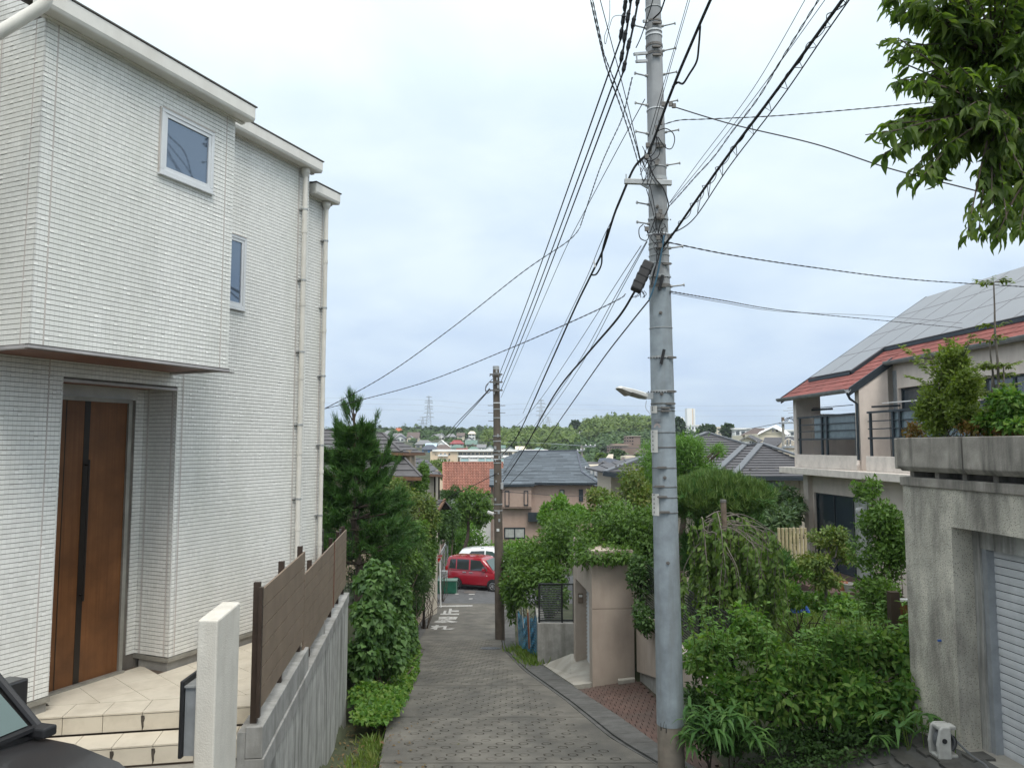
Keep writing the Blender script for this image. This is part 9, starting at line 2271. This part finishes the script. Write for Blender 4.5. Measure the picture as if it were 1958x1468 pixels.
# garden trees by the beige house
ST = sub([Bz(1580, 1030, 13.2, 40, 0.5, 26), Bz(1560, 1075, 13.0, 30, 0.5, 20), Bz(1610, 1060, 13.4, 24, 0.4, 22), Bz(1575, 1110, 13, 34, 0.5, 16)], 7, (0.3, 0.5))
plant('garden_tree', 'small sparse yellow green tree on the lawn before the beige house', 'tree', gp(1573, 1200, 13.2, -3.55), ST, 4200, 0.062, M('lf_yellow'), tm=M('bark_grey'), trunk=(0.045, at(1574, 1105, 13.2)), stems=14, droop=0.3, jit=1.0, shell=0.3, tmpl=LEAF)
GS = sub([Bz(1690, 1000, 10.4, 40, 0.5, 50), Bz(1690, 1080, 10.2, 46, 0.5, 60), Bz(1680, 1150, 10.0, 40, 0.5, 46), Bz(1660, 940, 10.6, 16, 0.4, 26), Bz(1716, 1040, 10.2, 26, 0.5, 60)], 7)
plant('shrub', 'tall small leaved evergreen shrub against the concrete garage', 'shrub', gp(1690, 1220, 10.2, -3.5), GS, 12500, 0.052, M('lf_mid'), stems=14, droop=-0.05, jit=1.1, shell=0.4, tmpl=LEAF4)
AZ = sub([Bz(1510, 1140, 13.8, 30, 0.5, 26), Bz(1560, 1150, 13.6, 26, 0.4, 18), Bz(1610, 1160, 12.5, 30, 0.4, 20), Bz(1470, 1150, 13.6, 34, 0.5, 30), Bz(1530, 1095, 15.5, 30, 0.5, 18)], 6)
plant('shrub', 'low mixed garden shrubs round the lawn', 'shrub', gp(1530, 1180, 13.7, -3.55), AZ, 5200, 0.07, M('lf_hedge'), stems=12, droop=0.1)
# front hedge
rng = np.random.default_rng(77)
FH = sub([Bz(1365, 1265, 9.5, 54, 0.4, 60), Bz(1440, 1225, 9.3, 56, 0.4, 52), Bz(1525, 1272, 9.2, 54, 0.45, 40), Bz(1600, 1255, 9.0, 54, 0.4, 54), Bz(1670, 1245, 8.9, 56, 0.4, 56), Bz(1735, 1270, 8.7, 44, 0.35, 56), Bz(1400, 1340, 9.1, 72, 0.35, 56), Bz(1500, 1330, 8.8, 64, 0.35, 64), Bz(1590, 1350, 8.7, 60, 0.35, 52), Bz(1660, 1330, 8.6, 66, 0.35, 62), Bz(1740, 1345, 8.4, 50, 0.3, 52), Bz(1775, 1250, 8.4, 22, 0.25, 26)], 10, (0.25, 0.5))
cut = lambda P: np.ones(len(P), bool)
fh = plant('hedge', 'lush bright green hedge of ovate leaves between the pole and the concrete garage', 'hedge', gp(1560, 1420, 8.8, -3.35), FH, 15500, 0.078, M('lf_hedge'), stems=30, tmpl=LEAF, droop=0.3, jit=1.05, shell=0.5, part='leaves')
P = []
sh_mb = MB(); LPs, LDs = [], []
for k in range(170):   # upright leafy shoots
    px = ru(1312, 1800); y0 = 1235+ru(-50, 45)+abs(px-1500)*0.06; y0 += 45*math.exp(-((px-1527)/38)**2); b_ = at(px, y0, ru(8.5, 9.3)); L__ = ru(0.15, 0.42); tp = b_+Vc((ru(-.12, .12), ru(-.08, .08), L__)); sh_mb.tube([b_, tp], [0.006, 0.003], 4)
    for i in range(int(L__*46)):
        t = random.random(); LPs.append(tuple(b_.lerp(tp, t))); a = ru(0, 2*PI); LDs.append((math.cos(a), math.sin(a), ru(-.3, .5)))
tag(sh_mb.build('shoot_stem', M('lf_grass'), fh), kind='stuff')
LPs, LDs = np.array(LPs), np.array(LDs); V, F = scatter(LEAF[0], LEAF[1], LPs, rot_frames(LDs, np.array([[0, 0, 1.0]]).repeat(len(LPs), 0)+0.3*rng.normal(size=LPs.shape)), 0.068*(1+0.3*rng.normal(size=len(LPs))).clip(0.4, 1.7)); mesh_np('shoot', V, F, M('lf_bright'), fh)
DI = sub([Bz(1345, 1395, 9.0, 34, 0.3, 40), Bz(1390, 1410, 8.9, 40, 0.3, 30), Bz(1330, 1350, 9.3, 20, 0.3, 40), Bz(1460, 1415, 8.75, 50, 0.25, 22), Bz(1560, 1415, 8.6, 60, 0.2, 22), Bz(1660, 1405, 8.4, 60, 0.2, 24)], 7)
plant('ground_cover', 'dark tangled undergrowth at the foot of the front hedge beside the tall pole', 'shrub', gp(1370, 1430, 8.9), DI, 7000, 0.055, M('lf_dark'), stems=10, tmpl=LEAF4, droop=0.2, jit=1.1, shell=0.4, part='leaves')
# bamboo grass at its foot
for label, px, py, Y, n in (('clump of dwarf bamboo with long narrow leaves at the hedge foot near the pole', 1395, 1385, 8.5, 190), ('second clump of dwarf bamboo at the hedge foot, lower left', 1345, 1400, 8.6, 90), ('dwarf bamboo leaves at the foot of the concrete pier', 1760, 1385, 7.95, 80)):
    c = at(px, py, Y); sgb = thing('dwarf_bamboo', label, 'plant', (c.x, Y, ground_z(c.x, Y))); P = []; D = []
    for k in range(n//6):
        b_ = c+Vc((random.gauss(0, 0.20), random.gauss(0, 0.12), ru(-0.12, 0.16)))
        for i in range(6): a = ru(0, 2*PI); P.append(tuple(b_)); D.append((math.cos(a), math.sin(a)*0.8-0.3, ru(-.55, .25)))
    P, D = np.array(P), np.array(D); V, F = scatter(BLADE[0]*np.array([1.5, 1, 2.0]), BLADE[1], P, rot_frames(D, np.array([[0, 0, 1.0]]).repeat(len(P), 0)), 0.20*(1+0.25*rng.normal(size=len(P))).clip(0.5, 1.5)); mesh_np('leaves', V, F, M('lf_sasa'), sgb)
    mb = MB()
    for k in range(10): b_ = Vc((c.x+random.gauss(0, .15), Y+random.gauss(0, .1), ground_z(c.x, Y))); mb.tube([b_, b_+Vc((ru(-.1, .1), 0, 0.35))], 0.005, 4)
    mb.build('stem', M('lf_grass'), sgb)
# ground ivy under the hedge
P = np.stack([rng.uniform(2.0, 4.1, 3800), rng.uniform(8.05, 8.75, 3800), np.zeros(3800)], 1); P[:, 2] = [ground_z(x, y)+0.05+abs(random.gauss(0, .10)) for x, y, _ in P]
d = rng.normal(size=P.shape); d[:, 2] *= 0.4; V, F = scatter(LEAF4[0], LEAF4[1], P, rot_frames(d, np.array([[0, -0.3, 1.0]]).repeat(3800, 0)+0.4*rng.normal(size=P.shape)), 0.042*(1+0.4*rng.normal(size=3800)).clip(0.4, 2))
tag(mesh_np('ground_ivy', V, F, M('lf_dark'), None, (3, 8.4, -3.3)), 'low dark ivy creeping over the kerb under the front hedge', 'ivy', kind='stuff')
# grass by the blue net and along the gutter
grass_patch('patch of yellow grass at the foot of the blue net', [(at(px, 1250, Y).x, Y, 1.2) for px, Y in ((1000, 21.5), (1010, 20.5), (1018, 20.0), (1022, 19.6), (992, 22.5), (985, 23.0), (1012, 21.0))], 1500, 0.22)
grass_patch('thin weeds at the base of the tall pole', [(1.80, 8.75, 0.8), (1.70, 8.7, 0.6), (1.95, 8.7, 0.8)], 260, 0.09, sp=0.07)
# plants in the planter
YP = lambda px: 5.20/((px-979)/FPX+0.082)
rng = np.random.default_rng(9); random.seed(9)
PLs = sub([Bz(1810, 775, YP(1810), 52, 0.28, 52), Bz(1845, 740, YP(1845), 40, 0.25, 50), Bz(1790, 800, YP(1790), 42, 0.22, 30), Bz(1850, 800, YP(1850), 46, 0.25, 34), Bz(1820, 700, YP(1820), 30, 0.2, 40)], 8, (0.3, 0.5))
fe = plant('planter_shrub', 'fine leaved feathery shrub growing in the concrete planter', 'shrub', at(1815, 838, YP(1815)), PLs, 14000, 0.041, M('lf_feather'), stems=22, sr=0.12, tmpl=LEAF4, droop=-0.1, jit=1.2, shell=0.3, part='leaves')
LPs, LDs = [], []; mb = MB()
for px, py, Y in ((1745, 690, 6.9), (1768, 668, 6.8), (1800, 660, 6.75), (1812, 648, 6.7), (1860, 640, 6.5), (1735, 720, 7.0), (1722, 662, 6.9), (1780, 690, 6.8), (1845, 668, 6.6), (1765, 745, 6.9)):
    b_ = at(1815+ru(-15, 25), 770, YP(1815)); e = at(px, py, YP(px)); arc = crom([b_, b_.lerp(e, 0.55)+UZ*0.06, e], 7); mb.tube(arc, [0.006-0.004*j/(len(arc)-1) for j in range(len(arc))], 4)
    for i in range(110):
        t = 4+random.random()*(len(arc)-5.01); a = arc[int(t)].lerp(arc[int(t)+1], t % 1); LPs.append(tuple(a)); s = random.choice((-1, 1)); LDs.append((s, ru(-.5, .5), ru(-.2, .6)))
mb.build('twig', M('bark'), fe); LPs, LDs = np.array(LPs), np.array(LDs); V, F = scatter(LEAF4[0], LEAF4[1], LPs, rot_frames(LDs, np.array([[0, -.3, 1.0]]).repeat(len(LPs), 0)+0.4*rng.normal(size=LPs.shape)), 0.046*(1+0.25*rng.normal(size=len(LPs))).clip(0.5, 1.6)); mesh_np('frond', V, F, M('lf_feather'), fe)
nd = thing('nandina', 'tall thin nandina with tiers of reddish leaves in the planter', 'shrub', at(1915, 836, YP(1915))); mb = MB(); LPs, LDs = [], []
for (x0, y0), (x1, y1), Y in (((1912, 836), (1898, 540), 6.3), ((1905, 836), (1892, 650), 6.4), ((1920, 836), (1918, 700), 6.2), ((1900, 836), (1900, 720), 6.35)):
    st_ = [at(x0+(x1-x0)*t+ru(-3, 3), y0+(y1-y0)*t, YP(x0)) for t in np.linspace(0, 1, 7)]; mb.tube(st_, [0.016-0.010*j/6 for j in range(7)], 6)
    for f in ((1.0, 26), (0.72, 14), (0.45, 14), (0.25, 14)):
        c = st_[0].lerp(st_[-1], f[0])
        for k in range(f[1]//2):
            a = ru(0, 2*PI); ln = ru(0.08, 0.20); e = c+Vc((math.cos(a)*ln, math.sin(a)*ln, ru(-0.01, 0.05))); mb.tube([c, e], 0.002, 3)
            for i in range(11): t = ru(.3, 1.0); LPs.append(tuple(c.lerp(e, t))); LDs.append((math.cos(a)+ru(-1, 1), math.sin(a)+ru(-1, 1), ru(-.5, .1)))
mb.build('trunk', M('bark_grey'), nd); LPs, LDs = np.array(LPs), np.array(LDs); V, F = scatter(LEAF4[0], LEAF4[1], LPs, rot_frames(LDs, np.array([[0, -.2, 1.0]]).repeat(len(LPs), 0)+0.3*rng.normal(size=LPs.shape)), 0.046); mesh_np('leaves', V, F, M('lf_feather'), nd)
RB = sub([Bz(1930, 780, YP(1930), 40, 0.25, 40), Bz(1890, 812, YP(1890), 34, 0.2, 22), Bz(1945, 815, YP(1945), 40, 0.25, 24)], 7)
plant('planter_shrub', 'leafy shrub at the right end of the concrete planter', 'shrub', at(1930, 836, YP(1930)), RB, 4200, 0.052, M('lf_hedge'), stems=10, sr=0.12, part='leaves')
RB2 = sub([Bz(1880, 820, YP(1880), 50, 0.2, 16), Bz(1745, 825, YP(1745), 24, 0.18, 14), Bz(1940, 826, YP(1940), 30, 0.2, 12)], 6)
plant('planter_flowers', 'low reddish and yellow plants along the planter rim', 'plant', at(1880, 838, YP(1880)), RB2, 1700, 0.04, M('lf_red'), stems=6, sr=0.08, part='leaves')
# greenery at the foot of the lane
HD = sub([Bz(900, 1040, 50, 46, 1.6, 34), Bz(960, 1056, 51, 50, 1.6, 24), Bz(870, 1035, 49, 24, 1.4, 36), Bz(1000, 1060, 52, 40, 1.6, 24), Bz(890, 1005, 52, 36, 1.6, 30)], 7)
plant('hedge', 'bright green hedge behind the parked cars', 'hedge', gp(920, 1080, 50, -8.0), HD, 8500, 0.22, M('lf_bright'), stems=12, droop=0.3, jit=1.0, part='leaves')
RT_ = sub([Bz(900, 965, 47, 36, 1.3, 30), Bz(880, 985, 47, 26, 1.1, 26), Bz(920, 985, 47, 22, 1.0, 24)], 8)
plant('tree', 'round crowned green tree above the hedge behind the cars', 'tree', gp(895, 1060, 47, -8.0), RT_, 5200, 0.19, M('lf_mid'), trunk=(0.14, at(895, 990, 47)), stems=10, droop=0.25)
TP_ = [Bz(855, 944, 44, 13, 0.5, 7), Bz(870, 938, 44, 9, 0.4, 9), Bz(862, 946, 44.2, 14, 0.5, 6)]
plant('topiary_tree', 'small cloud pruned tree with flat dark pads by the red tiled roof', 'tree', gp(860, 1000, 44, -7.6), TP_, 1800, 0.10, M('lf_dark'), trunk=(0.05, at(860, 952, 44)), stems=3, droop=0)
DK = sub([Bz(845, 990, 38, 26, 1.1, 34), Bz(835, 1010, 36, 24, 1.1, 36), Bz(860, 1000, 40, 18, 1.0, 30)], 7)
plant('bush', 'dark leafy bush below the small gate shelter roof', 'bush', gp(845, 1070, 38, -7.6), DK, 5000, 0.16, M('lf_dark'), stems=10, droop=0.3)
IV = sub([Bz(809, 916, 27.6, 13, 0.5, 30), Bz(802, 936, 27.2, 18, 0.5, 20), Bz(792, 952, 27.0, 18, 0.5, 18), Bz(812, 900, 28.2, 9, 0.4, 14)], 6)
plant('ivy', 'ivy climbing the wall end of the dark shingle house', 'ivy', gp(805, 960, 29.4, -6), IV, 4200, 0.095, M('lf_mid'), stems=6, droop=0.6, part='leaves')
VS = sub([Bz(838, 892, 120, 24, 3.0, 14), Bz(850, 900, 118, 16, 2.5, 12)], 6)
plant('shrub', 'pale shrubbery in front of the cream block at left', 'shrub', gp(838, 915, 119, -8.5), VS, 1800, 0.5, M('lf_farbamboo'), stems=4)
# overhanging tree at the upper right, close to the viewer
rng = np.random.default_rng(40); random.seed(40)
ot = thing('broadleaf_tree', 'overhanging broadleaf tree with big drooping leaves at the upper right', 'tree', Vc((5.2, 5.0, -2.9)))
mb = MB(); O0 = Vc((5.2, 5.2, -3.0)); Ot = at(2120, 160, 5.3)
branch_mb(mb, O0, Ot, 0.17, 0.09, 0.02, 8, 10); branch_mb(mb, Ot, Ot+Vc((-0.1, 0.1, 2.2)), 0.09, 0.05, 0.04, 6, 8)
LEAFB = tri_only((np.array([(0, 0, 0), (-.10, .18, .03), (.10, .18, .03), (-.175, .42, .05), (0, .42, 0), (.175, .42, .05), (-.15, .68, .01), (0, .68, -.07), (.15, .68, .01), (-.07, .88, -.10), (.07, .88, -.10), (0, 1.05, -.26)]),
    np.array([(0, 4, 1, 0), (0, 2, 4, 0), (1, 4, 3, 1), (2, 5, 4, 2), (3, 4, 7, 6), (4, 5, 8, 7), (6, 7, 9, 6), (7, 8, 10, 7), (9, 7, 11, 9), (7, 10, 11, 7)])))
LP, LD, LS = [], [], []
ends = [(1692, 74, 4.9), (1722, 152, 4.9), (1700, 110, 5.0), (1655, 258, 4.8), (1690, 238, 4.9), (1688, 296, 4.8), (1735, 342, 4.9), (1765, 345, 5.0), (1716, 228, 5.0), (1770, 205, 5.0), (1848, 456, 4.7), (1872, 440, 4.8), (1905, 455, 4.8), (1880, 345, 4.9), (1896, 390, 4.8), (1925, 420, 4.7),
        (1760, 20, 5.0), (1815, 30, 5.1), (1790, 90, 5.1), (1840, 110, 5.2), (1808, 290, 5.0), (1840, 300, 5.1), (1880, 260, 5.1), (1920, 330, 5.0), (1950, 440, 4.7), (1700, -10, 4.9), (1740, 0, 5.0)]
for i in range(230): ends.append((ru(1770, 2120), ru(-160, 345), ru(4.7, 6.4)))
for i in range(45): ends.append((ru(1695, 1810), ru(-100, 335), ru(4.7, 5.6)))
for i in range(22): ends.append((ru(1890, 2060), ru(300, 440), ru(4.6, 5.6)))
hub = [at(1980, y, 5.3) for y in (-60, 60, 160, 260, 330)]+[at(1900, 120, 5.2), at(1900, 220, 5.1)]
for h_ in hub: branch_mb(mb, Ot+Vc((0, 0, (h_.z-Ot.z)*0.6)), h_, 0.035, 0.018, 0.05, 5, 6)
for (px, py, Y) in ends:
    e = at(px, py, Y); s_ = min(hub, key=lambda h_: (h_-e).length); mid = s_.lerp(e, 0.5)+UZ*ru(0.0, 0.10); arc = crom([s_, mid, e], 6); mb.tube(arc, [0.010-0.007*j/(len(arc)-1) for j in range(len(arc))], 5)
    dirn = (e-mid).normalized()
    for k in range(random.randint(26, 38)):
        t = (random.random()**0.6)*(len(arc)-1.01); a = arc[int(t)].lerp(arc[int(t)+1], t % 1); az = ru(0, 2*PI)
        LP.append(tuple(a)); LD.append(tuple(dirn*0.7+Vc((math.cos(az), math.sin(az), -ru(0.35, 1.2))))); LS.append(ru(0.07, 0.135))
mb.build('trunk', M('bark'), ot)
LP, LD, LS = np.array(LP), np.array(LD), np.array(LS)
V, F = scatter(LEAFB[0]*np.array([1.0, 1, 1.4]), LEAFB[1], LP, rot_frames(LD, np.array([[0, 0, 1.0]]).repeat(len(LP), 0)+0.55*rng.normal(size=LP.shape)), LS); mesh_np('leaves', V, F, M('lf_big'), ot)
